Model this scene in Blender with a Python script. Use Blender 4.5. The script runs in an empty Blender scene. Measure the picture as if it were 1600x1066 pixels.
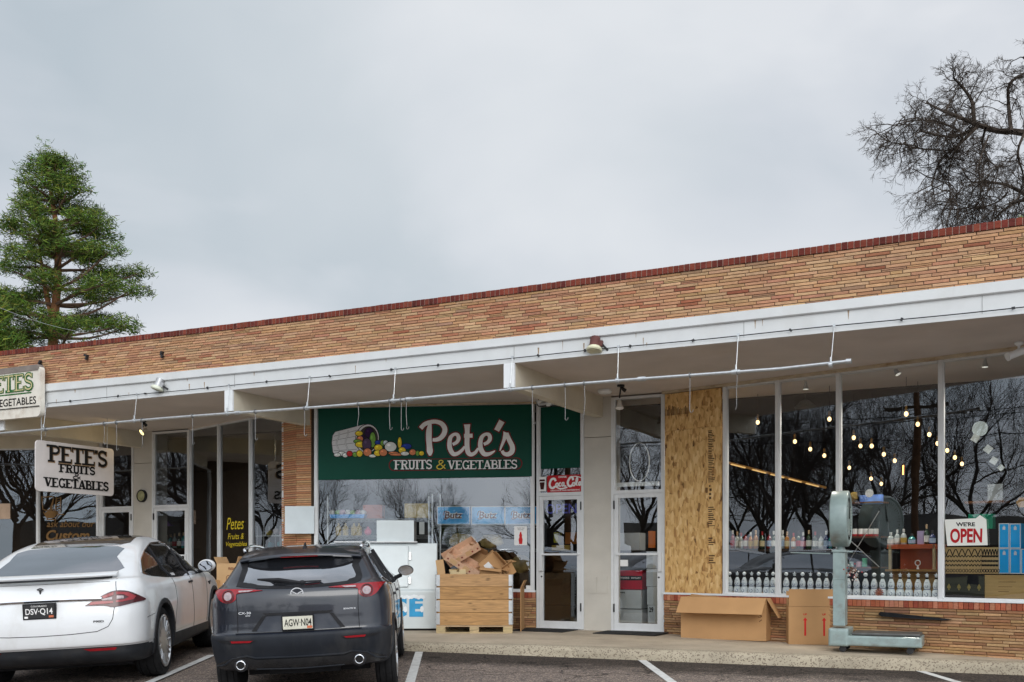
import bpy, bmesh, math, random
from mathutils import Vector, Matrix, noise
from mathutils.bvhtree import BVHTree
from mathutils.geometry import delaunay_2d_cdt, tessellate_polygon
PI = math.pi
R = math.radians
rnd = random.Random(7)
scene = bpy.context.scene
C = scene.collection

# ------------------------------------------------------------------ camera
CAMZ = 1.30
cam_d = bpy.data.cameras.new('camera')
cam_d.sensor_width = 36.0
cam_d.lens = 36.0
cam_d.shift_y = (875 - 533) / 1600.0
cam_d.clip_start = 0.1
cam_d.clip_end = 3000
cam = bpy.data.objects.new('camera', cam_d)
C.objects.link(cam)
cam.location = (0, 0, CAMZ)
cam.rotation_euler = (R(90), 0, 0)
scene.camera = cam
# ------------------------------------------------------------------ world: overcast sky
SUN_EL, SUN_AZ = R(30), R(172)      # azimuth clockwise from +Y: behind the camera, a little to the right
w = bpy.data.worlds.new('World')
scene.world = w
w.use_nodes = True
nt = w.node_tree
nt.nodes.clear()
def wn(t, **k):
    n = nt.nodes.new(t)
    for a, b in k.items():
        setattr(n, a, b)
    return n
wo = wn('ShaderNodeOutputWorld')
sky = wn('ShaderNodeTexSky', sky_type='NISHITA', sun_disc=False, sun_elevation=SUN_EL, sun_rotation=SUN_AZ, air_density=1.0, dust_density=3.0)
bg1 = wn('ShaderNodeBackground'); bg1.inputs[1].default_value = 0.06
nt.links.new(sky.outputs[0], bg1.inputs[0])
tc = wn('ShaderNodeTexCoord')
mp = wn('ShaderNodeMapping'); mp.inputs['Scale'].default_value = (1.0, 1.0, 1.9); mp.inputs['Location'].default_value = (0.35, 0.1, 0.22)
nt.links.new(tc.outputs['Generated'], mp.inputs[0])
nz = wn('ShaderNodeTexNoise'); nz.inputs['Scale'].default_value = 2.7; nz.inputs['Detail'].default_value = 5; nz.inputs['Roughness'].default_value = 0.45; nz.inputs['Distortion'].default_value = 0.3
nt.links.new(mp.outputs[0], nz.inputs['Vector'])
cr = wn('ShaderNodeValToRGB')
cr.color_ramp.elements[0].position = 0.38; cr.color_ramp.elements[0].color = (0.455, 0.52, 0.575, 1)
cr.color_ramp.elements[1].position = 0.63; cr.color_ramp.elements[1].color = (0.70, 0.725, 0.765, 1)
e = cr.color_ramp.elements.new(0.5); e.color = (0.58, 0.62, 0.675, 1)
nt.links.new(nz.outputs[0], cr.inputs[0])
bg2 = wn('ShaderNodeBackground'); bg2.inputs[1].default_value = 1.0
# a thinner, brighter part of the cloud over the roof
vt = wn('ShaderNodeVectorMath', operation='DOT_PRODUCT'); nt.links.new(tc.outputs['Generated'], vt.inputs[0]); vt.inputs[1].default_value = Vector((-.03, 1, .42)).normalized()
nz2 = wn('ShaderNodeTexNoise'); nz2.inputs['Scale'].default_value = 3.2; nz2.inputs['Detail'].default_value = 4; nt.links.new(tc.outputs['Generated'], nz2.inputs['Vector'])
ma = wn('ShaderNodeMath', operation='MULTIPLY_ADD'); ma.inputs[1].default_value = .16; nt.links.new(nz2.outputs[0], ma.inputs[0]); nt.links.new(vt.outputs['Value'], ma.inputs[2])
mq = wn('ShaderNodeMapRange', interpolation_type='SMOOTHSTEP'); mq.inputs['From Min'].default_value = .98; mq.inputs['From Max'].default_value = 1.12; mq.inputs['To Max'].default_value = .6; nt.links.new(ma.outputs[0], mq.inputs['Value'])
mc = wn('ShaderNodeMix', data_type='RGBA'); nt.links.new(mq.outputs[0], mc.inputs[0]); nt.links.new(cr.outputs[0], mc.inputs[6]); mc.inputs[7].default_value = (.735, .765, .79, 1)
nt.links.new(mc.outputs[2], bg2.inputs[0])
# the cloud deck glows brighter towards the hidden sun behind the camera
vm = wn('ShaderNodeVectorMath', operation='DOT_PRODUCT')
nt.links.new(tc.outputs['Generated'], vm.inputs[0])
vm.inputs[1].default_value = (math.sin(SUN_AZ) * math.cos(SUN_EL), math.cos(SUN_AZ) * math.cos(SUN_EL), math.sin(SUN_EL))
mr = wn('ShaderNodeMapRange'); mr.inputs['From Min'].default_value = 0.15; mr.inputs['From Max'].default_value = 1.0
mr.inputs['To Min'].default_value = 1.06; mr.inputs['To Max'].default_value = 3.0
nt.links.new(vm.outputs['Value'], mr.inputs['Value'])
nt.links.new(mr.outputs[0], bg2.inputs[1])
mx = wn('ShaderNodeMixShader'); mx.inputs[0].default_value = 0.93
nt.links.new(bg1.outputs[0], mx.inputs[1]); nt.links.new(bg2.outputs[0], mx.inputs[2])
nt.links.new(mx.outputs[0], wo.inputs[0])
# ------------------------------------------------------------------ soft sun through the cloud
sl = bpy.data.lights.new('sun', 'SUN'); sl.energy = 1.0; sl.angle = R(30); sl.color = (1.0, 0.965, 0.92)
so = bpy.data.objects.new('sun', sl); C.objects.link(so)
so.rotation_euler = (R(90) - SUN_EL, 0, -SUN_AZ + PI)
sdir = Vector((math.sin(SUN_AZ) * math.cos(SUN_EL), math.cos(SUN_AZ) * math.cos(SUN_EL), math.sin(SUN_EL)))
so.rotation_euler = (-sdir).to_track_quat('-Z', 'Y').to_euler()
scene.view_settings.view_transform = 'Standard'
scene.view_settings.look = 'None'
scene.view_settings.gamma = 1
scene.view_settings.exposure = 0.08
scene.cycles.use_denoising = True
scene.cycles.max_bounces = 8
scene.cycles.transparent_max_bounces = 12

# ------------------------------------------------------------------ materials
MATS = {}
def newmat(name):
    m = bpy.data.materials.new(name); m.use_nodes = True
    n = m.node_tree.nodes; n.clear()
    out = n.new('ShaderNodeOutputMaterial'); b = n.new('ShaderNodeBsdfPrincipled')
    m.node_tree.links.new(b.outputs[0], out.inputs[0])
    return m, m.node_tree, b, out
def mat(name, col, rough=0.6, metal=0.0, var=0.12, scale=6.0, bump=0.0, bscale=60.0, coat=0.0, stain=None, spec=0.5, stretch=(1, 1, 1)):
    if name in MATS: return MATS[name]
    m, t, b, out = newmat(name)
    L = t.links.new
    tcn = t.nodes.new('ShaderNodeTexCoord')
    mpn = t.nodes.new('ShaderNodeMapping'); mpn.inputs['Scale'].default_value = stretch
    L(tcn.outputs['Object'], mpn.inputs[0])
    n1 = t.nodes.new('ShaderNodeTexNoise'); n1.inputs['Scale'].default_value = scale; n1.inputs['Detail'].default_value = 6
    L(mpn.outputs[0], n1.inputs['Vector'])
    r = t.nodes.new('ShaderNodeValToRGB')
    lo = [max(0, c * (1 - var)) for c in col]; hi = [min(1, c * (1 + var)) for c in col]
    r.color_ramp.elements[0].position = 0.3; r.color_ramp.elements[0].color = (*lo, 1)
    r.color_ramp.elements[1].position = 0.7; r.color_ramp.elements[1].color = (*hi, 1)
    L(n1.outputs[0], r.inputs[0])
    cout = r.outputs[0]
    if stain:
        sc, amt, scol, sts = stain
        mp2 = t.nodes.new('ShaderNodeMapping'); mp2.inputs['Scale'].default_value = sts
        L(tcn.outputs['Object'], mp2.inputs[0])
        n2 = t.nodes.new('ShaderNodeTexNoise'); n2.inputs['Scale'].default_value = sc; n2.inputs['Detail'].default_value = 8; n2.inputs['Roughness'].default_value = 0.65
        L(mp2.outputs[0], n2.inputs['Vector'])
        r2 = t.nodes.new('ShaderNodeMapRange'); r2.inputs['From Min'].default_value = 0.5; r2.inputs['From Max'].default_value = 0.75; r2.inputs['To Max'].default_value = amt
        L(n2.outputs[0], r2.inputs['Value'])
        mxn = t.nodes.new('ShaderNodeMix'); mxn.data_type = 'RGBA'
        L(r2.outputs[0], mxn.inputs[0]); L(cout, mxn.inputs[6]); mxn.inputs[7].default_value = (*scol, 1)
        cout = mxn.outputs[2]
    L(cout, b.inputs['Base Color'])
    b.inputs['Roughness'].default_value = rough
    b.inputs['Metallic'].default_value = metal
    b.inputs['Specular IOR Level'].default_value = spec if (rough < .45 or metal > .2) else .16
    b.inputs['Coat Weight'].default_value = coat
    b.inputs['Coat Roughness'].default_value = 0.05
    if bump:
        n3 = t.nodes.new('ShaderNodeTexNoise'); n3.inputs['Scale'].default_value = bscale; n3.inputs['Detail'].default_value = 5
        L(mpn.outputs[0], n3.inputs['Vector'])
        bp = t.nodes.new('ShaderNodeBump'); bp.inputs['Strength'].default_value = bump; bp.inputs['Distance'].default_value = 0.01
        L(n3.outputs[0], bp.inputs['Height']); L(bp.outputs[0], b.inputs['Normal'])
    MATS[name] = m
    return m
def mat_attr(name, rough=0.8, bump=0.4, bscale=40, var=0.25, nscale=25, stretch=(1, 1, 1)):
    """every face carries its own colour (bricks, produce); fine noise on top"""
    if name in MATS: return MATS[name]
    m, t, b, out = newmat(name); L = t.links.new
    a = t.nodes.new('ShaderNodeAttribute'); a.attribute_name = 'Col'
    tcn = t.nodes.new('ShaderNodeTexCoord')
    mpn = t.nodes.new('ShaderNodeMapping'); mpn.inputs['Scale'].default_value = stretch
    L(tcn.outputs['Object'], mpn.inputs[0])
    n1 = t.nodes.new('ShaderNodeTexNoise'); n1.inputs['Scale'].default_value = nscale; n1.inputs['Detail'].default_value = 6; n1.inputs['Roughness'].default_value = 0.7
    L(mpn.outputs[0], n1.inputs['Vector'])
    mr_ = t.nodes.new('ShaderNodeMapRange'); mr_.inputs['From Min'].default_value = 0.3; mr_.inputs['From Max'].default_value = 0.7
    mr_.inputs['To Min'].default_value = 1 - var; mr_.inputs['To Max'].default_value = 1 + var
    L(n1.outputs[0], mr_.inputs['Value'])
    v = t.nodes.new('ShaderNodeVectorMath'); v.operation = 'SCALE'
    L(a.outputs['Color'], v.inputs[0]); L(mr_.outputs[0], v.inputs['Scale'])
    L(v.outputs[0], b.inputs['Base Color'])
    b.inputs['Roughness'].default_value = rough; b.inputs['Specular IOR Level'].default_value = .12
    if bump:
        n3 = t.nodes.new('ShaderNodeTexNoise'); n3.inputs['Scale'].default_value = bscale; n3.inputs['Detail'].default_value = 6
        L(mpn.outputs[0], n3.inputs['Vector'])
        bp = t.nodes.new('ShaderNodeBump'); bp.inputs['Strength'].default_value = bump; bp.inputs['Distance'].default_value = 0.006
        L(n3.outputs[0], bp.inputs['Height']); L(bp.outputs[0], b.inputs['Normal'])
    MATS[name] = m
    return m
def mat_glass(name, tint=(0.62, 0.66, 0.66), refl=0.30, rcol=(0.9, 0.95, 1.0)):
    if name in MATS: return MATS[name]
    m = bpy.data.materials.new(name); m.use_nodes = True
    t = m.node_tree; t.nodes.clear(); L = t.links.new
    out = t.nodes.new('ShaderNodeOutputMaterial')
    tr = t.nodes.new('ShaderNodeBsdfTransparent'); tr.inputs[0].default_value = (*tint, 1)
    gl = t.nodes.new('ShaderNodeBsdfGlossy'); gl.inputs['Roughness'].default_value = 0.0; gl.inputs[0].default_value = (*rcol, 1)
    tcn = t.nodes.new('ShaderNodeTexCoord')
    n3 = t.nodes.new('ShaderNodeTexNoise'); n3.inputs['Scale'].default_value = 1.3; n3.inputs['Detail'].default_value = 1
    L(tcn.outputs['Object'], n3.inputs['Vector'])
    bp = t.nodes.new('ShaderNodeBump'); bp.inputs['Strength'].default_value = 0.09; bp.inputs['Distance'].default_value = 0.02
    L(n3.outputs[0], bp.inputs['Height']); L(bp.outputs[0], gl.inputs['Normal'])
    fr = t.nodes.new('ShaderNodeFresnel'); fr.inputs[0].default_value = 1.5
    ad = t.nodes.new('ShaderNodeMath'); ad.operation = 'MULTIPLY_ADD'; ad.inputs[1].default_value = 0.75; ad.inputs[2].default_value = refl; ad.use_clamp = True
    L(fr.outputs[0], ad.inputs[0])
    mxs = t.nodes.new('ShaderNodeMixShader'); L(ad.outputs[0], mxs.inputs[0]); L(tr.outputs[0], mxs.inputs[1]); L(gl.outputs[0], mxs.inputs[2])
    L(mxs.outputs[0], out.inputs[0])
    MATS[name] = m
    return m
def mat_emit(name, col, s):
    if name in MATS: return MATS[name]
    m, t, b, out = newmat(name)
    b.inputs['Base Color'].default_value = (*col, 1)
    b.inputs['Emission Color'].default_value = (*col, 1); b.inputs['Emission Strength'].default_value = s
    MATS[name] = m
    return m

# ------------------------------------------------------------------ mesh builder
class MB:
    def __init__(s): s.v = []; s.f = []; s.m = []; s.c = []
    def add(s, vs, fs, mi=0, col=None):
        o = len(s.v); s.v += [tuple(p) for p in vs]
        for f in fs:
            s.f.append(tuple(i + o for i in f)); s.m.append(mi); s.c.append(col)
        return s
    def box(s, x0, x1, y0, y1, z0, z1, mi=0, col=None):
        vs = [(x0, y0, z0), (x1, y0, z0), (x1, y1, z0), (x0, y1, z0), (x0, y0, z1), (x1, y0, z1), (x1, y1, z1), (x0, y1, z1)]
        return s.add(vs, [(0, 3, 2, 1), (4, 5, 6, 7), (0, 1, 5, 4), (1, 2, 6, 5), (2, 3, 7, 6), (3, 0, 4, 7)], mi, col)
    def obox(s, c, size, M=None, mi=0, col=None):
        hx, hy, hz = [q / 2 for q in size]
        vs = []
        for p in [(-hx, -hy, -hz), (hx, -hy, -hz), (hx, hy, -hz), (-hx, hy, -hz), (-hx, -hy, hz), (hx, -hy, hz), (hx, hy, hz), (-hx, hy, hz)]:
            q = Vector(p)
            if M is not None: q = M @ q
            vs.append(q + Vector(c))
        return s.add(vs, [(0, 3, 2, 1), (4, 5, 6, 7), (0, 1, 5, 4), (1, 2, 6, 5), (2, 3, 7, 6), (3, 0, 4, 7)], mi, col)
    def rbox(s, x0, x1, y0, y1, z0, z1, b=0.01, mi=0, col=None):
        """box with its front (-y) edges chamfered"""
        vs = [(x0, y1, z0), (x1, y1, z0), (x1, y1, z1), (x0, y1, z1), (x0, y0 + b, z0), (x1, y0 + b, z0), (x1, y0 + b, z1), (x0, y0 + b, z1),
              (x0 + b, y0, z0 + b), (x1 - b, y0, z0 + b), (x1 - b, y0, z1 - b), (x0 + b, y0, z1 - b)]
        return s.add(vs, [(0, 1, 2, 3)[::-1], (0, 4, 5, 1)[::-1], (1, 5, 6, 2)[::-1], (2, 6, 7, 3)[::-1], (3, 7, 4, 0)[::-1], (4, 8, 9, 5)[::-1], (5, 9, 10, 6)[::-1], (6, 10, 11, 7)[::-1], (7, 11, 8, 4)[::-1], (8, 9, 10, 11)], mi, col)
    def tube(s, pts, r, n=8, mi=0, col=None, cap=True):
        pts = [Vector(p) for p in pts]; k = len(pts)
        rs = r if isinstance(r, (list, tuple)) else [r] * k
        rings = []; up = None
        for i, p in enumerate(pts):
            d = (pts[min(i + 1, k - 1)] - pts[max(i - 1, 0)])
            if d.length < 1e-9: d = Vector((0, 0, 1))
            d.normalize()
            if up is None: up = Vector((0, 0, 1)) if abs(d.z) < 0.9 else Vector((1, 0, 0))
            a = d.cross(up)
            if a.length < 1e-4: a = d.cross(Vector((0, 1, 0.1)))
            a.normalize(); b = d.cross(a).normalized(); up = a.cross(d)
            rings.append([p + (a * math.cos(2 * PI * j / n) + b * math.sin(2 * PI * j / n)) * rs[i] for j in range(n)])
        vs = [q for rg in rings for q in rg]; fs = []
        for i in range(k - 1):
            for j in range(n):
                a0 = i * n + j; a1 = i * n + (j + 1) % n
                fs.append((a0, a0 + n, a1 + n, a1))
        if cap: fs += [tuple(range(n)), tuple(range((k - 1) * n, k * n))[::-1]]
        return s.add(vs, fs, mi, col)
    def cyl(s, p0, p1, r0, r1=None, n=16, mi=0, col=None):
        return s.tube([p0, p1], [r0, r0 if r1 is None else r1], n, mi, col)
    def lathe(s, prof, n=16, c=(0, 0, 0), axis='z', mi=0, col=None, M=None):
        """prof: list of (radius, height)"""
        vs = []; fs = []
        for r_, h in prof:
            for j in range(n):
                a = 2 * PI * j / n
                p = Vector((r_ * math.cos(a), r_ * math.sin(a), h))
                if axis == 'x': p = Vector((p.z, p.x, p.y))
                if axis == 'y': p = Vector((p.y, p.z, p.x))
                if M is not None: p = M @ p
                vs.append(p + Vector(c))
        k = len(prof)
        for i in range(k - 1):
            for j in range(n):
                a0 = i * n + j; a1 = i * n + (j + 1) % n
                fs.append((a0, a1, a1 + n, a0 + n))
        fs += [tuple(range(n))[::-1], tuple(range((k - 1) * n, k * n))]
        return s.add(vs, fs, mi, col)
    def prism(s, poly, y0, y1, mi=0, col=None, plane='xz'):
        """poly in x,z extruded along y (plane xz) or in x,y extruded along z (plane xy) or y,z along x"""
        n = len(poly)
        def P(a, b, h):
            return (a, h, b) if plane == 'xz' else (a, b, h) if plane == 'xy' else (h, a, b)
        vs = [P(a, b, y0) for a, b in poly] + [P(a, b, y1) for a, b in poly]
        tri = tessellate_polygon([[Vector((a, b, 0)) for a, b in poly]])
        fs = [tuple(t) for t in tri] + [tuple(i + n for i in t)[::-1] for t in tri]
        fs += [(i, (i + 1) % n, n + (i + 1) % n, n + i) for i in range(n)]
        return s.add(vs, fs, mi, col)
    def blob(s, c, size, seed=0, n=10, m=7, amp=0.15, mi=0, col=None):
        vs = []; fs = []
        for i in range(m + 1):
            th = PI * i / m
            for j in range(n):
                ph = 2 * PI * j / n
                d = Vector((math.sin(th) * math.cos(ph), math.sin(th) * math.sin(ph), math.cos(th)))
                k = 1 + amp * noise.noise(d * 1.7 + Vector((seed * 3.1, seed * 1.7, 0)))
                vs.append((c[0] + d.x * size[0] * k, c[1] + d.y * size[1] * k, c[2] + d.z * size[2] * k))
        for i in range(m):
            for j in range(n):
                fs.append((i * n + j, (i + 1) * n + j, (i + 1) * n + (j + 1) % n, i * n + (j + 1) % n))
        return s.add(vs, fs, mi, col)
    def build(s, name, mats, parent=None, smooth=False, bevel=0.0, sharp=35, fix=True):
        me = bpy.data.meshes.new(name)
        me.from_pydata(s.v, [], s.f)
        if not isinstance(mats, (list, tuple)): mats = [mats]
        for m_ in mats: me.materials.append(m_)
        me.polygons.foreach_set('material_index', s.m)
        if any(c is not None for c in s.c):
            at = me.attributes.new('Col', 'FLOAT_COLOR', 'CORNER')
            buf = []
            for p, c in zip(s.f, s.c):
                cc = c or (0.5, 0.5, 0.5)
                for _ in p: buf += [cc[0], cc[1], cc[2], 1.0]
            at.data.foreach_set('color', buf)
        if fix and len(s.f) < 60000:
            bm = bmesh.new(); bm.from_mesh(me)
            bmesh.ops.recalc_face_normals(bm, faces=bm.faces)
            bm.to_mesh(me); bm.free()
        if smooth:
            me.polygons.foreach_set('use_smooth', [True] * len(me.polygons))
            me.set_sharp_from_angle(angle=R(sharp))
        me.update()
        o = bpy.data.objects.new(name, me); C.objects.link(o)
        if parent is not None: o.parent = parent
        if bevel:
            b = o.modifiers.new('bevel', 'BEVEL'); b.width = bevel; b.segments = 2; b.limit_method = 'ANGLE'; b.angle_limit = R(40)
        return o

def split_build(mb, name, mats, parent=None, **k):
    """one object for each connected piece"""
    par = list(range(len(mb.v)))
    def fd(a):
        while par[a] != a: par[a] = par[par[a]]; a = par[a]
        return a
    for f in mb.f:
        for q in f[1:]: par[fd(q)] = fd(f[0])
    groups = {}
    for i, f in enumerate(mb.f): groups.setdefault(fd(f[0]), []).append(i)
    out = []
    for g_ in groups.values():
        m = MB(); mp_ = {}
        for i in g_:
            f = []
            for q in mb.f[i]:
                if q not in mp_: mp_[q] = len(m.v); m.v.append(mb.v[q])
                f.append(mp_[q])
            m.f.append(tuple(f)); m.m.append(mb.m[i]); m.c.append(mb.c[i])
        out.append(m.build(name, mats, parent, **k))
    return out
class Frame:
    def __init__(s, ox, oy, ang): s.o = Vector((ox, oy)); s.a = ang; s.c = math.cos(ang); s.s = math.sin(ang)
    def w(s, u, v, z=0.0): return Vector((s.o.x + u * s.c - v * s.s, s.o.y + u * s.s + v * s.c, z))
    def loc(s, p): d = Vector((p[0], p[1])) - s.o; return Vector((d.x * s.c + d.y * s.s, -d.x * s.s + d.y * s.c, p[2]))
    def hit(s, px, py, v=0.0):
        """the point (u, z) where the line of sight through a photo pixel meets the frame's plane v"""
        a = (px - 800) / 1600.0; k = (875 - py) / 1600.0
        # point t*(a,1): v = -(ta-ox)*s + (t-oy)*c
        t = (v - s.o.x * s.s + s.o.y * s.c) / (-a * s.s + s.c)
        x, y = t * a, t
        u = (x - s.o.x) * s.c + (y - s.o.y) * s.s
        return u, CAMZ + k * t
BR = -math.atan(0.5)
FB = Frame(0, 0, BR)
WF = Frame(0, 0, 0)
def sub(ox, oy, da):
    p = FB.w(ox, oy); return Frame(p.x, p.y, BR + R(da))
LD = 15.13
DR2 = sub(-4.93, LD, -14.5)                       # right display windows, run outwards from the door
def ang_of(p, q): return math.degrees(math.atan2(q[1] - p[1], q[0] - p[0]))
SW0, SW1 = (-10.68, 13.90), (-7.12, LD)           # window with the painted fruit sign
SF = sub(*SW0, ang_of(SW0, SW1)); SLEN = math.hypot(SW1[0] - SW0[0], SW1[1] - SW0[1])
LW0, LW1 = (-14.62, LD), (-11.40, 14.03)          # tall panes left of the brick pier
LF = sub(*LW0, ang_of(LW0, LW1)); LLEN = math.hypot(LW1[0] - LW0[0], LW1[1] - LW0[1])
FW0, FW1 = (-20.4, 13.93), (-17.1, LD)            # far left window
FF = sub(*FW0, ang_of(FW0, FW1)); FLEN = math.hypot(FW1[0] - FW0[0], FW1[1] - FW0[1])

def thing(name, label, cat, fr=None, at=(0, 0, 0), rz=0.0, group=None, kind=None):
    """an Empty at the thing's base; its parts are parented to it"""
    fr = fr or WF
    o = bpy.data.objects.new(name, None); C.objects.link(o)
    o.location = fr.w(*at); o.rotation_euler = (0, 0, fr.a + rz)
    o.empty_display_size = 0.1
    if label: o['label'] = label
    if cat: o['category'] = cat
    if group: o['group'] = group
    if kind: o['kind'] = kind
    return o
def single(mb, name, label, cat, mats, fr=None, at=(0, 0, 0), rz=0.0, group=None, **k):
    """a thing that is one mesh"""
    fr = fr or WF
    o = mb.build(name, mats, None, **k)
    o.location = fr.w(*at); o.rotation_euler = (0, 0, fr.a + rz)
    o['label'] = label; o['category'] = cat
    if group: o['group'] = group
    return o
def struct(mb, name, mats, **k):
    o = mb.build(name, mats, None, **k); o['kind'] = 'structure'
    return o
def dup(root, loc=None, rotz=None, label=None):
    r = root.copy(); C.objects.link(r)
    if loc is not None: r.location = loc
    if rotz is not None: r.rotation_euler = (0, 0, rotz)
    if label: r['label'] = label
    for ch in root.children:
        c = ch.copy(); C.objects.link(c); c.parent = r
        for g in ch.children:
            d = g.copy(); C.objects.link(d); d.parent = c
    return r

# ------------------------------------------------------------------ lettering
def text_poly(txt, bold=0.0, spacing=1.0):
    cu = bpy.data.curves.new('lettering', 'FONT'); cu.body = txt; cu.size = 1.0; cu.offset = bold; cu.resolution_u = 4; cu.space_character = spacing
    ob = bpy.data.objects.new('lettering', cu); C.objects.link(ob)
    dg = bpy.context.evaluated_depsgraph_get(); dg.update()
    me = bpy.data.meshes.new_from_object(ob.evaluated_get(dg))
    vs = [(v.co.x, v.co.y) for v in me.vertices]; fs = [tuple(p.vertices) for p in me.polygons]
    bpy.data.objects.remove(ob); bpy.data.curves.remove(cu); bpy.data.meshes.remove(me)
    return vs, fs
def put_text(mb, txt, u0, u1, z0, z1, y, bold=0.0, shear=0.0, mi=0, col=None, slope=0.0, spacing=1.0, flip=False):
    """fit lettering into the rectangle u0..u1, z0..z1 on the plane y, facing -y"""
    vs, fs = text_poly(txt, bold, spacing)
    if not vs: return
    vs = [(x + shear * yy, yy) for x, yy in vs]
    xa = min(v[0] for v in vs); xb = max(v[0] for v in vs); ya = min(v[1] for v in vs); yb = max(v[1] for v in vs)
    P = []
    for x, yy in vs:
        q = (x - xa) / (xb - xa)
        if flip: q = 1 - q
        P.append((u0 + (u1 - u0) * q, y, z0 + (z1 - z0) * (yy - ya) / (yb - ya) + slope * q * (u1 - u0)))
    mb.add(P, fs, mi, col)
def ribbon(mb, pts, wd, y, mi=0, col=None, closed=False, wd2=None):
    """flat stroke in the u,z plane; wd may be a list"""
    n = len(pts); ws = wd if isinstance(wd, (list, tuple)) else [wd] * n
    L_, R_ = [], []
    for i in range(n):
        a = pts[(i - 1) % n] if closed or i > 0 else pts[i]; b = pts[(i + 1) % n] if closed or i < n - 1 else pts[i]
        dx, dz = b[0] - a[0], b[1] - a[1]; l = math.hypot(dx, dz) or 1
        nx, nz = -dz / l, dx / l
        L_.append((pts[i][0] + nx * ws[i] / 2, y, pts[i][1] + nz * ws[i] / 2)); R_.append((pts[i][0] - nx * ws[i] / 2, y, pts[i][1] - nz * ws[i] / 2))
    fs = [(i, n + i, n + (i + 1) % n, (i + 1) % n) for i in range(n if closed else n - 1)]
    mb.add(L_ + R_, fs, mi, col)
def smooth_pts(pts, k=5):
    out = []
    n = len(pts)
    for i in range(n - 1):
        p0 = pts[max(i - 1, 0)]; p1 = pts[i]; p2 = pts[i + 1]; p3 = pts[min(i + 2, n - 1)]
        for j in range(k):
            t = j / k
            out.append(tuple(0.5 * ((2 * b) + (-a + c) * t + (2 * a - 5 * b + 4 * c - d) * t * t + (-a + 3 * b - 3 * c + d) * t ** 3) for a, b, c, d in zip(p0, p1, p2, p3)))
    out.append(tuple(pts[-1]))
    return out
def arc(cx, cy, rx, ry, a0, a1, n=10):
    return [(cx + rx * math.cos(R(a0 + (a1 - a0) * i / n)), cy + ry * math.sin(R(a0 + (a1 - a0) * i / n))) for i in range(n + 1)]
# slab-serif capitals as strokes in a unit-high box: (width, [(points, thick?)], [serif centres])
SER = {
 'P': (.74, [([(.2, 0), (.2, 1)], 1), ([(.2, .95), (.4, .95)] + arc(.42, .73, .22, .22, 90, -90) + [(.2, .51)], .62)], [(.2, 0), (.13, 1)]),
 'E': (.74, [([(.2, 0), (.2, 1)], 1), ([(.2, .95), (.68, .95)], .5), ([(.2, .52), (.52, .52)], .5), ([(.2, .05), (.7, .05)], .5), ([(.66, .98), (.66, .76)], .35), ([(.68, .02), (.68, .26)], .35)], [(.12, 0), (.12, 1)]),
 'T': (.76, [([(.38, 0), (.38, 1)], 1), ([(.04, .95), (.72, .95)], .5), ([(.07, .98), (.07, .72)], .35), ([(.69, .98), (.69, .72)], .35)], [(.38, 0)]),
 'S': (.66, [(arc(.33, .73, .22, .22, 20, 230, 10) + arc(.33, .27, .23, .22, 50, -160, 10), .72), ([(.55, .98), (.55, .72)], .35), ([(.1, .02), (.1, .28)], .35)], []),
 'F': (.70, [([(.2, 0), (.2, 1)], 1), ([(.2, .95), (.66, .95)], .5), ([(.2, .52), (.52, .52)], .5), ([(.64, .98), (.64, .74)], .35)], [(.2, 0), (.12, 1)]),
 'R': (.80, [([(.2, 0), (.2, 1)], 1), ([(.2, .95), (.4, .95)] + arc(.42, .74, .22, .21, 90, -90) + [(.2, .53)], .62), ([(.42, .52), (.66, .02)], .9)], [(.2, 0), (.13, 1), (.7, 0)]),
 'U': (.78, [([(.19, 1), (.19, .3)] + arc(.39, .27, .2, .22, 180, 360, 8) + [(.59, 1)], .8)], [(.19, 1), (.59, 1)]),
 'I': (.40, [([(.2, 0), (.2, 1)], 1)], [(.2, 0), (.2, 1)]),
 'V': (.78, [([(.14, 1), (.4, .04)], 1), ([(.4, .04), (.66, 1)], .55)], [(.14, 1), (.66, 1)]),
 'G': (.80, [(arc(.42, .5, .28, .46, 40, 330, 14) , .75), ([(.66, .02), (.66, .42)], .7), ([(.5, .42), (.76, .42)], .4), ([(.65, .98), (.65, .72)], .3)], []),
 'A': (.80, [([(.12, 0), (.4, .98)], .55), ([(.4, .98), (.68, 0)], 1), ([(.22, .32), (.6, .32)], .45)], [(.12, 0), (.68, 0)]),
 'B': (.76, [([(.2, 0), (.2, 1)], 1), ([(.2, .95), (.42, .95)] + arc(.42, .75, .18, .2, 90, -90) + [(.2, .53)], .6), ([(.2, .53), (.44, .53)] + arc(.44, .29, .22, .24, 90, -90) + [(.2, .05)], .65)], [(.13, 0), (.13, 1)]),
 'L': (.68, [([(.2, 0), (.2, 1)], 1), ([(.2, .05), (.64, .05)], .5), ([(.62, .02), (.62, .28)], .35)], [(.12, 0), (.2, 1)]),
 '&': (.84, [([(.74, .06), (.3, .66)] + arc(.42, .8, .15, .15, 200, -60, 8) + [(.3, .5)] + arc(.33, .25, .22, .22, 110, 330, 8) + [(.72, .5)], .55)], []),
 "'": (.24, [([(.12, 1), (.12, .78)], 1)], []),
 ' ': (.36, [], []),
}
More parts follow.
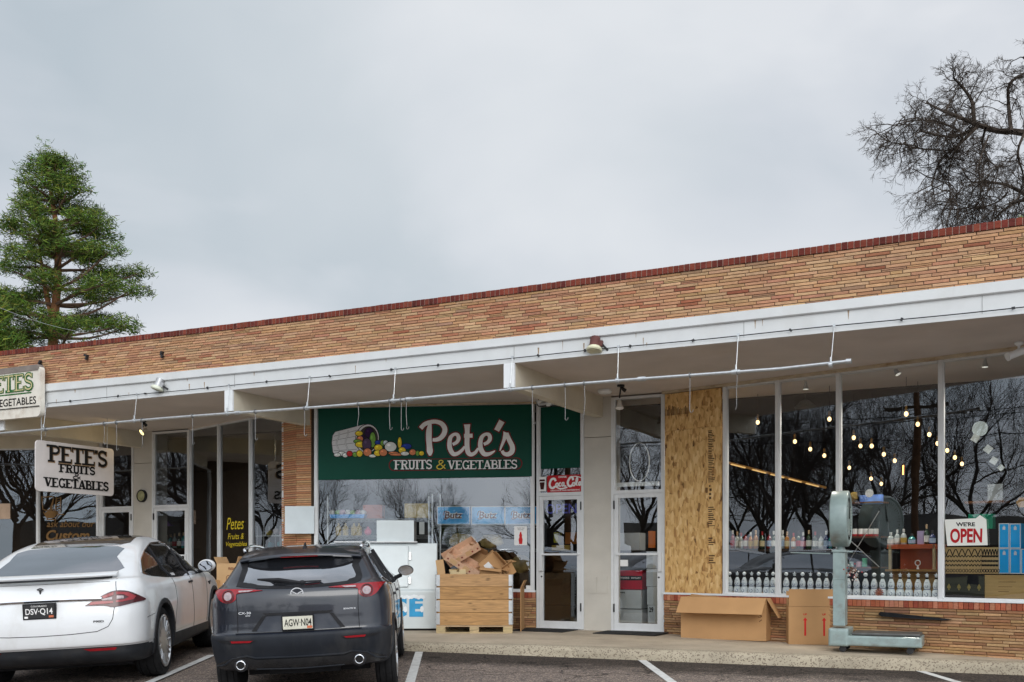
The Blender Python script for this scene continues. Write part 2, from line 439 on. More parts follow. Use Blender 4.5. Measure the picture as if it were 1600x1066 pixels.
def put_serif(mb, txt, u0, u1, z0, z1, y, wt=0.17, mi=0, col=None, slope=0.0, grow=0.0, tight=0.0):
    tot = sum(SER[c][0] - tight for c in txt); k = (u1 - u0) / tot; h = z1 - z0; x = 0; j = 0
    for c in txt:
        wd, strokes, serifs = SER[c]
        def M(p): return (u0 + (x + p[0]) * k, z0 + p[1] * h + slope * (x + p[0]) * k)
        for pts, th in strokes:
            j += 1; q = [M(p) for p in pts]
            if grow and len(q) == 2:
                dx, dz = q[1][0] - q[0][0], q[1][1] - q[0][1]; l = math.hypot(dx, dz) or 1
                q = [(q[0][0] - dx / l * grow / 2, q[0][1] - dz / l * grow / 2), (q[1][0] + dx / l * grow / 2, q[1][1] + dz / l * grow / 2)]
            ribbon(mb, q, wt * h * th + grow, y - 0.00012 * j, mi, col)
        for sx, sz in serifs:
            j += 1; a = M((sx, sz + (0.04 if sz == 0 else -0.04)))
            ribbon(mb, [(a[0] - wt * h * 1.0 - grow / 2, a[1]), (a[0] + wt * h * 1.0 + grow / 2, a[1])], wt * h * 0.45 + grow, y - 0.00012 * j, mi, col)
        x += wd - tight
# ------------------------------------------------------------------ shared materials
M_white = mat('white_paint', (0.66, 0.675, 0.675), 0.45, var=0.05, scale=3, stain=(1.6, 0.30, (0.50, 0.48, 0.43), (1.2, 1, .5)))
M_trim = mat('white_trim', (0.80, 0.82, 0.83), 0.4, var=0.04, scale=4, stain=(3, 0.15, (0.5, 0.5, 0.46), (1, 1, 3)))
M_soffit = mat('soffit_stucco', (0.64, 0.575, 0.525), 0.9, var=0.07, scale=1.5, bump=0.5, bscale=90, stain=(0.9, 0.25, (0.55, 0.45, 0.33), (1, 1, 1)))
M_beam = mat('beam_paint', (0.62, 0.57, 0.46), 0.8, var=0.1, scale=2, bump=0.2, stain=(1.5, 0.3, (0.42, 0.36, 0.26), (1, 1, 1)))
M_conc = mat('column_concrete', (0.55, 0.52, 0.46), 0.85, var=0.07, scale=2.5, bump=0.25, bscale=50, stain=(2, 0.2, (0.42, 0.39, 0.33), (1, 1, 3)))
M_alu = mat('painted_aluminium', (0.68, 0.69, 0.69), 0.42, 0.0, var=0.05, scale=5, stain=(4, 0.25, (0.45, 0.44, 0.42), (2, 2, 1)))
M_brush = mat('brushed_aluminium', (0.62, 0.62, 0.61), 0.35, 0.8, var=0.08, scale=8)
M_dark = mat('dark_metal', (0.03, 0.03, 0.032), 0.5, 0.3, var=0.2)
M_black = mat('black_plastic', (0.018, 0.018, 0.02), 0.55, var=0.25, scale=12)
M_galv = mat('galvanised_pipe', (0.55, 0.57, 0.58), 0.38, 0.75, var=0.12, scale=15)
M_mortar = mat('mortar', (0.12, 0.085, 0.06), 0.95, var=0.2, scale=30, bump=0.4)
M_brick = mat_attr('brick_faces', 0.85, bump=0.7, bscale=30, var=0.22, nscale=14, stretch=(1, 1, 4))
M_glass = mat_glass('window_glass', (0.95, 0.97, 0.96), 0.14)
M_roof = mat('roof_membrane', (0.3, 0.29, 0.28), 0.9)
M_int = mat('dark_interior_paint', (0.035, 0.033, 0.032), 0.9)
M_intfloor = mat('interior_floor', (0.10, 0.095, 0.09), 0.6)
M_card = mat('cardboard', (0.47, 0.27, 0.125), 0.9, var=0.07, scale=3, bump=0.12, bscale=120)
M_card2 = mat('cardboard_pale', (0.55, 0.35, 0.18), 0.9, var=0.08, scale=4)
M_cardin = mat('cardboard_inside', (0.33, 0.19, 0.09), 0.95, var=0.08)
M_paper = mat('paper_white', (0.74, 0.74, 0.72), 0.8, var=0.03)
M_ink = mat('black_ink', (0.012, 0.012, 0.012), 0.6)
M_redink = mat('red_ink', (0.55, 0.02, 0.02), 0.6)
M_red = mat('red_paint', (0.42, 0.015, 0.02), 0.5)
M_green = mat('green_sign_paint', (0.002, 0.060, 0.038), 0.5, var=0.08, scale=2)
M_wht = mat('lettering_white', (0.80, 0.79, 0.77), 0.6, var=0.05)
M_gold = mat('gold_lettering', (0.62, 0.40, 0.04), 0.5, var=0.08)

# ------------------------------------------------------------------ ground
CURB = [(-30, 22.0), (-12, 17.2), (-5, 15.35), (-1.39, 13.96), (1.63, 13.12), (5.98, 11.96), (12, 10.4)]
def lot_z(x, y):
    y = max(-3.0, min(y, 14.6)); x = max(-12, min(x, 12)); dip = 0.0
    for a, b, c, d in ((-12, -5.7, -.075, -.075), (-5.7, -3.75, -.075, 0), (-3.75, -2.85, 0, -.065), (-2.85, -1.2, -.065, 0)):   # worn hollows under the parked cars
        if a <= x < b: dip = c + (d - c) * (x - a) / (b - a)
    return 0.057 - 0.0085 * (x + 1.4) + 0.022 * (y - 13.96) + dip * min(1, max(0, (14.2 - y) / 1.5))
def lot_hit(px, py):
    t = 12.0
    a, k = (px - 800) / 1600.0, (875 - py) / 1600.0
    for _ in range(20): t = (lot_z(t * a, t) - CAMZ) / k
    return t * a, t
def walk_z(X):                               # X along the building
    return 0.18 if X < -5.5 else max(0.08, 0.18 - 0.0135 * (X + 5.5))
M_asph = None
def make_asphalt():
    m, t, b, out = newmat('asphalt'); L = t.links.new
    tcn = t.nodes.new('ShaderNodeTexCoord'); O = tcn.outputs['Object']
    v = t.nodes.new('ShaderNodeTexVoronoi'); v.inputs['Scale'].default_value = 75; L(O, v.inputs['Vector'])
    r = t.nodes.new('ShaderNodeValToRGB')
    els = r.color_ramp.elements
    els[0].position = 0.0; els[0].color = (0.055, 0.047, 0.045, 1); els[1].position = 1.0; els[1].color = (0.32, 0.255, 0.205, 1)
    e1 = els.new(0.45); e1.color = (0.10, 0.083, 0.074, 1); e2 = els.new(0.8); e2.color = (0.165, 0.128, 0.104, 1)
    sp = t.nodes.new('ShaderNodeSeparateColor'); L(v.outputs['Color'], sp.inputs[0]); L(sp.outputs[0], r.inputs[0])
    # damp dark band and oil patches along the foot of the kerb
    n = t.nodes.new('ShaderNodeTexNoise'); n.inputs['Scale'].default_value = 0.9; n.inputs['Detail'].default_value = 7; n.inputs['Roughness'].default_value = 0.6; L(O, n.inputs['Vector'])
    sx = t.nodes.new('ShaderNodeSeparateXYZ'); L(O, sx.inputs[0])
    # distance from the kerb line y = 13.59 - 0.268 x
    m1 = t.nodes.new('ShaderNodeMath'); m1.operation = 'MULTIPLY_ADD'; m1.inputs[1].default_value = -0.272; m1.inputs[2].default_value = 13.57; L(sx.outputs[0], m1.inputs[0])
    m2 = t.nodes.new('ShaderNodeMath'); m2.operation = 'SUBTRACT'; L(m1.outputs[0], m2.inputs[0]); L(sx.outputs[1], m2.inputs[1])
    m3 = t.nodes.new('ShaderNodeMath'); m3.operation = 'MULTIPLY_ADD'; m3.inputs[1].default_value = 2.2; L(n.outputs[0], m3.inputs[0]); L(m2.outputs[0], m3.inputs[2])
    m4 = t.nodes.new('ShaderNodeMapRange'); m4.inputs['From Min'].default_value = 1.85; m4.inputs['From Max'].default_value = 2.35; m4.inputs['To Min'].default_value = 0.45; m4.inputs['To Max'].default_value = 1.55
    L(m3.outputs[0], m4.inputs['Value'])
    sc = t.nodes.new('ShaderNodeVectorMath'); sc.operation = 'SCALE'; L(r.outputs[0], sc.inputs[0]); L(m4.outputs[0], sc.inputs['Scale'])
    # fine wandering cracks and old oil spots
    nd_ = t.nodes.new('ShaderNodeTexNoise'); nd_.inputs['Scale'].default_value = 1.4; nd_.inputs['Detail'].default_value = 5; L(O, nd_.inputs['Vector'])
    mv = t.nodes.new('ShaderNodeMix'); mv.data_type = 'VECTOR'; mv.inputs[0].default_value = .45; L(O, mv.inputs[4]); L(nd_.outputs['Color'], mv.inputs[5])
    vc = t.nodes.new('ShaderNodeTexVoronoi'); vc.feature = 'DISTANCE_TO_EDGE'; vc.inputs['Scale'].default_value = 1.3; L(mv.outputs[1], vc.inputs['Vector'])
    ck = t.nodes.new('ShaderNodeMapRange'); ck.inputs['From Min'].default_value = .004; ck.inputs['From Max'].default_value = .012; ck.inputs['To Min'].default_value = .35; L(vc.outputs['Distance'], ck.inputs['Value'])
    no = t.nodes.new('ShaderNodeTexNoise'); no.inputs['Scale'].default_value = 2.3; no.inputs['Detail'].default_value = 3; L(O, no.inputs['Vector'])
    ok = t.nodes.new('ShaderNodeMapRange'); ok.inputs['From Min'].default_value = .66; ok.inputs['From Max'].default_value = .72; ok.inputs['To Min'].default_value = 1; ok.inputs['To Max'].default_value = .45; L(no.outputs[0], ok.inputs['Value'])
    mm = t.nodes.new('ShaderNodeMath'); mm.operation = 'MULTIPLY'; L(ck.outputs[0], mm.inputs[0]); L(ok.outputs[0], mm.inputs[1])
    s2 = t.nodes.new('ShaderNodeVectorMath'); s2.operation = 'SCALE'; L(sc.outputs[0], s2.inputs[0]); L(mm.outputs[0], s2.inputs['Scale'])
    L(s2.outputs[0], b.inputs['Base Color']); b.inputs['Roughness'].default_value = 0.85; b.inputs['Specular IOR Level'].default_value = .15
    bp = t.nodes.new('ShaderNodeBump'); bp.inputs['Strength'].default_value = 0.8; bp.inputs['Distance'].default_value = 0.008
    L(v.outputs['Distance'], bp.inputs['Height']); L(bp.outputs[0], b.inputs['Normal'])
    return m
M_asph = make_asphalt()
def make_concrete(name, base, speck, sp_amt):
    m, t, b, out = newmat(name); L = t.links.new
    tcn = t.nodes.new('ShaderNodeTexCoord'); O = tcn.outputs['Object']
    n = t.nodes.new('ShaderNodeTexNoise'); n.inputs['Scale'].default_value = 1.6; n.inputs['Detail'].default_value = 9; n.inputs['Roughness'].default_value = 0.65; L(O, n.inputs['Vector'])
    r = t.nodes.new('ShaderNodeValToRGB'); els = r.color_ramp.elements
    els[0].position = 0.3; els[0].color = (*[c * 0.74 for c in base], 1); els[1].position = 0.7; els[1].color = (*[c * 1.14 for c in base], 1)
    L(n.outputs[0], r.inputs[0])
    v = t.nodes.new('ShaderNodeTexVoronoi'); v.inputs['Scale'].default_value = 75; L(O, v.inputs['Vector'])
    sp = t.nodes.new('ShaderNodeSeparateColor'); L(v.outputs['Color'], sp.inputs[0])
    k = t.nodes.new('ShaderNodeMapRange'); k.inputs['From Min'].default_value = 1 - sp_amt; k.inputs['From Max'].default_value = 1 - sp_amt + 0.02; L(sp.outputs[0], k.inputs['Value'])
    mxn = t.nodes.new('ShaderNodeMix'); mxn.data_type = 'RGBA'; L(k.outputs[0], mxn.inputs[0]); L(r.outputs[0], mxn.inputs[6]); mxn.inputs[7].default_value = (*speck, 1)
    L(mxn.outputs[2], b.inputs['Base Color']); b.inputs['Roughness'].default_value = 0.9
    n2 = t.nodes.new('ShaderNodeTexNoise'); n2.inputs['Scale'].default_value = 45; n2.inputs['Detail'].default_value = 6; L(O, n2.inputs['Vector'])
    bp = t.nodes.new('ShaderNodeBump'); bp.inputs['Strength'].default_value = 0.6; bp.inputs['Distance'].default_value = 0.01; L(n2.outputs[0], bp.inputs['Height']); L(bp.outputs[0], b.inputs['Normal'])
    return m
M_walk = make_concrete('pavement_concrete', (0.47, 0.39, 0.29), (0.24, 0.19, 0.15), 0.02)
M_kerb = make_concrete('kerb_concrete', (0.42, 0.36, 0.265), (0.20, 0.16, 0.115), 0.22)

g = MB()
xs = [-400, -120, -60, -30, -20] + [-12 + i * .6 for i in range(41)] + [20, 30, 60, 120, 400]
ys = [-400, -150, -70, -30, -15, -8, -3, 0, 3, 6, 8, 10, 11, 12, 13, 14, 14.6, 18, 25, 40, 80, 150, 400]
for y in ys:
    for x in xs: g.v.append((x, y, lot_z(x, y)))
nx = len(xs)
for j in range(len(ys) - 1):
    for i in range(nx - 1):
        g.f.append((j * nx + i, j * nx + i + 1, (j + 1) * nx + i + 1, (j + 1) * nx + i)); g.m.append(0); g.c.append(None)
struct(g, 'parking_lot', M_asph)

def curb_pts(n=14):
    out = []
    for i in range(len(CURB) - 1):
        (x0, y0), (x1, y1) = CURB[i], CURB[i + 1]
        k = max(2, int(math.hypot(x1 - x0, y1 - y0) / 0.05)) if -6 < x0 < 11 else 4
        for j in range(k): out.append((x0 + (x1 - x0) * j / k, y0 + (y1 - y0) * j / k))
    out.append(CURB[-1]); return out
cp = curb_pts()
def nrm(i):
    a = cp[max(i - 3, 0)]; b = cp[min(i + 3, len(cp) - 1)]
    d = Vector((b[0] - a[0], b[1] - a[1])).normalized(); return Vector((-d.y, d.x))
k_ = MB(); prof = [(0.0, -0.25, 0.0), (0.0, 0.0, .6), (0.012, 0.35, 1.6), (0.02, 0.62, 1.6), (0.035, 0.86, 1.3), (0.075, 0.98, .8), (0.15, 1.0, .3), (0.22, 1.0, .05), (0.24, 1.0, 0.0)]
for i, (x, y) in enumerate(cp):
    n = nrm(i); X = FB.loc((x, y, 0)).x
    zb = lot_z(x, y); zt = walk_z(X) - 0.012
    for o_, h, am in prof:
        s = noise.noise(Vector((x * 9, y * 9, h * 5))) * 0.016 * am + noise.noise(Vector((x * 2, y * 2, h))) * 0.012 * am
        p = Vector((x, y)) + n * (o_ + s)
        k_.v.append((p.x, p.y, zb + (zt - zb) * h + (s * 0.5 if 0 < h < 1.01 and am > .1 else 0)))
m_ = len(prof)
for i in range(len(cp) - 1):
    for j in range(m_ - 1):
        a = i * m_ + j; k_.f.append((a, a + m_, a + m_ + 1, a + 1)); k_.m.append(0); k_.c.append(None)
struct(k_, 'kerb', M_kerb, smooth=True, sharp=60)
sw = MB(); cs = [p for i, p in enumerate(cp) if i % 6 == 0 or i == len(cp) - 1]
for i, (x, y) in enumerate(cs):
    ii = cp.index((x, y)); n = nrm(ii)
    for o_ in (0.23, 1.2, 2.4, 9.0):
        p = Vector((x, y)) + n * o_; X = FB.loc((p.x, p.y, 0)).x
        sw.v.append((p.x, p.y, walk_z(X) - (0.012 if o_ < 1 else 0.0)))
for i in range(len(cs) - 1):
    for j in range(3):
        a = i * 4 + j; sw.f.append((a, a + 4, a + 5, a + 1)); sw.m.append(0); sw.c.append(None)
struct(sw, 'pavement', M_walk, smooth=True)
# expansion joints and painted bay lines
M_line = mat('road_paint', (0.62, 0.62, 0.60), 0.8, var=0.10, scale=14, stain=(9, 0.55, (0.16, 0.13, 0.12), (1, 1, 1)))
for (a, b) in [((340 - 9, 1024), (214, 1075)), ((655, 1019), (636, 1082)), ((1003, 1032), (1080, 1088)), ((1438, 1049), (1580, 1092))]:
    p = Vector(lot_hit(*a)); q = Vector(lot_hit(*b)); d = (q - p).normalized(); q = p + d * 4.2; n = Vector((-d.y, d.x)) * 0.052
    m = MB(); K = 14
    for i in range(K + 1):
        c = p + (q - p) * i / K
        for s in (-1, 1):
            e_ = c + n * s; m.v.append((e_.x, e_.y, lot_z(e_.x, e_.y) + 0.005))
    for i in range(K): m.f.append((2 * i, 2 * i + 1, 2 * i + 3, 2 * i + 2)); m.m.append(0); m.c.append(None)
    struct(m, 'parking_line', M_line)

# ------------------------------------------------------------------ the building
BLD = thing('store_building', 'low brick shop building with white canopy fascia and saw-tooth glass shopfronts', 'building', FB)
def bpart(mb, name, mats, fr=FB, at=(0, 0, 0), parent=None, label=None, **k):
    o = mb.build(name, mats, None, **k)
    if parent is None:
        o.parent = BLD
        o.matrix_local = BLD.matrix_basis.inverted() @ (Matrix.Translation(fr.w(*at)) @ Matrix.Rotation(fr.a, 4, 'Z')) if False else Matrix.Rotation(-BR, 4, 'Z') @ Matrix.Translation(fr.w(*at)) @ Matrix.Rotation(fr.a, 4, 'Z')
    else:
        o.parent = parent
    if label: o['label'] = label
    return o
def lift(X): return 0.0008 * (X + 6) ** 2
TAN = [(.53, .315, .175), (.57, .36, .205), (.50, .285, .150), (.52, .295, .165), (.55, .335, .195), (.475, .25, .145), (.465, .232, .14), (.42, .175, .10), (.40, .24, .15), (.33, .12, .07)]
TW = [9, 7, 7, 8, 7, 7, 5, 1.8, 3, .7]
ROUGHB = [(.40, .235, .115), (.36, .20, .10), (.43, .26, .13), (.33, .17, .085), (.30, .16, .09), (.45, .28, .15)]
def jit(c, a=0.1):
    k = 1 + rnd.uniform(-a, a); return tuple(min(1, q * k * (1 + rnd.uniform(-a / 3, a / 3))) for q in c)
# parapet of thin roman bricks
XL, XR = -21.5, 2.6
pb = MB(); zb0, ROWH, NR = 4.215, 0.0385, 15
seg = 24
for i in range(seg):
    a = XL + (XR - XL) * i / seg; b = XL + (XR - XL) * (i + 1) / seg; la, lb = lift(a), lift(b)
    y0, y1 = 12.055, 12.40
    vs = [(a, y0, 4.1), (b, y0, 4.1), (b, y0, zb0 + NR * ROWH + lb), (a, y0, zb0 + NR * ROWH + la), (a, y1, 4.1), (b, y1, 4.1), (b, y1, zb0 + NR * ROWH + lb), (a, y1, zb0 + NR * ROWH + la)]
    pb.add(vs, [(0, 1, 2, 3), (5, 4, 7, 6), (3, 2, 6, 7)], 1)
for r_ in range(NR):
    x = XL + [0.0, 0.17, 0.085][r_ % 3] + (0.13 if (r_ // 3) % 2 else 0)
    while x < XR:
        L_ = 0.262
        if rnd.random() < 0.04: L_ = 0.13
        c = tuple(q * .92 for q in jit(rnd.choices(TAN, TW)[0], 0.13))
        dy = rnd.uniform(0, 0.006); z0 = zb0 + r_ * ROWH + lift(x) + 0.0045; z1 = z0 + ROWH - 0.007 + rnd.uniform(-.001, .001)
        if rnd.random() < 0.07: # split face
            zm = (z0 + z1) / 2; pb.rbox(x + .004, x + L_ - .004, 12.046 + dy, 12.07, z0, zm - .002, .003, 0, jit(c, .2)); pb.rbox(x + .004, x + L_ - .004, 12.042 + dy, 12.07, zm + .002, z1, .003, 0, c)
        else: pb.rbox(x + .004, x + L_ - .004, 12.042 + dy, 12.07, z0, z1, .003, 0, c)
        x += L_
par = bpart(pb, 'brick_parapet', [M_brick, M_mortar])
cpn = MB(); x = XL; zc = zb0 + NR * ROWH
while x < XR:
    wdt = 0.068; l = lift(x); c = jit(rnd.choice([(.19, .045, .03), (.15, .036, .026), (.21, .055, .035), (.12, .03, .024)]), .15)
    z1 = zc + l + 0.083 + rnd.uniform(-.002, .002)
    cpn.rbox(x + .004, x + wdt - .004, 12.025 + rnd.uniform(0, .005), 12.42, zc + l + .002, z1, .004, 0, c); x += wdt
for i in range(seg):
    a = XL + (XR - XL) * i / seg; b = XL + (XR - XL) * (i + 1) / seg; la, lb = lift(a), lift(b)
    cpn.add([(a, 12.034, zc + la), (b, 12.034, zc + lb), (b, 12.034, zc + .078 + lb), (a, 12.034, zc + .078 + la), (a, 12.41, zc + .078 + la), (b, 12.41, zc + .078 + lb)], [(0, 1, 2, 3), (3, 2, 5, 4)], 1)
M_mort2 = mat('pale_mortar', (0.30, 0.20, 0.16), 0.95, var=0.2, scale=30)
bpart(cpn, 'brick_coping', [M_brick, M_mort2], parent=par)
# fascia in three steps
def sweep(prof_, x0, x1, n=30, liftk=None):
    m = MB(); K = len(prof_)
    for i in range(n + 1):
        X = x0 + (x1 - x0) * i / n
        for (y, z, lk) in prof_:
            m.v.append((X, y, z + (lift(X) * lk if (X < -6 or lk >= 1 or True) else 0)))
    for i in range(n):
        for j in range(K - 1):
            a = i * K + j; m.f.append((a, a + K, a + K + 1, a + 1)); m.m.append(0); m.c.append(None)
    m.f.append(tuple(range(K))); m.m.append(0); m.c.append(None)
    m.f.append(tuple(range(n * K, n * K + K))[::-1]); m.m.append(0); m.c.append(None)
    return m
ZS = 3.874
fp = [(12.3, ZS + .02, .1), (12.0, ZS + .02, .1), (12.0, ZS, .1), (11.975, ZS, .1), (11.975, ZS + .04, .15), (12.0, ZS + .042, .15), (12.0, 4.100, .7), (11.975, 4.103, .7), (11.965, 4.112, .7), (11.965, 4.215, 1), (12.06, 4.225, 1)]
fas = bpart(sweep(fp, XL, XR), 'fascia', M_white)
# panel joints and the ragged lower cable
cj = MB()
pts = [(x, 11.962, ZS + 0.062 + 0.004 * math.sin(x * 2.3) + lift(x) * .2) for x in [XL + .25 * i for i in range(int((XR - XL) / .25))]]
cj.tube(pts, 0.0065, 6)
for x in [-14.2, -13.1, -12.5, -11.2, -10.05, -8.9, -7.85, -7.1, -5.6, -4.95, -4.35, -3.55, -2.4, -1.2, -.1]:
    cj.obox((x, 11.958, ZS + 0.062 + 0.004 * math.sin(x * 2.3) + lift(x) * .2), (0.035, 0.02, 0.026), Matrix.Rotation(x, 3, 'Y'))
bpart(cj, 'cable', M_dark, parent=fas)
for X_, z_ in (FB.hit(65, 567, 12.05), FB.hit(137, 556, 12.05), FB.hit(255, 553, 12.05)):
    q = MB(); q.obox((X_, 12.02, z_), (.035, .05, .07), Matrix.Rotation(X_, 3, 'Y')); q.obox((X_ + .02, 12.01, z_ - .05), (.03, .04, .05), Matrix.Rotation(X_ * 2, 3, 'Y')); bpart(q, 'anchor_stub', M_dark, parent=par)
rs = MB()
for i in range(26):
    X_ = rnd.uniform(-17, 1); w_ = rnd.uniform(.008, .03); h_ = rnd.uniform(.03, .14); z1 = 4.1 + .6 * lift(X_) if i % 2 else ZS + .05 + h_
    rs.add([(X_, 11.9985, z1), (X_ + w_, 11.9985, z1), (X_ + w_ * .6, 11.9985, z1 - h_), (X_ + w_ * .4, 11.9985, z1 - h_)], [(0, 1, 2, 3)])
o_ = bpart(rs, 'rust_streaks', mat('rust_streak', (.36, .27, .19), .9, var=.3, scale=30), parent=fas, fix=False); o_['kind'] = 'stuff'
jt = MB()
for x in (-13.4, -10.7, -5.97, -2.95, -.4): jt.box(x, x + .004, 11.9955, 12.001, ZS + .045, 4.098 + .6 * lift(x))
bpart(jt, 'panel_joint', mat('joint_grey', (0.3, 0.3, 0.29), 0.9), parent=fas)  # thin grey strips marking the joints between fascia boards
# soffit, roof, walls that close the box
s_ = MB()
s_.box(XL, XR, 12.003, 13.45, ZS + .002, ZS + .12); s_.box(XL, XR, 13.45, 16.2, ZS + .004, ZS + .12)
sf = bpart(s_, 'soffit', M_soffit)
# peeling timber strip where the soffit meets the right-hand window heads
pl = MB(); pl.box(0, 7.2, -0.10, 0.06, ZS - .035, ZS + .002)
M_peel = mat('peeling_paint', (0.55, 0.46, 0.33), 0.9, var=0.15, scale=8, bump=0.5, stain=(5, 0.9, (0.26, 0.13, 0.04), (1, 1, 4)))
bpart(pl, 'window_head', M_peel, DR2)
pl = MB(); pl.box(0, SLEN, -0.05, 0.05, ZS - .03, ZS + .002); bpart(pl, 'window_head', M_peel, SF)
pl = MB(); pl.box(0, LLEN, -0.04, 0.05, ZS - .025, ZS + .002); bpart(pl, 'window_head', M_soffit, LF)
pl = MB(); pl.box(0, FLEN, -0.05, 0.06, ZS - .25, ZS + .002); bpart(pl, 'window_head', M_beam, FF)
rf = MB(); rf.box(XL, XR, 12.4, 23.0, 4.02, 4.2); rf.box(XL, XR, 12.03, 12.4, ZS + .122, 4.2); bpart(rf, 'roof', M_roof)
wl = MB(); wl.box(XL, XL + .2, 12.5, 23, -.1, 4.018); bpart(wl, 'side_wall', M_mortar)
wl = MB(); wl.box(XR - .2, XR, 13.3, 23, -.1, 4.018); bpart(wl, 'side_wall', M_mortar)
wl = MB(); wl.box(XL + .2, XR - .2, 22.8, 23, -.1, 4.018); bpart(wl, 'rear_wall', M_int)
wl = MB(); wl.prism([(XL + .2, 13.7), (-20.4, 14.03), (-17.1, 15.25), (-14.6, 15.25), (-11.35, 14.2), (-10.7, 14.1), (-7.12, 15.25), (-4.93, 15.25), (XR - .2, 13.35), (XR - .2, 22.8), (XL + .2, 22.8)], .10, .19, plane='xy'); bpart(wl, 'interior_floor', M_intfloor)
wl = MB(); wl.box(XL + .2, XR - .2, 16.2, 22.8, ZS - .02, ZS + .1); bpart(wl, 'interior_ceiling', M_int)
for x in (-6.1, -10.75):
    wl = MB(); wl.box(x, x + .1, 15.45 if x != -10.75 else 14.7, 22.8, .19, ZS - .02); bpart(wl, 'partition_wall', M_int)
# beams
def beam(X, y1, y0=11.985):
    m = MB(); m.box(X - .15, X, y0 + .02, y1, ZS - .315, ZS + .002)
    b = bpart(m, 'canopy_beam', M_beam)
    m = MB(); m.box(X - .155, X + .003, y0 - .012, y0 + .02, ZS - .318, ZS - .0)
    bpart(m, 'beam_end_cap', M_trim, parent=b)
beam(-5.954, LD + .1); beam(-10.72, 14.0); beam(-15.87, LD + .1)
# columns
def column(x0, x1):
    m = MB(); m.box(x0, x1, LD - .012, LD + .4, .05, 3.24); m.box(x0, x1, LD - .010, LD + .4, 3.248, ZS + .003)
    return bpart(m, 'concrete_column', M_conc, bevel=.004)
c1 = column(-6.275, -5.815); c0 = column(-16.13, -15.62)
pm = MB()
for x in (-6.22, -6.045): pm.box(x, x + .165, LD - .02, LD - .010, .77, 1.03)
pm.box(-6.235, -5.865, LD - .018, LD - .010, 1.03, 1.045)
bpart(pm, 'mail_plate', M_conc, parent=c1)
# low walls under the windows: soldier course over rough thin bricks
def low_wall(fr, u0, u1, zt, name='low_brick_wall', th=.16, v0=-.06, zlo=.02, soldier=True):
    m = MB(); zs = zt - .095 if soldier else zt
    m.box(u0, u1, v0 + .02, v0 + th, zlo - .05, zt - .001, 1)
    z = zs - .037
    while z > zlo - .04:
        u = u0 - rnd.uniform(0, .25); h = .034
        while u < u1:
            L_ = rnd.choice([.24, .26, .26, .40, .33]); a, b = max(u, u0), min(u + L_, u1)
            if b - a > .02: m.rbox(a + .003, b - .003, v0 + rnd.uniform(-.004, .008), v0 + .03, z + .003, z + h, .004, 0, jit(rnd.choice(ROUGHB), .16))
            u += L_
        z -= .037
    if soldier:
        u = u0
        while u < u1:
            b = min(u + .062, u1)
            if b - u > .015: m.rbox(u + .003, b - .003, v0 - .006 + rnd.uniform(0, .003), v0 + .03, zs + .003, zt - .003, .003, 0, jit(rnd.choice([(.42, .13, .07), (.36, .10, .055), (.46, .16, .09), (.30, .075, .045), (.48, .20, .12)]), .12))
            u += .062
    return bpart(m, name, [M_brick, M_mortar], fr)
ZSILL = .775
lw = low_wall(DR2, 0.005, 7.2, ZSILL)
m = MB(); m.box(0.0, 7.2, -.075, .06, ZSILL, ZSILL + .028); bpart(m, 'window_sill', M_trim, parent=lw)
lw = low_wall(SF, 0.04, SLEN - .0, ZSILL); m = MB(); m.box(.04, SLEN - .01, -.07, .06, ZSILL, ZSILL + .028); bpart(m, 'window_sill', M_trim, parent=lw)
lw = low_wall(LF, 0.0, LLEN - .03, .42); m = MB(); m.box(0.005, LLEN - .03, -.07, .06, .42, .445); bpart(m, 'window_sill', M_trim, parent=lw)
lw = low_wall(FF, 0.0, FLEN, .62); m = MB(); m.box(0, FLEN - .005, -.07, .06, .62, .645); bpart(m, 'window_sill', M_trim, parent=lw)
# brick pier with two faces meeting in an arris
m = MB(); pc = FB.w(-11.0, 13.84)
for (q, tag) in (((-11.43, 13.99), 0), ((-10.70, 13.86), 1)):
    qq = FB.w(*q)
    if tag == 0: a_, b_ = qq, pc
    else: a_, b_ = pc, qq
    dv = b_ - a_; L0 = Vector((dv.x, dv.y)).length; fr = Frame(a_.x, a_.y, math.atan2(dv.y, dv.x))
    mm = MB(); mm.box(0.012 * tag, L0 - .012 * (1 - tag), .014, .2, .02, ZS, 1)
    z = .05
    while z < ZS - .03:
        mm.rbox(.004, L0 - .006, rnd.uniform(-.004, .006), .03, z + .003, z + .034, .004, 0, jit(rnd.choice([(.50, .25, .13), (.52, .29, .15), (.48, .22, .12), (.54, .33, .18)]), .12)); z += .0375
    pr = bpart(mm, 'brick_pier', [M_brick, M_mortar], fr)
# ------------------------------------------------------------------ glazing
def window(fr, us, z0, z1, v=0.0, wd=.045, dp=.09, ends=(True, True), label=None, glassmat=None, names='window'):
    """one glazed run: frame, mullions, one pane between each two"""
    m = MB(); n = len(us)
    for i, u in enumerate(us):
        if (i == 0 and not ends[0]) or (i == n - 1 and not ends[1]): continue
        h = wd / 2; m.box(u - h, u + h, v - dp / 2, v + dp / 2, z0, z1)
        m.box(u - h - .012, u + h + .012, v - dp / 4 + .0, v + dp / 4, z0 + .002, z1 - .002)
    for i in range(n - 1):
        a, b = us[i] + wd / 2, us[i + 1] - wd / 2
        m.box(a + .013, b - .013, v - dp / 2 + .01, v + dp / 2 - .01, z0, z0 + .022); m.box(a + .013, b - .013, v - dp / 2 + .01, v + dp / 2 - .01, z1 - .03, z1)
    o = bpart(m, names, M_alu, fr, label=label)
    for i in range(n - 1):
        a, b = us[i] + wd / 2 + .005, us[i + 1] - wd / 2 - .005
        q = MB(); q.add([(a, v, z0 + .01), (b, v, z0 + .01), (b, v, z1 - .015), (a, v, z1 - .015)], [(0, 1, 2, 3)])
        bpart(q, 'glass_pane', glassmat or M_glass, parent=o, fix=False)
    return o
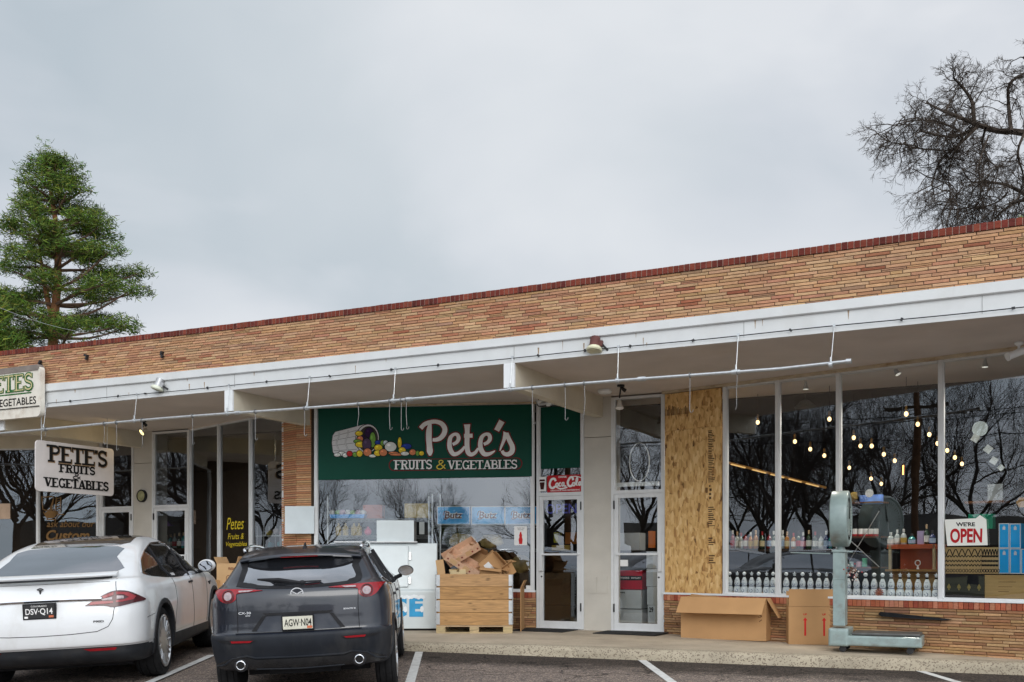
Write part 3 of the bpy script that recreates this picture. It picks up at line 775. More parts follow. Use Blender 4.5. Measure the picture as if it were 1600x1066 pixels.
def U(fr, px, py=700, v=0): return fr.hit(px, py, v)[0]
uR = [U(DR2, 1134), U(DR2, 1216), U(DR2, 1311), U(DR2, 1471), U(DR2, 1690), 7.2]
window(DR2, uR, ZSILL + .028, ZS - .035, wd=.05)
uS = [U(SF, 494.5), U(SF, 834)]
window(SF, [uS[0], uS[1] - .02], ZSILL + .028, ZS - .03, wd=.045)
uL = [.03, U(LF, 343.5), U(LF, 393), U(LF, 445)]
window(LF, uL, .445, ZS - .025, wd=.05)
uF = [-.5, U(FF, 60), FLEN - .03]
window(FF, uF, .645, ZS - .25, wd=.05)
def shop_door(x0, x1, hinge, z0=.185, brushed=False, rail=1.39):
    """frame + transom + leaf in the plane of the columns; hinge: 'l' or 'r'"""
    jw, Z1, ZT = .045, 2.335, ZS - .02
    v = LD
    m = MB()
    m.box(x0, x0 + jw, v - .02, v + .09, .14, ZT); m.box(x1 - jw, x1, v - .02, v + .09, .14, ZT)
    m.box(x0 + jw, x1 - jw, v - .018, v + .088, Z1, Z1 + .055); m.box(x0 + jw, x1 - jw, v - .018, v + .088, ZT - .04, ZT)
    for a in (x0 + jw, x1 - jw - .02): m.box(a, a + .02, v - .004, v + .06, Z1 + .055, ZT - .04)
    fr = bpart(m, 'door_frame', M_alu)
    q = MB(); q.add([(x0 + jw + .02, v + .02, Z1 + .055), (x1 - jw - .02, v + .02, Z1 + .055), (x1 - jw - .02, v + .02, ZT - .04), (x0 + jw + .02, v + .02, ZT - .04)], [(0, 1, 2, 3)])
    bpart(q, 'glass_pane', M_glass, parent=fr, fix=False)
    a, b, c, d = x0 + jw + .004, x1 - jw - .004, z0 + .012, Z1 - .004
    st = .07
    m = MB(); m.box(a, a + st, v - .012, v + .03, c, d); m.box(b - st, b, v - .012, v + .03, c, d); m.box(a + st, b - st, v - .011, v + .03, c, c + .115); m.box(a + st, b - st, v - .011, v + .03, d - .06, d)
    dr = bpart(m, 'glass_door', M_alu)
    q = MB(); q.add([(a + st, v + .01, c + .11), (b - st, v + .01, c + .11), (b - st, v + .01, d - .05), (a + st, v + .01, d - .05)], [(0, 1, 2, 3)])
    bpart(q, 'glass_pane', M_glass, parent=dr, fix=False)
    q = MB(); q.box(a + st * .9, b - st * .9, v - .045, v - .02, rail - .015, rail + .015); q.box(a + .03, a + .06, v - .04, v - .01, rail - .012, rail + .012); q.box(b - .06, b - .03, v - .04, v - .01, rail - .012, rail + .012)
    bpart(q, 'push_bar', M_alu, parent=dr)
    hs = a + .012 if hinge == 'r' else b - .045
    q = MB(); q.box(hs - .0, hs + .05, v - .055, v - .013, rail - .27, rail + .02); bpart(q, 'pull_handle', M_alu, parent=dr, bevel=.004)
    q = MB(); q.cyl((hs + .0 if hinge == 'l' else hs + .03, v - .02, rail - .36), (hs + .0 if hinge == 'l' else hs + .03, v - .011, rail - .36), .014, n=12); bpart(q, 'lock', M_dark, parent=dr)
    hx = b if hinge == 'r' else a
    q = MB()
    [bpart(MB().box(hx - .008, hx + .010, v - .035, v - .012, z, z + .13), 'hinge', M_dark, parent=dr) for z in (.48, 2.1)]
    return dr
shop_door(-7.11, -6.277, 'r'); shop_door(-5.813, -4.935, 'l'); shop_door(-17.09, -16.132, 'r'); shop_door(-15.618, -14.63, 'l')
# aluminium sill step under the doors
for x0, x1 in ((-7.11, -6.277), (-5.813, -4.935), (-17.09, -16.132), (-15.618, -14.63)):
    m = MB(); m.box(x0 + .002, x1 - .002, LD - .05, LD + .1, .15, .196); bpart(m, 'threshold', M_brush)
# oriented-strand board over the first pane
def make_osb():
    m, t, b, out = newmat('strand_board'); L = t.links.new
    tcn = t.nodes.new('ShaderNodeTexCoord')
    mpn = t.nodes.new('ShaderNodeMapping'); mpn.inputs['Scale'].default_value = (1.0, 1, 0.42); mpn.inputs['Rotation'].default_value = (0, .5, 0); L(tcn.outputs['Object'], mpn.inputs[0])
    mp2 = t.nodes.new('ShaderNodeMapping'); mp2.inputs['Scale'].default_value = (1.0, 1, 0.36); mp2.inputs['Rotation'].default_value = (0, -.6, 0); L(tcn.outputs['Object'], mp2.inputs[0])
    outs = []
    for q, s in ((mpn, 26), (mp2, 30)):
        v = t.nodes.new('ShaderNodeTexVoronoi'); v.inputs['Scale'].default_value = s; v.inputs['Randomness'].default_value = 1.0
        L(q.outputs[0], v.inputs['Vector']); sp = t.nodes.new('ShaderNodeSeparateColor'); L(v.outputs['Color'], sp.inputs[0]); outs.append((v, sp))
    mxn = t.nodes.new('ShaderNodeMix'); mxn.data_type = 'FLOAT'; mxn.inputs[0].default_value = .45
    L(outs[0][1].outputs[0], mxn.inputs[2]); L(outs[1][1].outputs[1], mxn.inputs[3])
    r = t.nodes.new('ShaderNodeValToRGB'); els = r.color_ramp.elements
    els[0].position = .05; els[0].color = (.16, .075, .025, 1); els[1].position = .95; els[1].color = (.80, .56, .27, 1)
    for p, c in ((.18, (.44, .23, .075)), (.4, (.62, .37, .135)), (.65, (.70, .44, .17))):
        e_ = els.new(p); e_.color = (*c, 1)
    L(mxn.outputs[0], r.inputs[0]); L(r.outputs[0], b.inputs['Base Color']); b.inputs['Roughness'].default_value = .8
    bp = t.nodes.new('ShaderNodeBump'); bp.inputs['Strength'].default_value = .35; bp.inputs['Distance'].default_value = .01; L(mxn.outputs[0], bp.inputs['Height']); L(bp.outputs[0], b.inputs['Normal'])
    return m
M_osb = make_osb()
uo0, uo1 = .03, U(DR2, 1129.5)
zsplit = 3.27
def board(z0, z1, lab, stamps):
    t = thing('strand_board_panel', lab, 'wooden board', DR2, (0, -.06, z0))
    m = MB(); m.box(uo0, uo1, 0, .045, 0.0, z1 - z0 - .004); m.build('board', M_osb, t)
    s = MB()
    for (u, z, wd, hh, n, vert) in stamps:
        for i in range(n):
            k = rnd.uniform(.5, 1)
            if vert: s.box(u + rnd.uniform(0, .01), u + wd * k, -.0015, .001, z - z0 + i * hh, z - z0 + i * hh + hh * rnd.uniform(.35, .7))
            else: s.box(u + i * hh, u + i * hh + hh * rnd.uniform(.3, .75), -.0015, .001, z - z0, z - z0 + wd * k)
    s.build('ink_stamp', mat('faded_ink', (.10, .055, .03), .8, var=.5, scale=30), t)
board(ZSILL + .03, zsplit, 'tall yellow strand board fixed upright over the window beside the right glass door', [(uo1 - .21, 1.25, .12, .034, 4, 1), (uo1 - .21, 1.52, .11, .03, 4, 1), (uo1 - .215, 1.8, .12, .03, 10, 1), (uo1 - .20, 2.2, .05, .06, 4, 1), (uo1 - .215, 2.45, .12, .026, 30, 1)])
board(zsplit, ZS - .04, 'short strand board with the dark stamp under the soffit, above the tall board', [(uo0 + .0, 3.50, .16, .021, 21, 0)])
# ------------------------------------------------------------------ cars
def in_poly(p, poly):
    x, y = p; c = False; n = len(poly); j = n - 1
    for i in range(n):
        xi, yi = poly[i]; xj, yj = poly[j]
        if (yi > y) != (yj > y) and x < (xj - xi) * (y - yi) / (yj - yi) + xi: c = not c
        j = i
    return c
def resample(poly, res):
    out = []
    n = len(poly)
    for i in range(n):
        a, b = poly[i], poly[(i + 1) % n]; l = math.hypot(b[0] - a[0], b[1] - a[1]); k = max(1, int(math.ceil(l / res)))
        for j in range(k): out.append((a[0] + (b[0] - a[0]) * j / k, a[1] + (b[1] - a[1]) * j / k))
    return out
AX = {'rear': (lambda a, b: Vector((a, -3, b)), Vector((0, 1, 0))), 'right': (lambda a, b: Vector((3, a, b)), Vector((-1, 0, 0))), 'left': (lambda a, b: Vector((-3, a, b)), Vector((1, 0, 0))), 'top': (lambda a, b: Vector((a, b, 4)), Vector((0, 0, -1)))}
def cast(bvh, axis, a, b):
    f, d = AX[axis]; o = f(a, b); h = bvh.ray_cast(o, d)
    if h[0] is None:
        h2 = bvh.find_nearest(o + d * 2.2); return h2[0], (h2[1] if h2[1].dot(d) < 0 else -h2[1])
    return h[0], (h[1] if h[1].dot(d) < 0 else -h[1])
def panel(mb, bvh, poly, axis='rear', off=.004, res=.06, mi=0, skirt=.008, smooth=0, depth=None):
    if smooth: poly = smooth_pts(list(poly) + [poly[0]], smooth)[:-1]
    ed = resample(poly, res); n = len(ed)
    xs_ = [p[0] for p in ed]; ys_ = [p[1] for p in ed]; pts = list(ed)
    x = min(xs_) + res * .5
    while x < max(xs_):
        y = min(ys_) + res * .5
        while y < max(ys_):
            if in_poly((x, y), ed) and min((x - a) ** 2 + (y - b) ** 2 for a, b in ed) > (res * .45) ** 2: pts.append((x, y))
            y += res
        x += res
    r = delaunay_2d_cdt([Vector(p) for p in pts], [(i, (i + 1) % n) for i in range(n)], [list(range(n))], 1, 1e-6)
    V = []; N = []
    for p in r[0]:
        h, nn = cast(bvh, axis, p.x, p.y); V.append(h + nn * off); N.append(nn)
    fs = [tuple(f) for f in r[2]]
    # skirt along boundary edges
    cnt = {}
    for f in fs:
        for i in range(len(f)):
            e_ = (f[i], f[(i + 1) % len(f)]); cnt[tuple(sorted(e_))] = cnt.get(tuple(sorted(e_)), 0) + 1
    k = len(V); idx = {}
    V2 = list(V)
    for e_, c_ in cnt.items():
        if c_ == 1:
            for q in e_:
                if q not in idx: idx[q] = len(V2); V2.append(V[q] - N[q] * (off + skirt))
            fs.append((e_[0], e_[1], idx[e_[1]], idx[e_[0]]))
    mb.add(V2, fs, mi)
def strip(mb, bvh, pts, wd, axis='rear', off=.003, res=.03, mi=0, r=None):
    """a line laid on the skin: seam, trim or bead"""
    P = []
    for i in range(len(pts) - 1):
        a, b = pts[i], pts[i + 1]; l = math.hypot(b[0] - a[0], b[1] - a[1]); k = max(1, int(l / res))
        for j in range(k): P.append((a[0] + (b[0] - a[0]) * j / k, a[1] + (b[1] - a[1]) * j / k))
    P.append(pts[-1])
    Q = []
    for p in P:
        h, nn = cast(bvh, axis, *p); Q.append(h + nn * off)
    mb.tube(Q, wd / 2, 6, mi)
def loft_body(slices, k=6, bulge=.07, fb=.12, taper=.035):
    S = smooth_pts(slices, k); V = []; F = []
    def ring(z, yr, yf, w_, cr, cf):
        L = yf - yr; cr = min(cr, w_ * .85, L * .45); cf = min(cf, w_ * .85, L * .45); H = []
        for i in range(13):
            x = (w_ - cr) * i / 12; H.append((x, yr + bulge * (x / max(w_, .01)) ** 2 * min(1, L)))
        y0 = H[-1][1]
        for i in range(1, 11):
            a = PI / 2 * i / 10; H.append((w_ - cr + cr * math.sin(a) ** .9, y0 + cr * (1 - math.cos(a) ** .9)))
        ya = H[-1][1]; yb = yf - cf - fb * min(1, L)
        for i in range(1, 31):
            y = ya + (yb - ya) * i / 30; H.append((w_, y))
        for i in range(1, 11):
            a = PI / 2 * i / 10; H.append((w_ - cf + cf * math.cos(a), yb + cf * math.sin(a)))
        xe = H[-1][0]; ye = H[-1][1]
        for i in range(1, 9):
            x = xe * (1 - i / 8); H.append((x, ye + fb * min(1, L) * (1 - (x / max(xe, .01)) ** 2)))
        ym = (yr + yf) / 2
        H = [(x * (1 - taper * (abs(y - ym) / (L / 2 + .01)) ** 3), y) for x, y in H]
        full = H + [(-x, y) for x, y in H[-2:0:-1]]
        return [(x, y, z) for x, y in full]
    rings = [ring(*s) for s in S]; n = len(rings[0])
    for rg in rings: V += rg
    for i in range(len(rings) - 1):
        for j in range(n): F.append((i * n + j, i * n + (j + 1) % n, (i + 1) * n + (j + 1) % n, (i + 1) * n + j))
    for base, flip in ((0, 1), ((len(rings) - 1) * n, 0)):
        h = n // 2; idx = [base + q for q in range(n)]
        c = Vector((0, 0, 0))
        for q in idx: c += Vector(V[q])
        c /= n; V.append(tuple(c)); ci = len(V) - 1
        for j in range(n):
            f = (idx[j], idx[(j + 1) % n], ci); F.append(f[::-1] if flip else f)
    return V, F
def car_shell(name, slices, wheels, Rc, matfn, mats, parent, **k):
    V, F = loft_body(slices, **k)
    me = bpy.data.meshes.new(name); me.from_pydata(V, [], F); me.update()
    bm = bmesh.new(); bm.from_mesh(me); bmesh.ops.recalc_face_normals(bm, faces=bm.faces); bm.to_mesh(me)
    bvh = BVHTree.FromBMesh(bm); bm.free()
    o = bpy.data.objects.new(name, me); C.objects.link(o)
    cb = MB()
    for (x, y, z) in wheels:
        s = 1 if x > 0 else -1
        cb.lathe([(Rc, -.2), (Rc, .2)], 40, (x + s * .02, y, z), 'x')
    cut = cb.build('cutter', mats[0], None)
    bo = o.modifiers.new('b', 'BOOLEAN'); bo.operation = 'DIFFERENCE'; bo.object = cut; bo.solver = 'EXACT'
    dg = bpy.context.evaluated_depsgraph_get(); dg.update()
    m2 = bpy.data.meshes.new_from_object(o.evaluated_get(dg))
    o.modifiers.clear(); o.data = m2; m2.name = name
    bpy.data.objects.remove(cut); bpy.data.meshes.remove(me)
    m2.materials.clear()
    for q in mats: m2.materials.append(q)
    for p in m2.polygons:
        c = p.center; mi = matfn(c, p.normal)
        for (x, y, z) in wheels:
            if math.hypot(c.y - y, c.z - z) < Rc + .004 and abs(c.x - x) < .24: 
                rad = Vector((0, c.y - y, c.z - z)); 
                if rad.length > Rc - .02 and abs(p.normal.x) < .5 or abs(p.normal.x) > .8 and abs(abs(c.x) - abs(x)) > .12 and abs(c.x) < abs(x): mi = 1
        p.material_index = mi
    m2.polygons.foreach_set('use_smooth', [True] * len(m2.polygons)); m2.set_sharp_from_angle(angle=R(38))
    o.parent = parent
    return o, bvh
M_tyre = mat('tyre_rubber', (0.02, 0.02, 0.021), 0.85, var=0.25, scale=20, bump=.2, bscale=60)
M_rim = mat('alloy_rim', (0.55, 0.56, 0.57), 0.28, .85, var=.08)
def wheel(parent, x, y, Rt, wd, rimR, spokes, twist=.0):
    s = 1 if x > 0 else -1; h = wd / 2
    t = MB()
    pr = [(rimR - .01, -h * .8), (rimR + .01, -h * .95), (Rt - .04, -h), (Rt - .012, -h * .85), (Rt - .006, -h * .62), (Rt - .014, -h * .6), (Rt - .014, -h * .56), (Rt, -h * .54), (Rt, -h * .06), (Rt - .01, -h * .05), (Rt - .01, h * .05), (Rt, h * .06), (Rt, h * .54), (Rt - .014, h * .56), (Rt - .014, h * .6), (Rt - .006, h * .62), (Rt - .012, h * .85), (Rt - .04, h), (rimR + .01, h * .95), (rimR - .01, h * .8)]
    t.lathe(pr, 48, (x, y, Rt), 'x'); w_ = t.build('wheel', M_tyre, parent, smooth=True, sharp=30)
    r = MB(); xo = x + s * h
    def Rg(prf, mi=0): r.lathe([(a, b * s) for a, b in prf], 48, (x, y, Rt), 'x', mi)
    Rg([(rimR + .004, h * .9), (rimR + .006, h * 1.0), (rimR - .012, h * 1.02), (rimR - .03, h * .8), (rimR - .04, h * .2), (rimR - .035, -h * .7), (.02, -h * .7)], 0)
    Rg([(rimR - .045, h * .25), (.03, h * .2)], 1)
    for i in range(spokes):
        a = 2 * PI * i / spokes
        for da, rr in ((-.10, 1), (.10, 1)):
            p0 = (.055, a + da * .8); p1 = (rimR - .018, a + da * 1.15 + twist)
            q0 = (x + s * h * .62, y + p0[0] * math.cos(p0[1]), Rt + p0[0] * math.sin(p0[1])); q1 = (x + s * h * .93, y + p1[0] * math.cos(p1[1]), Rt + p1[0] * math.sin(p1[1]))
            r.tube([q0, ((q0[0] + q1[0]) / 2 + s * .012, (q0[1] + q1[1]) / 2, (q0[2] + q1[2]) / 2), q1], [.018, .013, .012], 6)
    Rg([(.062, h * .4), (.062, h * .68), (.045, h * .74), (.001, h * .75)], 0)
    r.build('rim', [M_rim, M_black], w_, smooth=True, sharp=40)
    return w_
def text_on(mb, bvh, txt, u0, u1, z0, z1, axis='rear', off=.006, mi=0, bold=0.0, shear=0):
    vs, fs = text_poly(txt, bold); vs = [(x + shear * y, y) for x, y in vs]
    xa = min(v[0] for v in vs); xb = max(v[0] for v in vs); ya = min(v[1] for v in vs); yb = max(v[1] for v in vs); P = []
    for x, y in vs:
        h, nn = cast(bvh, axis, u0 + (u1 - u0) * (x - xa) / (xb - xa), z0 + (z1 - z0) * (y - ya) / (yb - ya)); P.append(h + nn * off)
    mb.add(P, fs, mi)
M_cglass = None
def car_glass():
    m, t, b, out = newmat('tinted_car_glass')
    b.inputs['Base Color'].default_value = (.012, .013, .015, 1); b.inputs['Roughness'].default_value = .03; b.inputs['Specular IOR Level'].default_value = .6
    g_ = t.nodes.new('ShaderNodeBsdfGlossy'); g_.inputs['Roughness'].default_value = .03; g_.inputs[0].default_value = (.88, .9, .95, 1)
    mxs = t.nodes.new('ShaderNodeMixShader'); mxs.inputs[0].default_value = .30
    t.links.new(b.outputs[0], mxs.inputs[1]); t.links.new(g_.outputs[0], mxs.inputs[2]); t.links.new(mxs.outputs[0], out.inputs[0])
    n = t.nodes.new('ShaderNodeTexNoise'); n.inputs['Scale'].default_value = 3; r = t.nodes.new('ShaderNodeMapRange'); r.inputs['To Min'].default_value = .32; r.inputs['To Max'].default_value = .46
    t.links.new(n.outputs[0], r.inputs['Value']); t.links.new(r.outputs[0], mxs.inputs[0])
    return m
M_cglass = car_glass()
M_lampred = mat('tail_lamp_red', (0.26, 0.004, 0.010), 0.16, var=.15, scale=20, coat=.25)
M_lampdk = mat('tail_lamp_smoke', (0.06, 0.006, 0.008), 0.2, coat=.15)
M_lampcl = mat('tail_lamp_clear', (0.34, 0.27, 0.28), 0.2, var=.3, scale=40, coat=.3)
M_badge = mat('badge_silver', (.62, .63, .65), .35, 0.3)
M_chrome = mat('chrome', (0.72, 0.73, 0.75), 0.12, 1.0, var=.04)
def car_root(name, label, O, yaw, roll):
    t = thing(name, label, 'car')
    pitch = math.atan(.022)
    M = Matrix.Rotation(yaw, 4, 'Z') @ Matrix.Rotation(pitch, 4, 'X') @ Matrix.Rotation(-roll, 4, 'Y')
    t.rotation_euler = M.to_euler(); return t, M
def place_car(t, M, contact, world):
    p = Vector(world) - (M.to_3x3() @ Vector(contact)); t.location = p

# ---- white electric car
M_cw = mat('pearl_white_paint', (0.70, 0.71, 0.715), 0.28, var=.03, scale=2, coat=.7, stain=(2.5, .38, (.45, .42, .37), (1.3, 1.3, 1.0)))
M_clad = mat('dark_cladding', (0.028, 0.03, 0.034), 0.55, var=.2, scale=6, stain=(3, .35, (.10, .09, .08), (1, 1, 2)))
car, MC = car_root('electric_car', 'white electric car with dark glass rear hatch, parked at the left edge', None, R(5.94), R(2.8))
place_car(car, MC, (.93, 1.03, 0), (-3.90, 11.43, lot_z(-3.9, 11.43) + .0))
sl_ = [(.22, .50, 4.7, .78, .2, .3), (.26, .22, 4.9, .93, .25, .4), (.34, .08, 5.0, .975, .3, .5), (.44, .03, 5.03, .985, .32, .55), (.47, .0, 5.04, .99, .32, .55), (.60, -.01, 5.04, .998, .34, .6), (.75, .0, 5.02, 1.0, .34, .6), (.88, .03, 4.97, .997, .34, .62), (.99, .07, 4.75, .985, .32, .62), (1.06, .11, 4.3, .955, .30, .55), (1.11, .17, 3.95, .92, .27, .5), (1.14, .30, 3.75, .885, .26, .45), (1.22, .50, 3.6, .835, .26, .4), (1.31, .73, 3.42, .785, .25, .38), (1.40, .98, 3.18, .735, .24, .36), (1.475, 1.26, 2.95, .68, .23, .34), (1.535, 1.58, 2.8, .60, .2, .3), (1.572, 1.92, 2.7, .48, .16, .2), (1.590, 2.20, 2.6, .28, .1, .1), (1.595, 2.36, 2.52, .06, .02, .02)]
WT = [(.845, 1.03, .385), (-.845, 1.03, .385), (.845, 3.995, .385), (-.845, 3.995, .385)]
def fn(c, n):
    if c.z < .44 and c.y < .75 - .1 * 0 and c.z < .44 - max(0, (c.y - .35)) * .12: return 1
    if c.z < .36: return 1
    return 0
sh, bv = car_shell('body', sl_, WT, .425, fn, [M_cw, M_clad], car)
def both(fn_): fn_('right', 1); fn_('left', -1)
m = MB(); panel(m, bv, [(-.63, 1.175), (.63, 1.175), (.56, 1.34), (.48, 1.455), (-.48, 1.455), (-.56, 1.34)], 'rear', .004, .07, smooth=3); m.build('rear_window', M_cglass, car, smooth=True)
m = MB(); panel(m, bv, [(-.48, 1.27), (.48, 1.27), (.52, 1.9), (.46, 3.2), (-.46, 3.2), (-.52, 1.9)], 'top', .004, .09, smooth=3); m.build('roof_glass', M_cglass, car, smooth=True)
m = MB()
for ax in ('right', 'left'): panel(m, bv, [(.66, 1.16), (.92, 1.285), (1.3, 1.39), (1.8, 1.475), (2.3, 1.49), (2.75, 1.43), (3.15, 1.30), (3.45, 1.13), (3.5, 1.07), (2.8, 1.055), (1.7, 1.065), (1.0, 1.10), (.74, 1.13)], ax, .004, .07, smooth=3)
sw_ = split_build(m, 'side_window', M_cglass, car, smooth=True)[0]
m = MB()
for ax in ('right', 'left'):
    strip(m, bv, [(.66, 1.16), (.92, 1.285), (1.3, 1.39), (1.8, 1.475), (2.3, 1.49), (2.75, 1.43), (3.15, 1.30), (3.45, 1.13)], .014, ax, .007)
split_build(m, 'chrome_trim', M_chrome, sw_, smooth=True)
m = MB()
for ax in ('right', 'left'):
    strip(m, bv, [(1.62, 1.07), (1.56, 1.43)], .03, ax, .007); strip(m, bv, [(2.55, 1.06), (2.66, 1.44)], .02, ax, .006)
split_build(m, 'window_pillar', M_black, sw_, smooth=True)
# fixed rear spoiler standing off the hatch
m = MB()
P = []; K = 20
for i in range(K + 1):
    x = -.70 + 1.40 * i / K; y = .045 + .22 * (abs(x) / .7) ** 2.6; e_ = 1 - .3 * (abs(x) / .7) ** 4
    P.append([(x, y, 1.150), (x, y - .012, 1.163), (x, y + .02, 1.176), (x, y + .16 * e_, 1.196), (x, y + .17 * e_, 1.170), (x, y + .03, 1.146)])
vs = [q for r_ in P for q in r_]; fs = []
for i in range(K):
    for j in range(6): fs.append((i * 6 + j, i * 6 + (j + 1) % 6, (i + 1) * 6 + (j + 1) % 6, (i + 1) * 6 + j))
fs += [tuple(range(6)), tuple(range(K * 6, K * 6 + 6))]
m.add(vs, fs); m.build('rear_spoiler', M_cw, car, smooth=True)
m = MB(); panel(m, bv, [(-.66, 1.095), (.66, 1.095), (.63, 1.17), (-.63, 1.17)], 'rear', .002, .06); m.build('spoiler_recess', M_black, car, smooth=True)
m = MB(); strip(m, bv, [(-.60, .925), (-.3, .934), (0, .936), (.3, .934), (.60, .925)], .042, 'rear', .008); m.build('chrome_bar', M_chrome, car, smooth=True)
def lampT(s):
    m = MB(); O_ = [(s * .44, .862), (s * .60, .955), (s * .72, .998), (s * .84, .985), (s * .93, .93), (s * .965, .885), (s * .90, .868), (s * .72, .835), (s * .62, .855)]
    panel(m, bv, O_, 'rear', .010, .04, smooth=3); o = m.build('tail_lamp', M_lampdk, car, smooth=True)
    m = MB(); panel(m, bv, [(s * .735, .985), (s * .84, .972), (s * .90, .93), (s * .88, .90), (s * .80, .885), (s * .735, .88), (s * .735, .90), (s * .80, .905), (s * .845, .925), (s * .80, .955), (s * .735, .96)], 'rear', .014, .03)
    panel(m, bv, [(s * .50, .895), (s * .60, .90), (s * .71, .895), (s * .71, .875), (s * .60, .872), (s * .48, .868)], 'rear', .014, .03)
    panel(m, bv, [(s * .60, .945), (s * .71, .985), (s * .71, .955), (s * .62, .925)], 'rear', .014, .03); m.build('red_lens', M_lampred, o, smooth=True)
    m = MB(); panel(m, bv, [(s * .59, .918), (s * .70, .935), (s * .70, .912), (s * .60, .905)], 'rear', .014, .03)
    panel(m, bv, [(s * .74, .948), (s * .80, .942), (s * .80, .915), (s * .74, .915)], 'rear', .014, .03); m.build('clear_lens', M_lampcl, o, smooth=True)
lampT(1); lampT(-1)
m = MB()
panel(m, bv, [(s, .44 - .015) for s in (.40, .72)] + [(.70, .40), (.46, .40)], 'rear', .006, .03); m.build('reflector', M_lampred, car, smooth=True)
m = MB(); panel(m, bv, [(-.40, .425), (-.72, .425), (-.70, .40), (-.46, .40)], 'rear', .006, .03); m.build('reflector', M_lampred, car, smooth=True)
# hatch seam, bumper seam, door seams
m = MB(); strip(m, bv, [(.71, 1.12), (.735, .99), (.722, .84), (.705, .72), (.66, .645), (.55, .60), (.3, .585), (0, .58), (-.3, .585), (-.55, .60), (-.66, .645), (-.705, .72), (-.722, .84), (-.735, .99), (-.71, 1.12)], .007, 'rear', .0005)
for ax in ('right', 'left'):
    strip(m, bv, [(.32, .70), (.62, .72)], .005, ax, .0005)
    strip(m, bv, [(1.62, 1.06), (1.66, .8), (1.55, .6), (1.5, .44)], .006, ax, .0005); strip(m, bv, [(2.55, 1.05), (2.58, .6), (2.56, .40)], .006, ax, .0005); strip(m, bv, [(3.5, 1.06), (3.46, .7), (3.42, .42)], .006, ax, .0005)
split_build(m, 'panel_seam', M_black, car)
# wheel arch cladding and sill
def annul(cy, cz, r0, r1, a0, a1, n=16): return arc(cy, cz, r1, r1, a0, a1, n) + arc(cy, cz, r0, r0, a1, a0, n)
m = MB()
for ax in ('right', 'left'):
    for cy in (1.03, 3.995): panel(m, bv, annul(cy, .385, .425, .475, -12, 192), ax, .012, .05, skirt=.03)
    panel(m, bv, [(1.47, .30), (3.56, .30), (3.56, .40), (1.47, .43)], ax, .01, .08)
split_build(m, 'arch_cladding', M_clad, car, smooth=True)
for ax in ('right', 'left'):
    m = MB(); panel(m, bv, [(2.38, .965), (2.60, .970), (2.60, .995), (2.38, .990)], ax, .01, .03); m.build('door_handle', M_black, car, smooth=True)
    m = MB(); panel(m, bv, [(3.62, .93), (3.80, .945), (3.70, .89)], ax, .008, .03); m.build('fender_marker', M_black, car)
for s in (1, -1):
    m = MB(); m.blob((s * 1.06, 3.22, 1.155), (.115, .09, .085), 3, 14, 10, 0.0); mi_ = m.build('wing_mirror', M_cw, car, smooth=True)
    m = MB(); m.tube([(s * .90, 3.27, 1.07), (s * 1.0, 3.24, 1.10)], .028, 8); m.build('mirror_arm', M_black, mi_, smooth=True)
    m = MB(); m.lathe([(.07, 0), (.066, .012), (.001, .014)], 20, (s * 1.06, 3.145, 1.155), 'y', M=Matrix.Diagonal((1.25, -1, 1))); m.build('mirror_glass', M_cglass, mi_, smooth=True)
for (x, y, z) in WT: wheel(car, x, y, .385, .265, .285, 5 * 2, .12)
# plate and badges
def plate(parent, bvh, x0, x1, z0, z1, colr, tcol, rows, frame=M_black, stick=None):
    h, nn = cast(bvh, 'rear', (x0 + x1) / 2, (z0 + z1) / 2); y = h.y - .02
    m = MB(); m.box(x0 - .008, x1 + .008, y - .004, y + .03, z0 - .008, z1 + .008); o = m.build('number_plate', frame, parent, bevel=.003)
    m = MB(); m.box(x0 + .004, x1 - .004, y - .007, y - .003, z0 + .004, z1 - .004); m.build('plate_face', colr, o)
    m = MB()
    for (t_, a, b, c, d, bo) in rows: put_text(m, t_, x0 + (x1 - x0) * a, x0 + (x1 - x0) * b, z0 + (z1 - z0) * c, z0 + (z1 - z0) * d, y - .0085, bold=bo)
    m.build('plate_lettering', tcol, o, fix=False)
    if stick:
        for i, (a, b, c, d, mm) in enumerate(stick):
            m = MB(); m.box(x0 + (x1 - x0) * a, x0 + (x1 - x0) * b, y - .008, y - .006, z0 + (z1 - z0) * c, z0 + (z1 - z0) * d); m.build('plate_sticker', mm, o)
    return o
M_plb = mat('plate_black', (.015, .015, .016), .4); M_plw = mat('plate_white', (.62, .60, .50), .5, var=.1); M_stick = mat('orange_sticker', (.60, .16, .08), .6)
plate(car, bv, -.145, .16, .762, .905, M_plb, M_wht, [('DSV·Q14', .07, .93, .22, .72, .012), ('COLORADO', .25, .75, .82, .93, .0)], stick=[(.03, .14, .04, .18, M_wht), (.80, .95, .05, .20, M_stick)])
m = MB(); h, nn = cast(bv, 'rear', 0, 1.02); yb = h.y - .006
ribbon(m, arc(0, .96, .062, .098, 60, 120, 8), .013, yb); m.prism([(-.012, 1.04), (.012, 1.04), (.003, .985), (0, .975), (-.003, .985)], yb - .003, yb + .004); ribbon(m, arc(0, .95, .06, .095, 70, 110, 8), .008, yb - .0006)
m.build('badge', M_dark, car)
m = MB(); text_on(m, bv, 'P90D', .52, .62, .690, .712, bold=.03); m.build('badge', M_dark, car, fix=False)
m = MB(); text_on(m, bv, 'MODEL', -.64, -.52, .690, .708, bold=.02); m.build('badge', M_dark, car, fix=False)
m = MB(); m.box(-.70, .70, .75, 4.5, .17, .235); m.build('underbody', M_black, car)

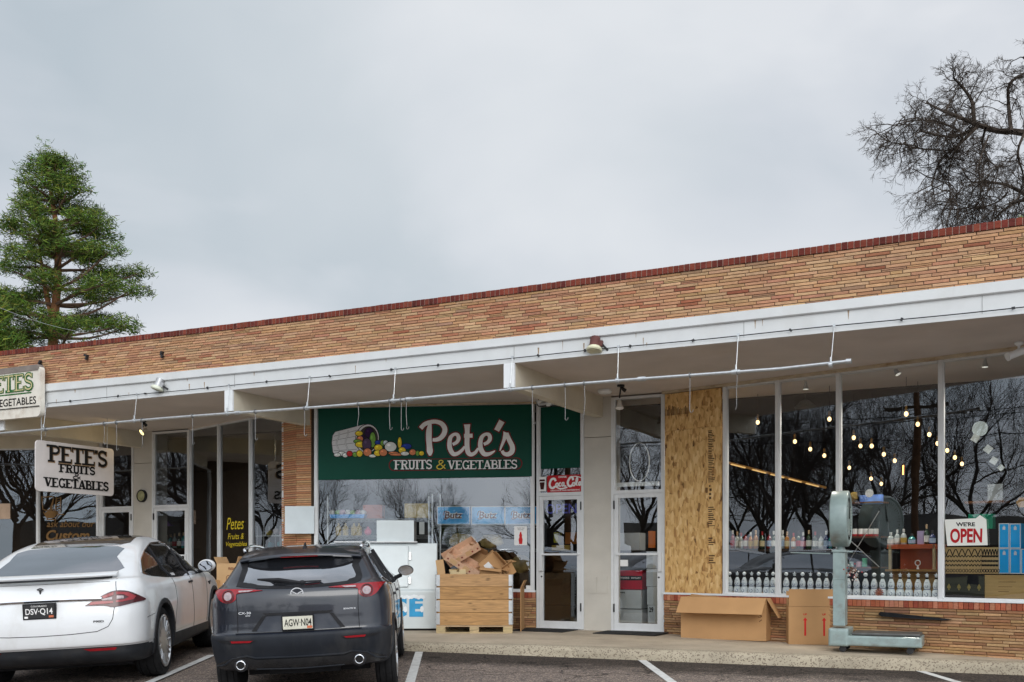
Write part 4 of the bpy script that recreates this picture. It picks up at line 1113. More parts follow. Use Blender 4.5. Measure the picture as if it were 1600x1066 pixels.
# ---- dark crossover
M_cb = mat('dark_blue_paint', (0.005, 0.008, 0.017), 0.32, var=.2, scale=3, coat=.75, stain=(2.2, .14, (.075, .07, .068), (2.2, 2.2, .35)))
M_cbd = mat('dusty_bumper_plastic', (0.020, 0.023, 0.029), 0.55, var=.2, scale=3, stain=(2.0, .5, (.065, .062, .06), (2, 2, .4)))
cx, MX = car_root('crossover_car', 'dusty dark blue crossover car with twin exhausts, parked in front of the ice chest', None, R(4.6), R(2.7))
place_car(cx, MX, (.79, .86, 0), (-1.30, 10.73, lot_z(-1.25, 10.73)))
sx_ = [(.30, .35, 4.1, .70, .15, .2), (.325, .14, 4.25, .82, .2, .3), (.38, .07, 4.32, .865, .25, .4), (.46, .04, 4.36, .885, .28, .5), (.56, .0, 4.39, .895, .30, .5), (.635, -.012, 4.395, .898, .30, .5), (.672, .0, 4.39, .896, .30, .5), (.69, .045, 4.385, .892, .30, .5), (.76, .055, 4.36, .893, .32, .5), (.86, .06, 4.32, .893, .33, .5), (.95, .065, 4.2, .888, .33, .5), (1.03, .075, 3.9, .87, .32, .5), (1.085, .10, 3.5, .85, .30, .45), (1.12, .15, 3.2, .825, .28, .4), (1.16, .24, 3.05, .79, .27, .36), (1.24, .33, 2.92, .74, .26, .34), (1.32, .42, 2.78, .695, .25, .32), (1.39, .50, 2.62, .655, .24, .3), (1.435, .58, 2.48, .625, .22, .28), (1.470, .78, 2.3, .585, .2, .25), (1.495, 1.05, 2.1, .50, .15, .2), (1.507, 1.32, 1.95, .34, .1, .1), (1.51, 1.55, 1.75, .1, .03, .03)]
WX = [(.79, .86, .335), (-.79, .86, .335), (.79, 3.515, .335), (-.79, 3.515, .335)]
def fnx(c, n):
    if c.z < .674 and c.y < .42 - max(0, .62 - c.z) * .5: return 2
    return 1 if c.z < .40 else 0
sh, bx = car_shell('body', sx_, WX, .375, fnx, [M_cb, M_clad, M_cbd], cx, bulge=.10)
m = MB(); panel(m, bx, [(-.60, 1.135), (-.3, 1.105), (0, 1.098), (.3, 1.105), (.60, 1.135), (.575, 1.30), (.535, 1.40), (-.535, 1.40), (-.575, 1.30)], 'rear', .003, .06, smooth=3); rw = m.build('rear_window_surround', M_black, cx, smooth=True)
m = MB(); panel(m, bx, [(-.54, 1.155), (-.27, 1.125), (0, 1.118), (.27, 1.125), (.54, 1.155), (.51, 1.28), (.475, 1.368), (0, 1.378), (-.475, 1.368), (-.51, 1.28)], 'rear', .008, .06, smooth=3); m.build('rear_window', M_cglass, rw, smooth=True)
m = MB()
P = []; K = 20
for i in range(K + 1):
    x = -.60 + 1.20 * i / K; q = (abs(x) / .60); y = .37 + .14 * q ** 3; zt = 1.452 - .045 * q ** 2.2
    P.append([(x, y + .02, zt - .052), (x, y - .005, zt - .035), (x, y + .01, zt - .018), (x, y + .30, zt + .022), (x, y + .34, zt - .05)])
vs = [q for r_ in P for q in r_]; fs = []
for i in range(K):
    for j in range(5): fs.append((i * 5 + j, i * 5 + (j + 1) % 5, (i + 1) * 5 + (j + 1) % 5, (i + 1) * 5 + j))
fs += [tuple(range(5)), tuple(range(K * 5, K * 5 + 5))]
m.add(vs, fs); sp_ = m.build('rear_spoiler', M_cb, cx, smooth=True)
m = MB(); m.box(-.18, .18, .385, .40, 1.396, 1.408); m.build('brake_light', M_lampred, sp_)
m = MB()
for ax in ('right', 'left'): panel(m, bx, [(.62, 1.16), (.80, 1.30), (1.05, 1.385), (1.6, 1.43), (2.1, 1.41), (2.5, 1.31), (2.85, 1.14), (2.9, 1.06), (2.2, 1.035), (1.3, 1.05), (.8, 1.09)], ax, .004, .07, smooth=3)
sw_ = split_build(m, 'side_window', M_cglass, cx, smooth=True)[0]
m = MB()
for ax in ('right', 'left'): strip(m, bx, [(.62, 1.15), (.80, 1.085), (1.3, 1.045), (2.2, 1.03), (2.9, 1.05)], .014, ax, .007)
split_build(m, 'chrome_trim', M_chrome, sw_, smooth=True)
m = MB()
for ax in ('right', 'left'): strip(m, bx, [(1.02, 1.07), (1.10, 1.385)], .05, ax, .006); strip(m, bx, [(1.85, 1.04), (1.80, 1.42)], .04, ax, .006)
split_build(m, 'window_pillar', M_black, sw_, smooth=True)
for s in (1, -1):
    m = MB()
    q = [(s * .585, .75, 1.465), (s * .60, .82, 1.495), (s * .605, 1.3, 1.525), (s * .60, 1.9, 1.50), (s * .585, 2.1, 1.452)]
    m.tube(smooth_pts(q, 5), .016, 8); m.build('roof_rail', M_chrome, cx, smooth=True)
m = MB(); m.prism([(.74, 1.485), (.90, 1.490), (.92, 1.535), (.87, 1.53)], -.012, .012, plane='xy'); 
m = MB(); m.add([(-.015, .80, 1.475), (.015, .80, 1.475), (.012, .98, 1.488), (-.012, .98, 1.488), (0, .92, 1.545), (0, .96, 1.545)], [(0, 1, 4), (1, 2, 5, 4), (2, 3, 5), (3, 0, 4, 5), (0, 3, 2, 1)]); m.build('antenna_fin', M_black, cx)
def lampM(s):
    m = MB(); panel(m, bx, [(s * .30, 1.092), (s * .45, 1.080), (s * .575, 1.070), (s * .585, 1.02), (s * .63, .988), (s * .69, .985), (s * .745, 1.01), (s * .80, 1.075), (s * .825, 1.105), (s * .70, 1.112), (s * .50, 1.106)] if s > 0 else [(s * .33, 1.090), (s * .45, 1.080), (s * .575, 1.070), (s * .585, 1.02), (s * .63, .988), (s * .69, .985), (s * .745, 1.01), (s * .80, 1.075), (s * .825, 1.105), (s * .70, 1.112), (s * .50, 1.106)], 'rear', .008, .035, smooth=3)
    o = m.build('tail_lamp', M_lampred, cx, smooth=True)
    h, nn = cast(bx, 'rear', s * .665, 1.05)
    for (r0, r1, mt, of) in ((.060, .050, M_lampdk, .020), (.040, .020, M_lampcl, .024), (.020, .0005, M_lampcl, .027)):
        m = MB(); pts_ = [(s * .665 + r1 * math.cos(a * PI / 12), 1.05 + r1 * math.sin(a * PI / 12)) for a in range(24)]; q = [(s * .665 + r0 * math.cos(a * PI / 12), 1.05 + r0 * math.sin(a * PI / 12)) for a in range(24)]
        V = [tuple(Vector((x, cast(bx, 'rear', x, z)[0].y - of, z))) for x, z in q] + [tuple(Vector((x, cast(bx, 'rear', x, z)[0].y - of, z))) for x, z in pts_] + [tuple(Vector((x, cast(bx, 'rear', x, z)[0].y, z))) for x, z in q]
        m.add(V, [(i, (i + 1) % 24, 24 + (i + 1) % 24, 24 + i) for i in range(24)] + [(i, (i + 1) % 24, 48 + (i + 1) % 24, 48 + i) for i in range(24)] + ([tuple(range(24, 48))] if r1 < .01 else [])); m.build('lamp_ring', mt, o)
    m = MB(); panel(m, bx, [(s * .42, 1.092), (s * .56, 1.092), (s * .56, 1.078), (s * .46, 1.080)], 'rear', .012, .03); m.build('clear_lens', M_lampcl, o)
lampM(1); lampM(-1)
m = MB(); strip(m, bx, [(-.40, 1.110), (0, 1.116), (.40, 1.110)], .010, 'rear', .002)
strip(m, bx, [(.585, 1.10), (.575, .9), (.58, .70)], .007, 'rear', .0005); strip(m, bx, [(-.585, 1.10), (-.575, .9), (-.58, .70)], .007, 'rear', .0005)
strip(m, bx, [(-.60, .688), (0, .688), (.60, .688)], .012, 'rear', .0)
for ax in ('right', 'left'):
    strip(m, bx, [(1.05, 1.06), (1.12, .8), (1.1, .45)], .007, ax, .0005); strip(m, bx, [(1.85, 1.03), (1.87, .6), (1.85, .42)], .007, ax, .0005); strip(m, bx, [(2.92, 1.04), (2.95, .8), (2.9, .42)], .007, ax, .0005)
split_build(m, 'panel_seam', M_black, cx)
m = MB(); panel(m, bx, [(-.29, .862), (.29, .862), (.41, .70), (-.41, .70)], 'rear', .003, .06); rc = m.build('plate_recess', mat('recess_paint', (.05, .056, .07), .45, var=.15, stain=(3, .4, (.12, .12, .12), (1, 1, 1))), cx, smooth=True)
m = MB(); panel(m, bx, [(-.33, .875), (.33, .875), (.30, .850), (-.30, .850)], 'rear', .012, .05); panel(m, bx, [(.30, .85), (.335, .85), (.445, .705), (.40, .705)], 'rear', .010, .04); panel(m, bx, [(-.30, .85), (-.335, .85), (-.445, .705), (-.40, .705)], 'rear', .010, .04); split_build(m, 'recess_lip', M_black, rc, smooth=True)
plate(cx, bx, -.145, .145, .708, .838, M_plw, M_ink, [('AGW·N04', .06, .95, .24, .78, .012)], stick=[(.80, .97, .06, .24, M_stick)])
m = MB(); h, nn = cast(bx, 'rear', 0, 1.07); y_ = h.y - .010
ribbon(m, arc(0, 1.055, .058, .047, 0, 360, 28)[:-1], .009, y_, closed=True); ribbon(m, smooth_pts([(-.052, 1.07), (-.032, 1.063), (-.012, 1.052), (0, 1.035), (.012, 1.052), (.032, 1.063), (.052, 1.07)], 3), .008, y_ - .0005)
m.build('badge', M_badge, cx)
m = MB(); m.lathe([(.053, .0), (.050, .008), (.001, .009)], 28, (0, y_ + .012, 1.055), 'y', M=Matrix.Diagonal((1, -1, .8))); m.build('badge_backing', M_cb, cx, smooth=True)
m = MB(); text_on(m, bx, 'CX-30', -.565, -.445, .872, .895, bold=.02); m.build('badge', M_badge, cx, fix=False)
m = MB(); text_on(m, bx, 'AWD', -.50, -.452, .850, .862, bold=.03); m.build('badge', M_badge, cx, fix=False)
m = MB(); text_on(m, bx, 'SKYACTIV G', .435, .55, .874, .888, bold=.03); m.build('badge', M_badge, cx, fix=False)
for s in (1, -1):
    m = MB(); panel(m, bx, [(s * .40, .628), (s * .66, .632), (s * .78, .640), (s * .74, .612), (s * .66, .600), (s * .44, .598)], 'rear', .006, .04); o = m.build('reflector_housing', M_black, cx, smooth=True)
    m = MB(); panel(m, bx, [(s * .43, .622), (s * .64, .625), (s * .63, .606), (s * .455, .605)], 'rear', .011, .04); m.build('reflector', M_lampred, o, smooth=True)
m = MB(); panel(m, bx, [(-.80, .40), (-.70, .44), (-.62, .47), (-.50, .465), (-.42, .435), (.42, .435), (.50, .465), (.62, .47), (.70, .44), (.80, .40), (.78, .355), (.3, .335), (-.3, .335), (-.78, .355)], 'rear', .010, .05); df = m.build('diffuser', mat('gloss_black', (.016, .017, .019), .25, var=.2, scale=8, stain=(3, .4, (.08, .075, .07), (1, 1, 1))), cx, smooth=True)
m = MB(); strip(m, bx, [(-.82, .375), (-.72, .395), (-.64, .455), (-.50, .475), (-.42, .452), (0, .448), (.42, .452), (.50, .475), (.64, .455), (.72, .395), (.82, .375)], .018, 'rear', .008)
strip(m, bx, [(-.42, .345), (0, .335), (.42, .345)], .014, 'rear', .012); m.build('diffuser_edge', M_cbd, df, smooth=True)
for s in (1, -1):
    h, nn = cast(bx, 'rear', s * .565, .385); c_ = (s * .565, h.y, .385)
    m = MB(); m.lathe([(.066, -.02), (.066, .02), (.001, .021)], 28, c_, 'y', M=Matrix.Diagonal((1, -1, 1))); o = m.build('exhaust_surround', M_black, cx, smooth=True)
    m = MB(); m.lathe([(.043, .0), (.046, .045), (.040, .048), (.036, .045), (.034, -.05)], 28, c_, 'y', M=Matrix.Diagonal((1, -1, 1))); m.build('exhaust_pipe', M_chrome, o, smooth=True)
    m = MB(); m.lathe([(.036, .0), (.036, .043), (.001, .0435)], 28, (c_[0], c_[1] + .008, c_[2]), 'y', M=Matrix.Diagonal((1, -1, 1))); m.build('exhaust_bore', M_ink, o, smooth=True)
m = MB(); a = cast(bx, 'rear', -.40, 1.195)[0]; b = cast(bx, 'rear', .02, 1.150)[0]; 
m.tube([a + Vector((0, -.02, 0)), a * .5 + b * .5 + Vector((0, -.045, .012)), b + Vector((0, -.035, 0))], [.010, .022, .016], 6); m.blob(tuple(b + Vector((0.02, -.03, 0))), (.035, .03, .022), 1, 8, 6, 0); m.build('rear_wiper', M_black, cx, smooth=True)
m = MB()
for ax in ('right', 'left'):
    for cy in (.86, 3.515): panel(m, bx, annul(cy, .335, .375, .43, -12, 192), ax, .012, .05, skirt=.03)
    panel(m, bx, [(1.25, .31), (3.12, .31), (3.12, .42), (1.25, .42)], ax, .01, .08)
split_build(m, 'arch_cladding', M_clad, cx, smooth=True)
for s in (1, -1):
    m = MB(); m.blob((s * .99, 2.62, 1.145), (.095, .07, .064), 3, 14, 10, 0.0); mi_ = m.build('wing_mirror', M_cb, cx, smooth=True)
    m = MB(); m.tube([(s * .84, 2.70, 1.05), (s * .93, 2.65, 1.09)], .025, 8); m.build('mirror_arm', M_black, mi_, smooth=True)
    m = MB(); m.lathe([(.058, 0), (.055, .012), (.001, .013)], 20, (s * .99, 2.558, 1.145), 'y', M=Matrix.Diagonal((1.45, -1, 1))); m.build('mirror_glass', M_chrome, mi_, smooth=True)
    m = MB(); ax = 'right' if s > 0 else 'left'
    for cy in (1.28, 2.1): 
        m = MB(); panel(m, bx, [(cy, .93), (cy + .2, .93), (cy + .2, .955), (cy, .955)], ax, .02, .03); m.build('door_handle', M_cb, cx)
for (x, y, z) in WX: wheel(cx, x, y, .335, .215, .235, 5, .1)
m = MB(); m.box(-.62, .62, .8, 4.0, .2, .31); m.box(-.35, .35, .42, .8, .24, .32); m.build('underbody', M_black, cx)
# ------------------------------------------------------------------ signs
def ell(cx_, cy_, rx, ry, n=18, rot=0): 
    c, s = math.cos(rot), math.sin(rot)
    return [(cx_ + rx * math.cos(2 * PI * i / n) * c - ry * math.sin(2 * PI * i / n) * s, cy_ + rx * math.cos(2 * PI * i / n) * s + ry * math.sin(2 * PI * i / n) * c) for i in range(n)]
M_col = mat_attr('sign_colours', .55, bump=0, var=.06)
def flat(mb, poly, y, mi=0, col=None): 
    tri = tessellate_polygon([[Vector((a, b, 0)) for a, b in poly]]); mb.add([(a, y, b) for a, b in poly], [tuple(t) for t in tri], mi, col)
# painted fruit sign over the middle window
VS = -.05
t = thing('painted_window_sign', 'dark green fruit and vegetables sign with a spilling basket, over the middle window', 'sign', SF, (0, VS, 3.0))
ua, zt = SF.hit(497, 637, VS); ub, _ = SF.hit(831, 637, VS); zb1 = SF.hit(497, 750, VS)[1]; zb2 = SF.hit(830, 744.5, VS)[1]; zt = ZS - .04
m = MB(); m.prism([(ua, zb1 - 3), (ub, zb2 - 3), (ub, zt - 3), (ua, zt - 3)], 0, .02); m.build('sign_board', M_green, t)
def S1(X, Y, k=7.2727, ox=610, oy=640):
    u, z = SF.hit(ox + X / k, oy + Y / k, VS); return (u, z - 3)
def S2(X, Y): return S1(X, Y, 4.4417, 480, 620)
sc1 = (S1(100, 0)[0] - S1(0, 0)[0]) / 100
strokes = [
 ([(345, 215), (385, 172), (440, 148), (510, 138), (580, 160), (618, 215), (610, 275), (570, 325), (520, 345), (480, 345)], [48, 48, 46, 44, 50, 56, 56, 50, 42, 36]),
 ([(452, 165), (440, 240), (438, 330), (445, 420), (450, 480), (452, 525)], [36, 62, 64, 62, 66, 22]),
 ([(708, 398), (755, 372), (776, 330), (762, 288), (722, 284), (684, 320), (672, 385), (680, 450), (715, 505), (765, 500), (815, 462), (845, 420)], [34, 38, 44, 40, 34, 44, 50, 52, 48, 40, 34, 24]),
 ([(872, 170), (874, 240), (872, 330), (872, 420), (885, 490), (920, 512), (965, 490), (1000, 440)], [70, 52, 54, 54, 52, 44, 36, 26]),
 ([(838, 300), (935, 298)], [44, 44]),
 ([(1062, 396), (1105, 375), (1132, 335), (1122, 290), (1080, 282), (1038, 318), (1022, 385), (1030, 450), (1065, 505), (1115, 508), (1160, 488), (1190, 468)], [34, 38, 44, 42, 34, 44, 50, 52, 50, 40, 26, 10]),
 ([(1268, 132), (1208, 240)], [66, 58]),
 ([(1245, 470), (1262, 420), (1290, 350), (1308, 290), (1318, 262)], [12, 26, 36, 50, 70]),
 ([(1318, 270), (1352, 350), (1385, 420), (1380, 480), (1335, 510), (1290, 500), (1270, 468)], [44, 50, 54, 56, 48, 40, 34]),
]
m = MB(); n_ = 0
for grow, mi, base in ((26, 0, 0.002), (0, 1, 0.006)):
    for pts, ws in strokes:
        n_ += 1; q = smooth_pts([(a, b, c) for (a, b), c in zip(pts, ws)], 4)
        if grow:
            (x0, y0, _), (x1, y1, _) = q[0], q[1]; l = math.hypot(x1 - x0, y1 - y0) or 1; q[0] = (x0 - (x1 - x0) / l * grow / 2, y0 - (y1 - y0) / l * grow / 2, q[0][2])
            (x0, y0, _), (x1, y1, _) = q[-1], q[-2]; l = math.hypot(x1 - x0, y1 - y0) or 1; q[-1] = (x0 - (x1 - x0) / l * grow / 2, y0 - (y1 - y0) / l * grow / 2, q[-1][2])
        ribbon(m, [S1(a, b) for a, b, c in q], [(c + grow) * sc1 for a, b, c in q], -base - n_ * .00012, mi)
M_maroon = mat('maroon_outline', (.16, .010, .012), .5)
m.build('script_lettering', [M_maroon, M_wht], t, fix=False)
m = MB(); a0, b0 = S1(-20, 700), S1(1500, 545)
q = arc(a0[0] + .09, (a0[1] + b0[1]) / 2, .09, (b0[1] - a0[1]) / 2, 90, 270, 8) + arc(b0[0] - .09, (a0[1] + b0[1]) / 2, .09, (b0[1] - a0[1]) / 2, -90, 90, 8)
flat(m, q, -.0008, 0); 
cx_ = sum(p[0] for p in q) / len(q); cz_ = sum(p[1] for p in q) / len(q)
flat(m, [(cx_ + (x - cx_) * .985, cz_ + (z - cz_) * .88) for x, z in q], -.0012, 1); m.build('border', [M_maroon, M_green], t, fix=False)
m = MB()
for (tx, X0, X1, mi) in (('FRUITS', 42, 472, 1), ('&', 512, 632, 2), ('VEGETABLES', 652, 1440, 1)):
    p0, p1 = S1(X0, 682), S1(X1, 572)
    put_serif(m, tx, p0[0] + .006, p1[0] + .006, p0[1] - .006, p1[1] - .006, -.004, .2, 0, grow=.012, tight=.06); put_serif(m, tx, p0[0], p1[0], p0[1], p1[1], -.011, .2, mi, tight=.06)
m.build('capital_lettering', [M_ink, M_wht, mat('sign_yellow', (.70, .55, .08), .5)], t, fix=False)
# basket
m = MB(); wh, ol, dk = (.62, .62, .62), (.012, .012, .015), (.05, .04, .035)
def poly2(pts, y, col): flat(m, [S2(*p) for p in pts], y, 0, col)
body = [(195, 245), (400, 192), (450, 215), (430, 390), (345, 402), (205, 415), (180, 385), (172, 320), (178, 270)]
cxx = 300; czz = 305
poly2([(cxx + (a - cxx) * 1.03, czz + (b - czz) * 1.04) for a, b in body], -.002, ol); poly2(body, -.0026, wh)
for (x0, y0, x1, y1) in ((185, 275, 350, 232), (177, 305, 335, 275), (175, 340, 335, 320), (185, 375, 345, 365), (195, 398, 350, 392)):
    ribbon(m, [S2(x0, y0), S2(x1, y1)], .006, -.003 - y0 * 1e-6, 0, (.10, .10, .10))
for x0 in (262, 200): ribbon(m, [S2(x0 + 15 * abs(math.cos(i / 9 * PI)) * 1.6, 232 + (x0 == 200) * 15 + i * (19 if x0 == 262 else 17)) for i in range(10)], .020, -.0034, 0, (.03, .03, .03)); ribbon(m, [S2(x0 + 15 * abs(math.cos(i / 9 * PI)) * 1.6, 232 + (x0 == 200) * 15 + i * (19 if x0 == 262 else 17)) for i in range(10)], .014, -.0038, 0, wh)
flat(m, [S2(*p) for p in ell(418, 292, 84, 104, 26, .12)], -.0042, 0, ol); flat(m, [S2(*p) for p in ell(418, 292, 79, 99, 26, .12)], -.0045, 0, wh); flat(m, [S2(*p) for p in ell(422, 294, 70, 90, 26, .12)], -.0048, 0, dk)
m.build('basket_painting', M_col, t, fix=False)
O_, Yl, Gn, Bl, Rd, Wt, Pu = (.62, .22, .10), (.75, .55, .04), (.16, .33, .06), (.02, .05, .30), (.42, .03, .03), (.68, .70, .66), (.03, .01, .05)
fr_ = [(430, 250, 30, 34, Pu), (375, 300, 30, 40, Pu), (360, 255, 25, 16, Yl), (368, 292, 20, 18, O_), (350, 310, 26, 12, Gn), (372, 332, 36, 20, Yl), (455, 300, 20, 52, Gn), (415, 330, 30, 40, (.08, .05, .10)), (495, 318, 24, 14, Bl), (525, 322, 16, 18, Gn), (545, 320, 16, 16, (.5, .6, .62)), (495, 355, 28, 22, Yl), (580, 348, 40, 33, Wt), (643, 320, 13, 38, Yl), (690, 345, 34, 18, Bl), (660, 372, 24, 20, Yl), (240, 395, 26, 14, Wt), (210, 404, 22, 12, Wt), (265, 406, 18, 15, Wt), (296, 396, 20, 18, Rd), (335, 402, 18, 16, Gn), (365, 395, 20, 22, Yl), (420, 386, 27, 26, O_), (455, 412, 24, 10, Wt), (492, 392, 26, 20, Yl), (530, 388, 26, 24, O_), (600, 392, 34, 9, O_), (625, 402, 50, 8, O_), (680, 396, 28, 13, Wt), (733, 386, 22, 20, O_), (768, 394, 13, 18, Gn), (795, 394, 17, 15, Yl)]
m = MB()
for i, (a, b, rx, ry, c) in enumerate(fr_):
    flat(m, [S2(*p) for p in ell(a, b, rx * 1.08 + 2, ry * 1.08 + 2)], -.0052 - i * .0005, 0, (.012, .012, .012)); flat(m, [S2(*p) for p in ell(a, b, rx, ry)], -.0054 - i * .0005, 0, c)
    flat(m, [S2(*p) for p in ell(a - rx * .3, b - ry * .35, rx * .3, ry * .25)], -.00555 - i * .0005, 0, tuple(min(1, q * 1.6) for q in c))
m.build('fruit_painting', M_col, t, fix=False)
# green panel and soft drink sign above the left-hand door
m = MB(); m.box(-7.035, -6.352, 0, .012, 0, 1.0); single(m, 'green_sign', 'plain dark green panel filling the light above the left of the two middle doors', 'panel', M_green, FB, (0, LD - .006, 2.78))
def onF(fr, v, px0, py0, px1, py1):
    u0, z1 = fr.hit(px0, py0, v); u1, z0 = fr.hit(px1, py1, v); return u0, u1, z0, z1
u0, u1, z0, z1 = onF(FB, LD - .01, 855, 743.5, 912, 768)
t = thing('soft_drink_sign', 'small red sign with white script above the left middle door', 'sign', FB, (0, LD - .012, z0))
m = MB(); m.box(u0, u1, 0, .008, 0, z1 - z0); m.build('sign_board', M_red, t)
m = MB(); H = z1 - z0; Wd = u1 - u0
ccs = [([(.24, .66), (.20, .80), (.12, .76), (.07, .50), (.10, .30), (.17, .26), (.22, .36)], .05), ([(.27, .55), (.24, .42), (.28, .34), (.31, .45), (.27, .56)], .035), ([(.38, .56), (.34, .52), (.33, .38), (.38, .36)], .035), ([(.46, .56), (.42, .54), (.41, .38), (.45, .38), (.47, .56), (.47, .36), (.53, .36)], .03),
       ([(.72, .68), (.69, .86), (.62, .80), (.57, .55), (.60, .36), (.66, .34), (.71, .44)], .05), ([(.72, .55), (.70, .42), (.74, .35), (.77, .45), (.73, .56)], .035), ([(.80, .40), (.84, .70), (.83, .84), (.80, .72), (.80, .45), (.84, .36)], .03), ([(.92, .56), (.88, .54), (.87, .40), (.90, .38), (.93, .56), (.93, .38), (.98, .42)], .03), ([(.22, .36), (.36, .20), (.5, .24), (.56, .28)], .03), ([(.62, .86), (.78, .90), (.94, .80)], .02)]
for i, (p, wd) in enumerate(ccs): ribbon(m, [(u0 + Wd * a, H * b) for a, b in smooth_pts(p, 4)], wd * Wd * 1.15, -.002 - i * .0002)
put_text(m, 'DRINK', u0 + Wd * .32, u0 + Wd * .55, H * .84, H * .95, -.003, .02); put_text(m, 'DELICIOUS AND REFRESHING', u0 + Wd * .1, u0 + Wd * .9, H * .06, H * .15, -.003, .02)
m.build('white_lettering', M_wht, t, fix=False)
u0, u1, z0, z1 = onF(FB, LD - .01, 841, 745.5, 853.5, 767.5)
t = thing('cup_sticker', 'tiny white card with a dark drinking cup left of the red sign', 'sticker', FB, (0, LD - .012, z0))
m = MB(); m.box(u0, u1, 0, .006, 0, z1 - z0); m.build('card', M_wht, t)
m = MB(); w_ = u1 - u0; h_ = z1 - z0; flat(m, [(u0 + w_ * .3, h_ * .12), (u0 + w_ * .7, h_ * .12), (u0 + w_ * .82, h_ * .62), (u0 + w_ * .18, h_ * .62)], -.001); flat(m, [(u0 + w_ * .12, h_ * .68), (u0 + w_ * .88, h_ * .68), (u0 + w_ * .8, h_ * .82), (u0 + w_ * .2, h_ * .82)], -.001); m.build('printed_cup', mat('cola_brown', (.05, .01, .008), .5), t, fix=False)
# hanging sign, square to the front
HF = sub(-14.95, 11.82, 90)
u0, z1 = HF.hit(55, 687); _, z0 = HF.hit(55, 767); u1, _ = HF.hit(177, 705)
t = thing('hanging_sign', 'white double-sided board reading PETES FRUITS VEGETABLES hanging from the canopy', 'sign', HF, (0, 0, z0))
Hs = z1 - z0; c_ = .07
rr = [(u0 + c_ + c_ * math.cos(a), c_ + c_ * math.sin(a)) for a in [PI + PI / 2 * i / 5 for i in range(6)]] + [(u1 - c_ + c_ * math.cos(a), c_ + c_ * math.sin(a)) for a in [1.5 * PI + PI / 2 * i / 5 for i in range(6)]] + [(u1 - c_ + c_ * math.cos(a), Hs - c_ + c_ * math.sin(a)) for a in [PI / 2 * i / 5 for i in range(6)]] + [(u0 + c_ + c_ * math.cos(a), Hs - c_ + c_ * math.sin(a)) for a in [PI / 2 + PI / 2 * i / 5 for i in range(6)]]
m = MB(); m.prism(rr, -.012, .012); m.build('board', mat('sign_white', (.66, .62, .60), .5, var=.05, stain=(2, .2, (.45, .40, .33), (1, 1, 2))), t)
M_sh = mat('tan_letter_edge', (.30, .20, .12), .6)
for side in (0, 1):
    m = MB(); W_ = u1 - u0
    for (tx, a, b, c, d, wt) in (("PETE'S", .14, .90, .60, .93, .24), ('FRUITS', .28, .74, .41, .57, .32), ('&', .44, .56, .29, .41, .3), ('VEGETABLES', .10, .92, .10, .28, .30)):
        for k, mi in (((.010, 1), (0, 0)) if tx == "PETE'S" else ((0, 0),)):
            put_serif(m, tx, u0 + W_ * a + k, u0 + W_ * b + k, Hs * c - k, Hs * d - k, -.0145 - (.003 if mi == 0 else 0), wt, mi, tight=.05, grow=.014 if mi == 1 else 0)
    if side: m.v = [(u0 + u1 - x, -y, z) for x, y, z in m.v]
    m.build('black_lettering', [M_ink, M_sh], t, fix=False)
m = MB()
for u in (u0 + .12, u1 - .14): m.tube([(u, 0, Hs - .02), (u, 0, ZS - z0)], .007, 6)
m.build('hanging_rod', M_galv, t)
# weathered sign on the fascia at the far left
OV = 11.84
u1, z1 = FB.hit(63, 570, OV); _, z0 = FB.hit(45, 652, OV); u0 = u1 - 2.5; Hs = z1 - z0
t = thing('old_fascia_sign', 'weathered white sign with green and black letters, cut off by the left edge', 'sign', FB, (0, OV, z0))
c_ = .09
rr = [(u0, 0), (u1 - c_, 0)] + [(u1 - c_ + c_ * math.cos(a), c_ + c_ * math.sin(a)) for a in [1.5 * PI + PI / 2 * i / 5 for i in range(6)]] + [(u1 - c_ + c_ * math.cos(a), Hs - c_ + c_ * math.sin(a)) for a in [PI / 2 * i / 5 for i in range(6)]] + [(u0, Hs)]
M_old = mat('weathered_sign_paint', (.72, .68, .60), .7, var=.08, scale=5, stain=(4, .6, (.36, .24, .16), (1, 1, 1)), bump=.2)
m = MB(); m.prism(rr, 0, .09); m.build('sign_board', M_old, t)
m = MB(); m.prism([(u0, Hs - .085), (u1 - .05, Hs - .085), (u1 - .02, Hs - .03), (u1 - .06, Hs + .012), (u0, Hs + .012)], -.01, .10); m.build('top_cap', mat('grey_flashing', (.22, .19, .17), .7, var=.2), t)
m = MB(); put_serif(m, "PETES", u1 - 1.42, u1 - .17, Hs * .53, Hs * .86, -.004, .30, 0, tight=.02, grow=.012); put_serif(m, "PETES", u1 - 1.42, u1 - .17, Hs * .53, Hs * .86, -.010, .12, 1, tight=.02)
m.box(u0, u1 - .22, -.003, .001, Hs * .465, Hs * .49, 0)
m.build('green_lettering', [mat('old_green', (.02, .12, .03), .6, stain=(6, .5, (.5, .45, .3), (1, 1, 1))), mat('old_cream', (.55, .48, .26), .6)], t, fix=False)
m = MB(); put_text(m, '& VEGETABLES', u1 - 1.30, u1 - .10, Hs * .25, Hs * .40, -.004, .012); m.build('black_lettering', M_ink, t, fix=False)
m = MB(); m.tube([(u0, -.012, Hs * .20), (u1 - .01, -.012, Hs * .20)], .008, 6); m.build('cable', M_dark, t)
# clock on the left column
u, z = FB.hit(221, 775, LD - .05)
t = thing('round_gauge', 'small round yellowish dial with a dark rim on the left concrete column', 'dial', FB, (u, LD - .013, z))
m = MB(); m.lathe([(.125, 0), (.125, .05), (.108, .062), (.104, .045)], 32, (0, 0, 0), 'y', M=Matrix.Diagonal((1, -1, 1))); m.build('rim', M_black, t, smooth=True)
m = MB(); m.lathe([(.106, .02), (.105, .046), (.001, .047)], 32, (0, 0, 0), 'y', M=Matrix.Diagonal((1, -1, 1))); m.build('face', mat('dial_face', (.34, .33, .17), .3, var=.3, scale=14), t, smooth=True)
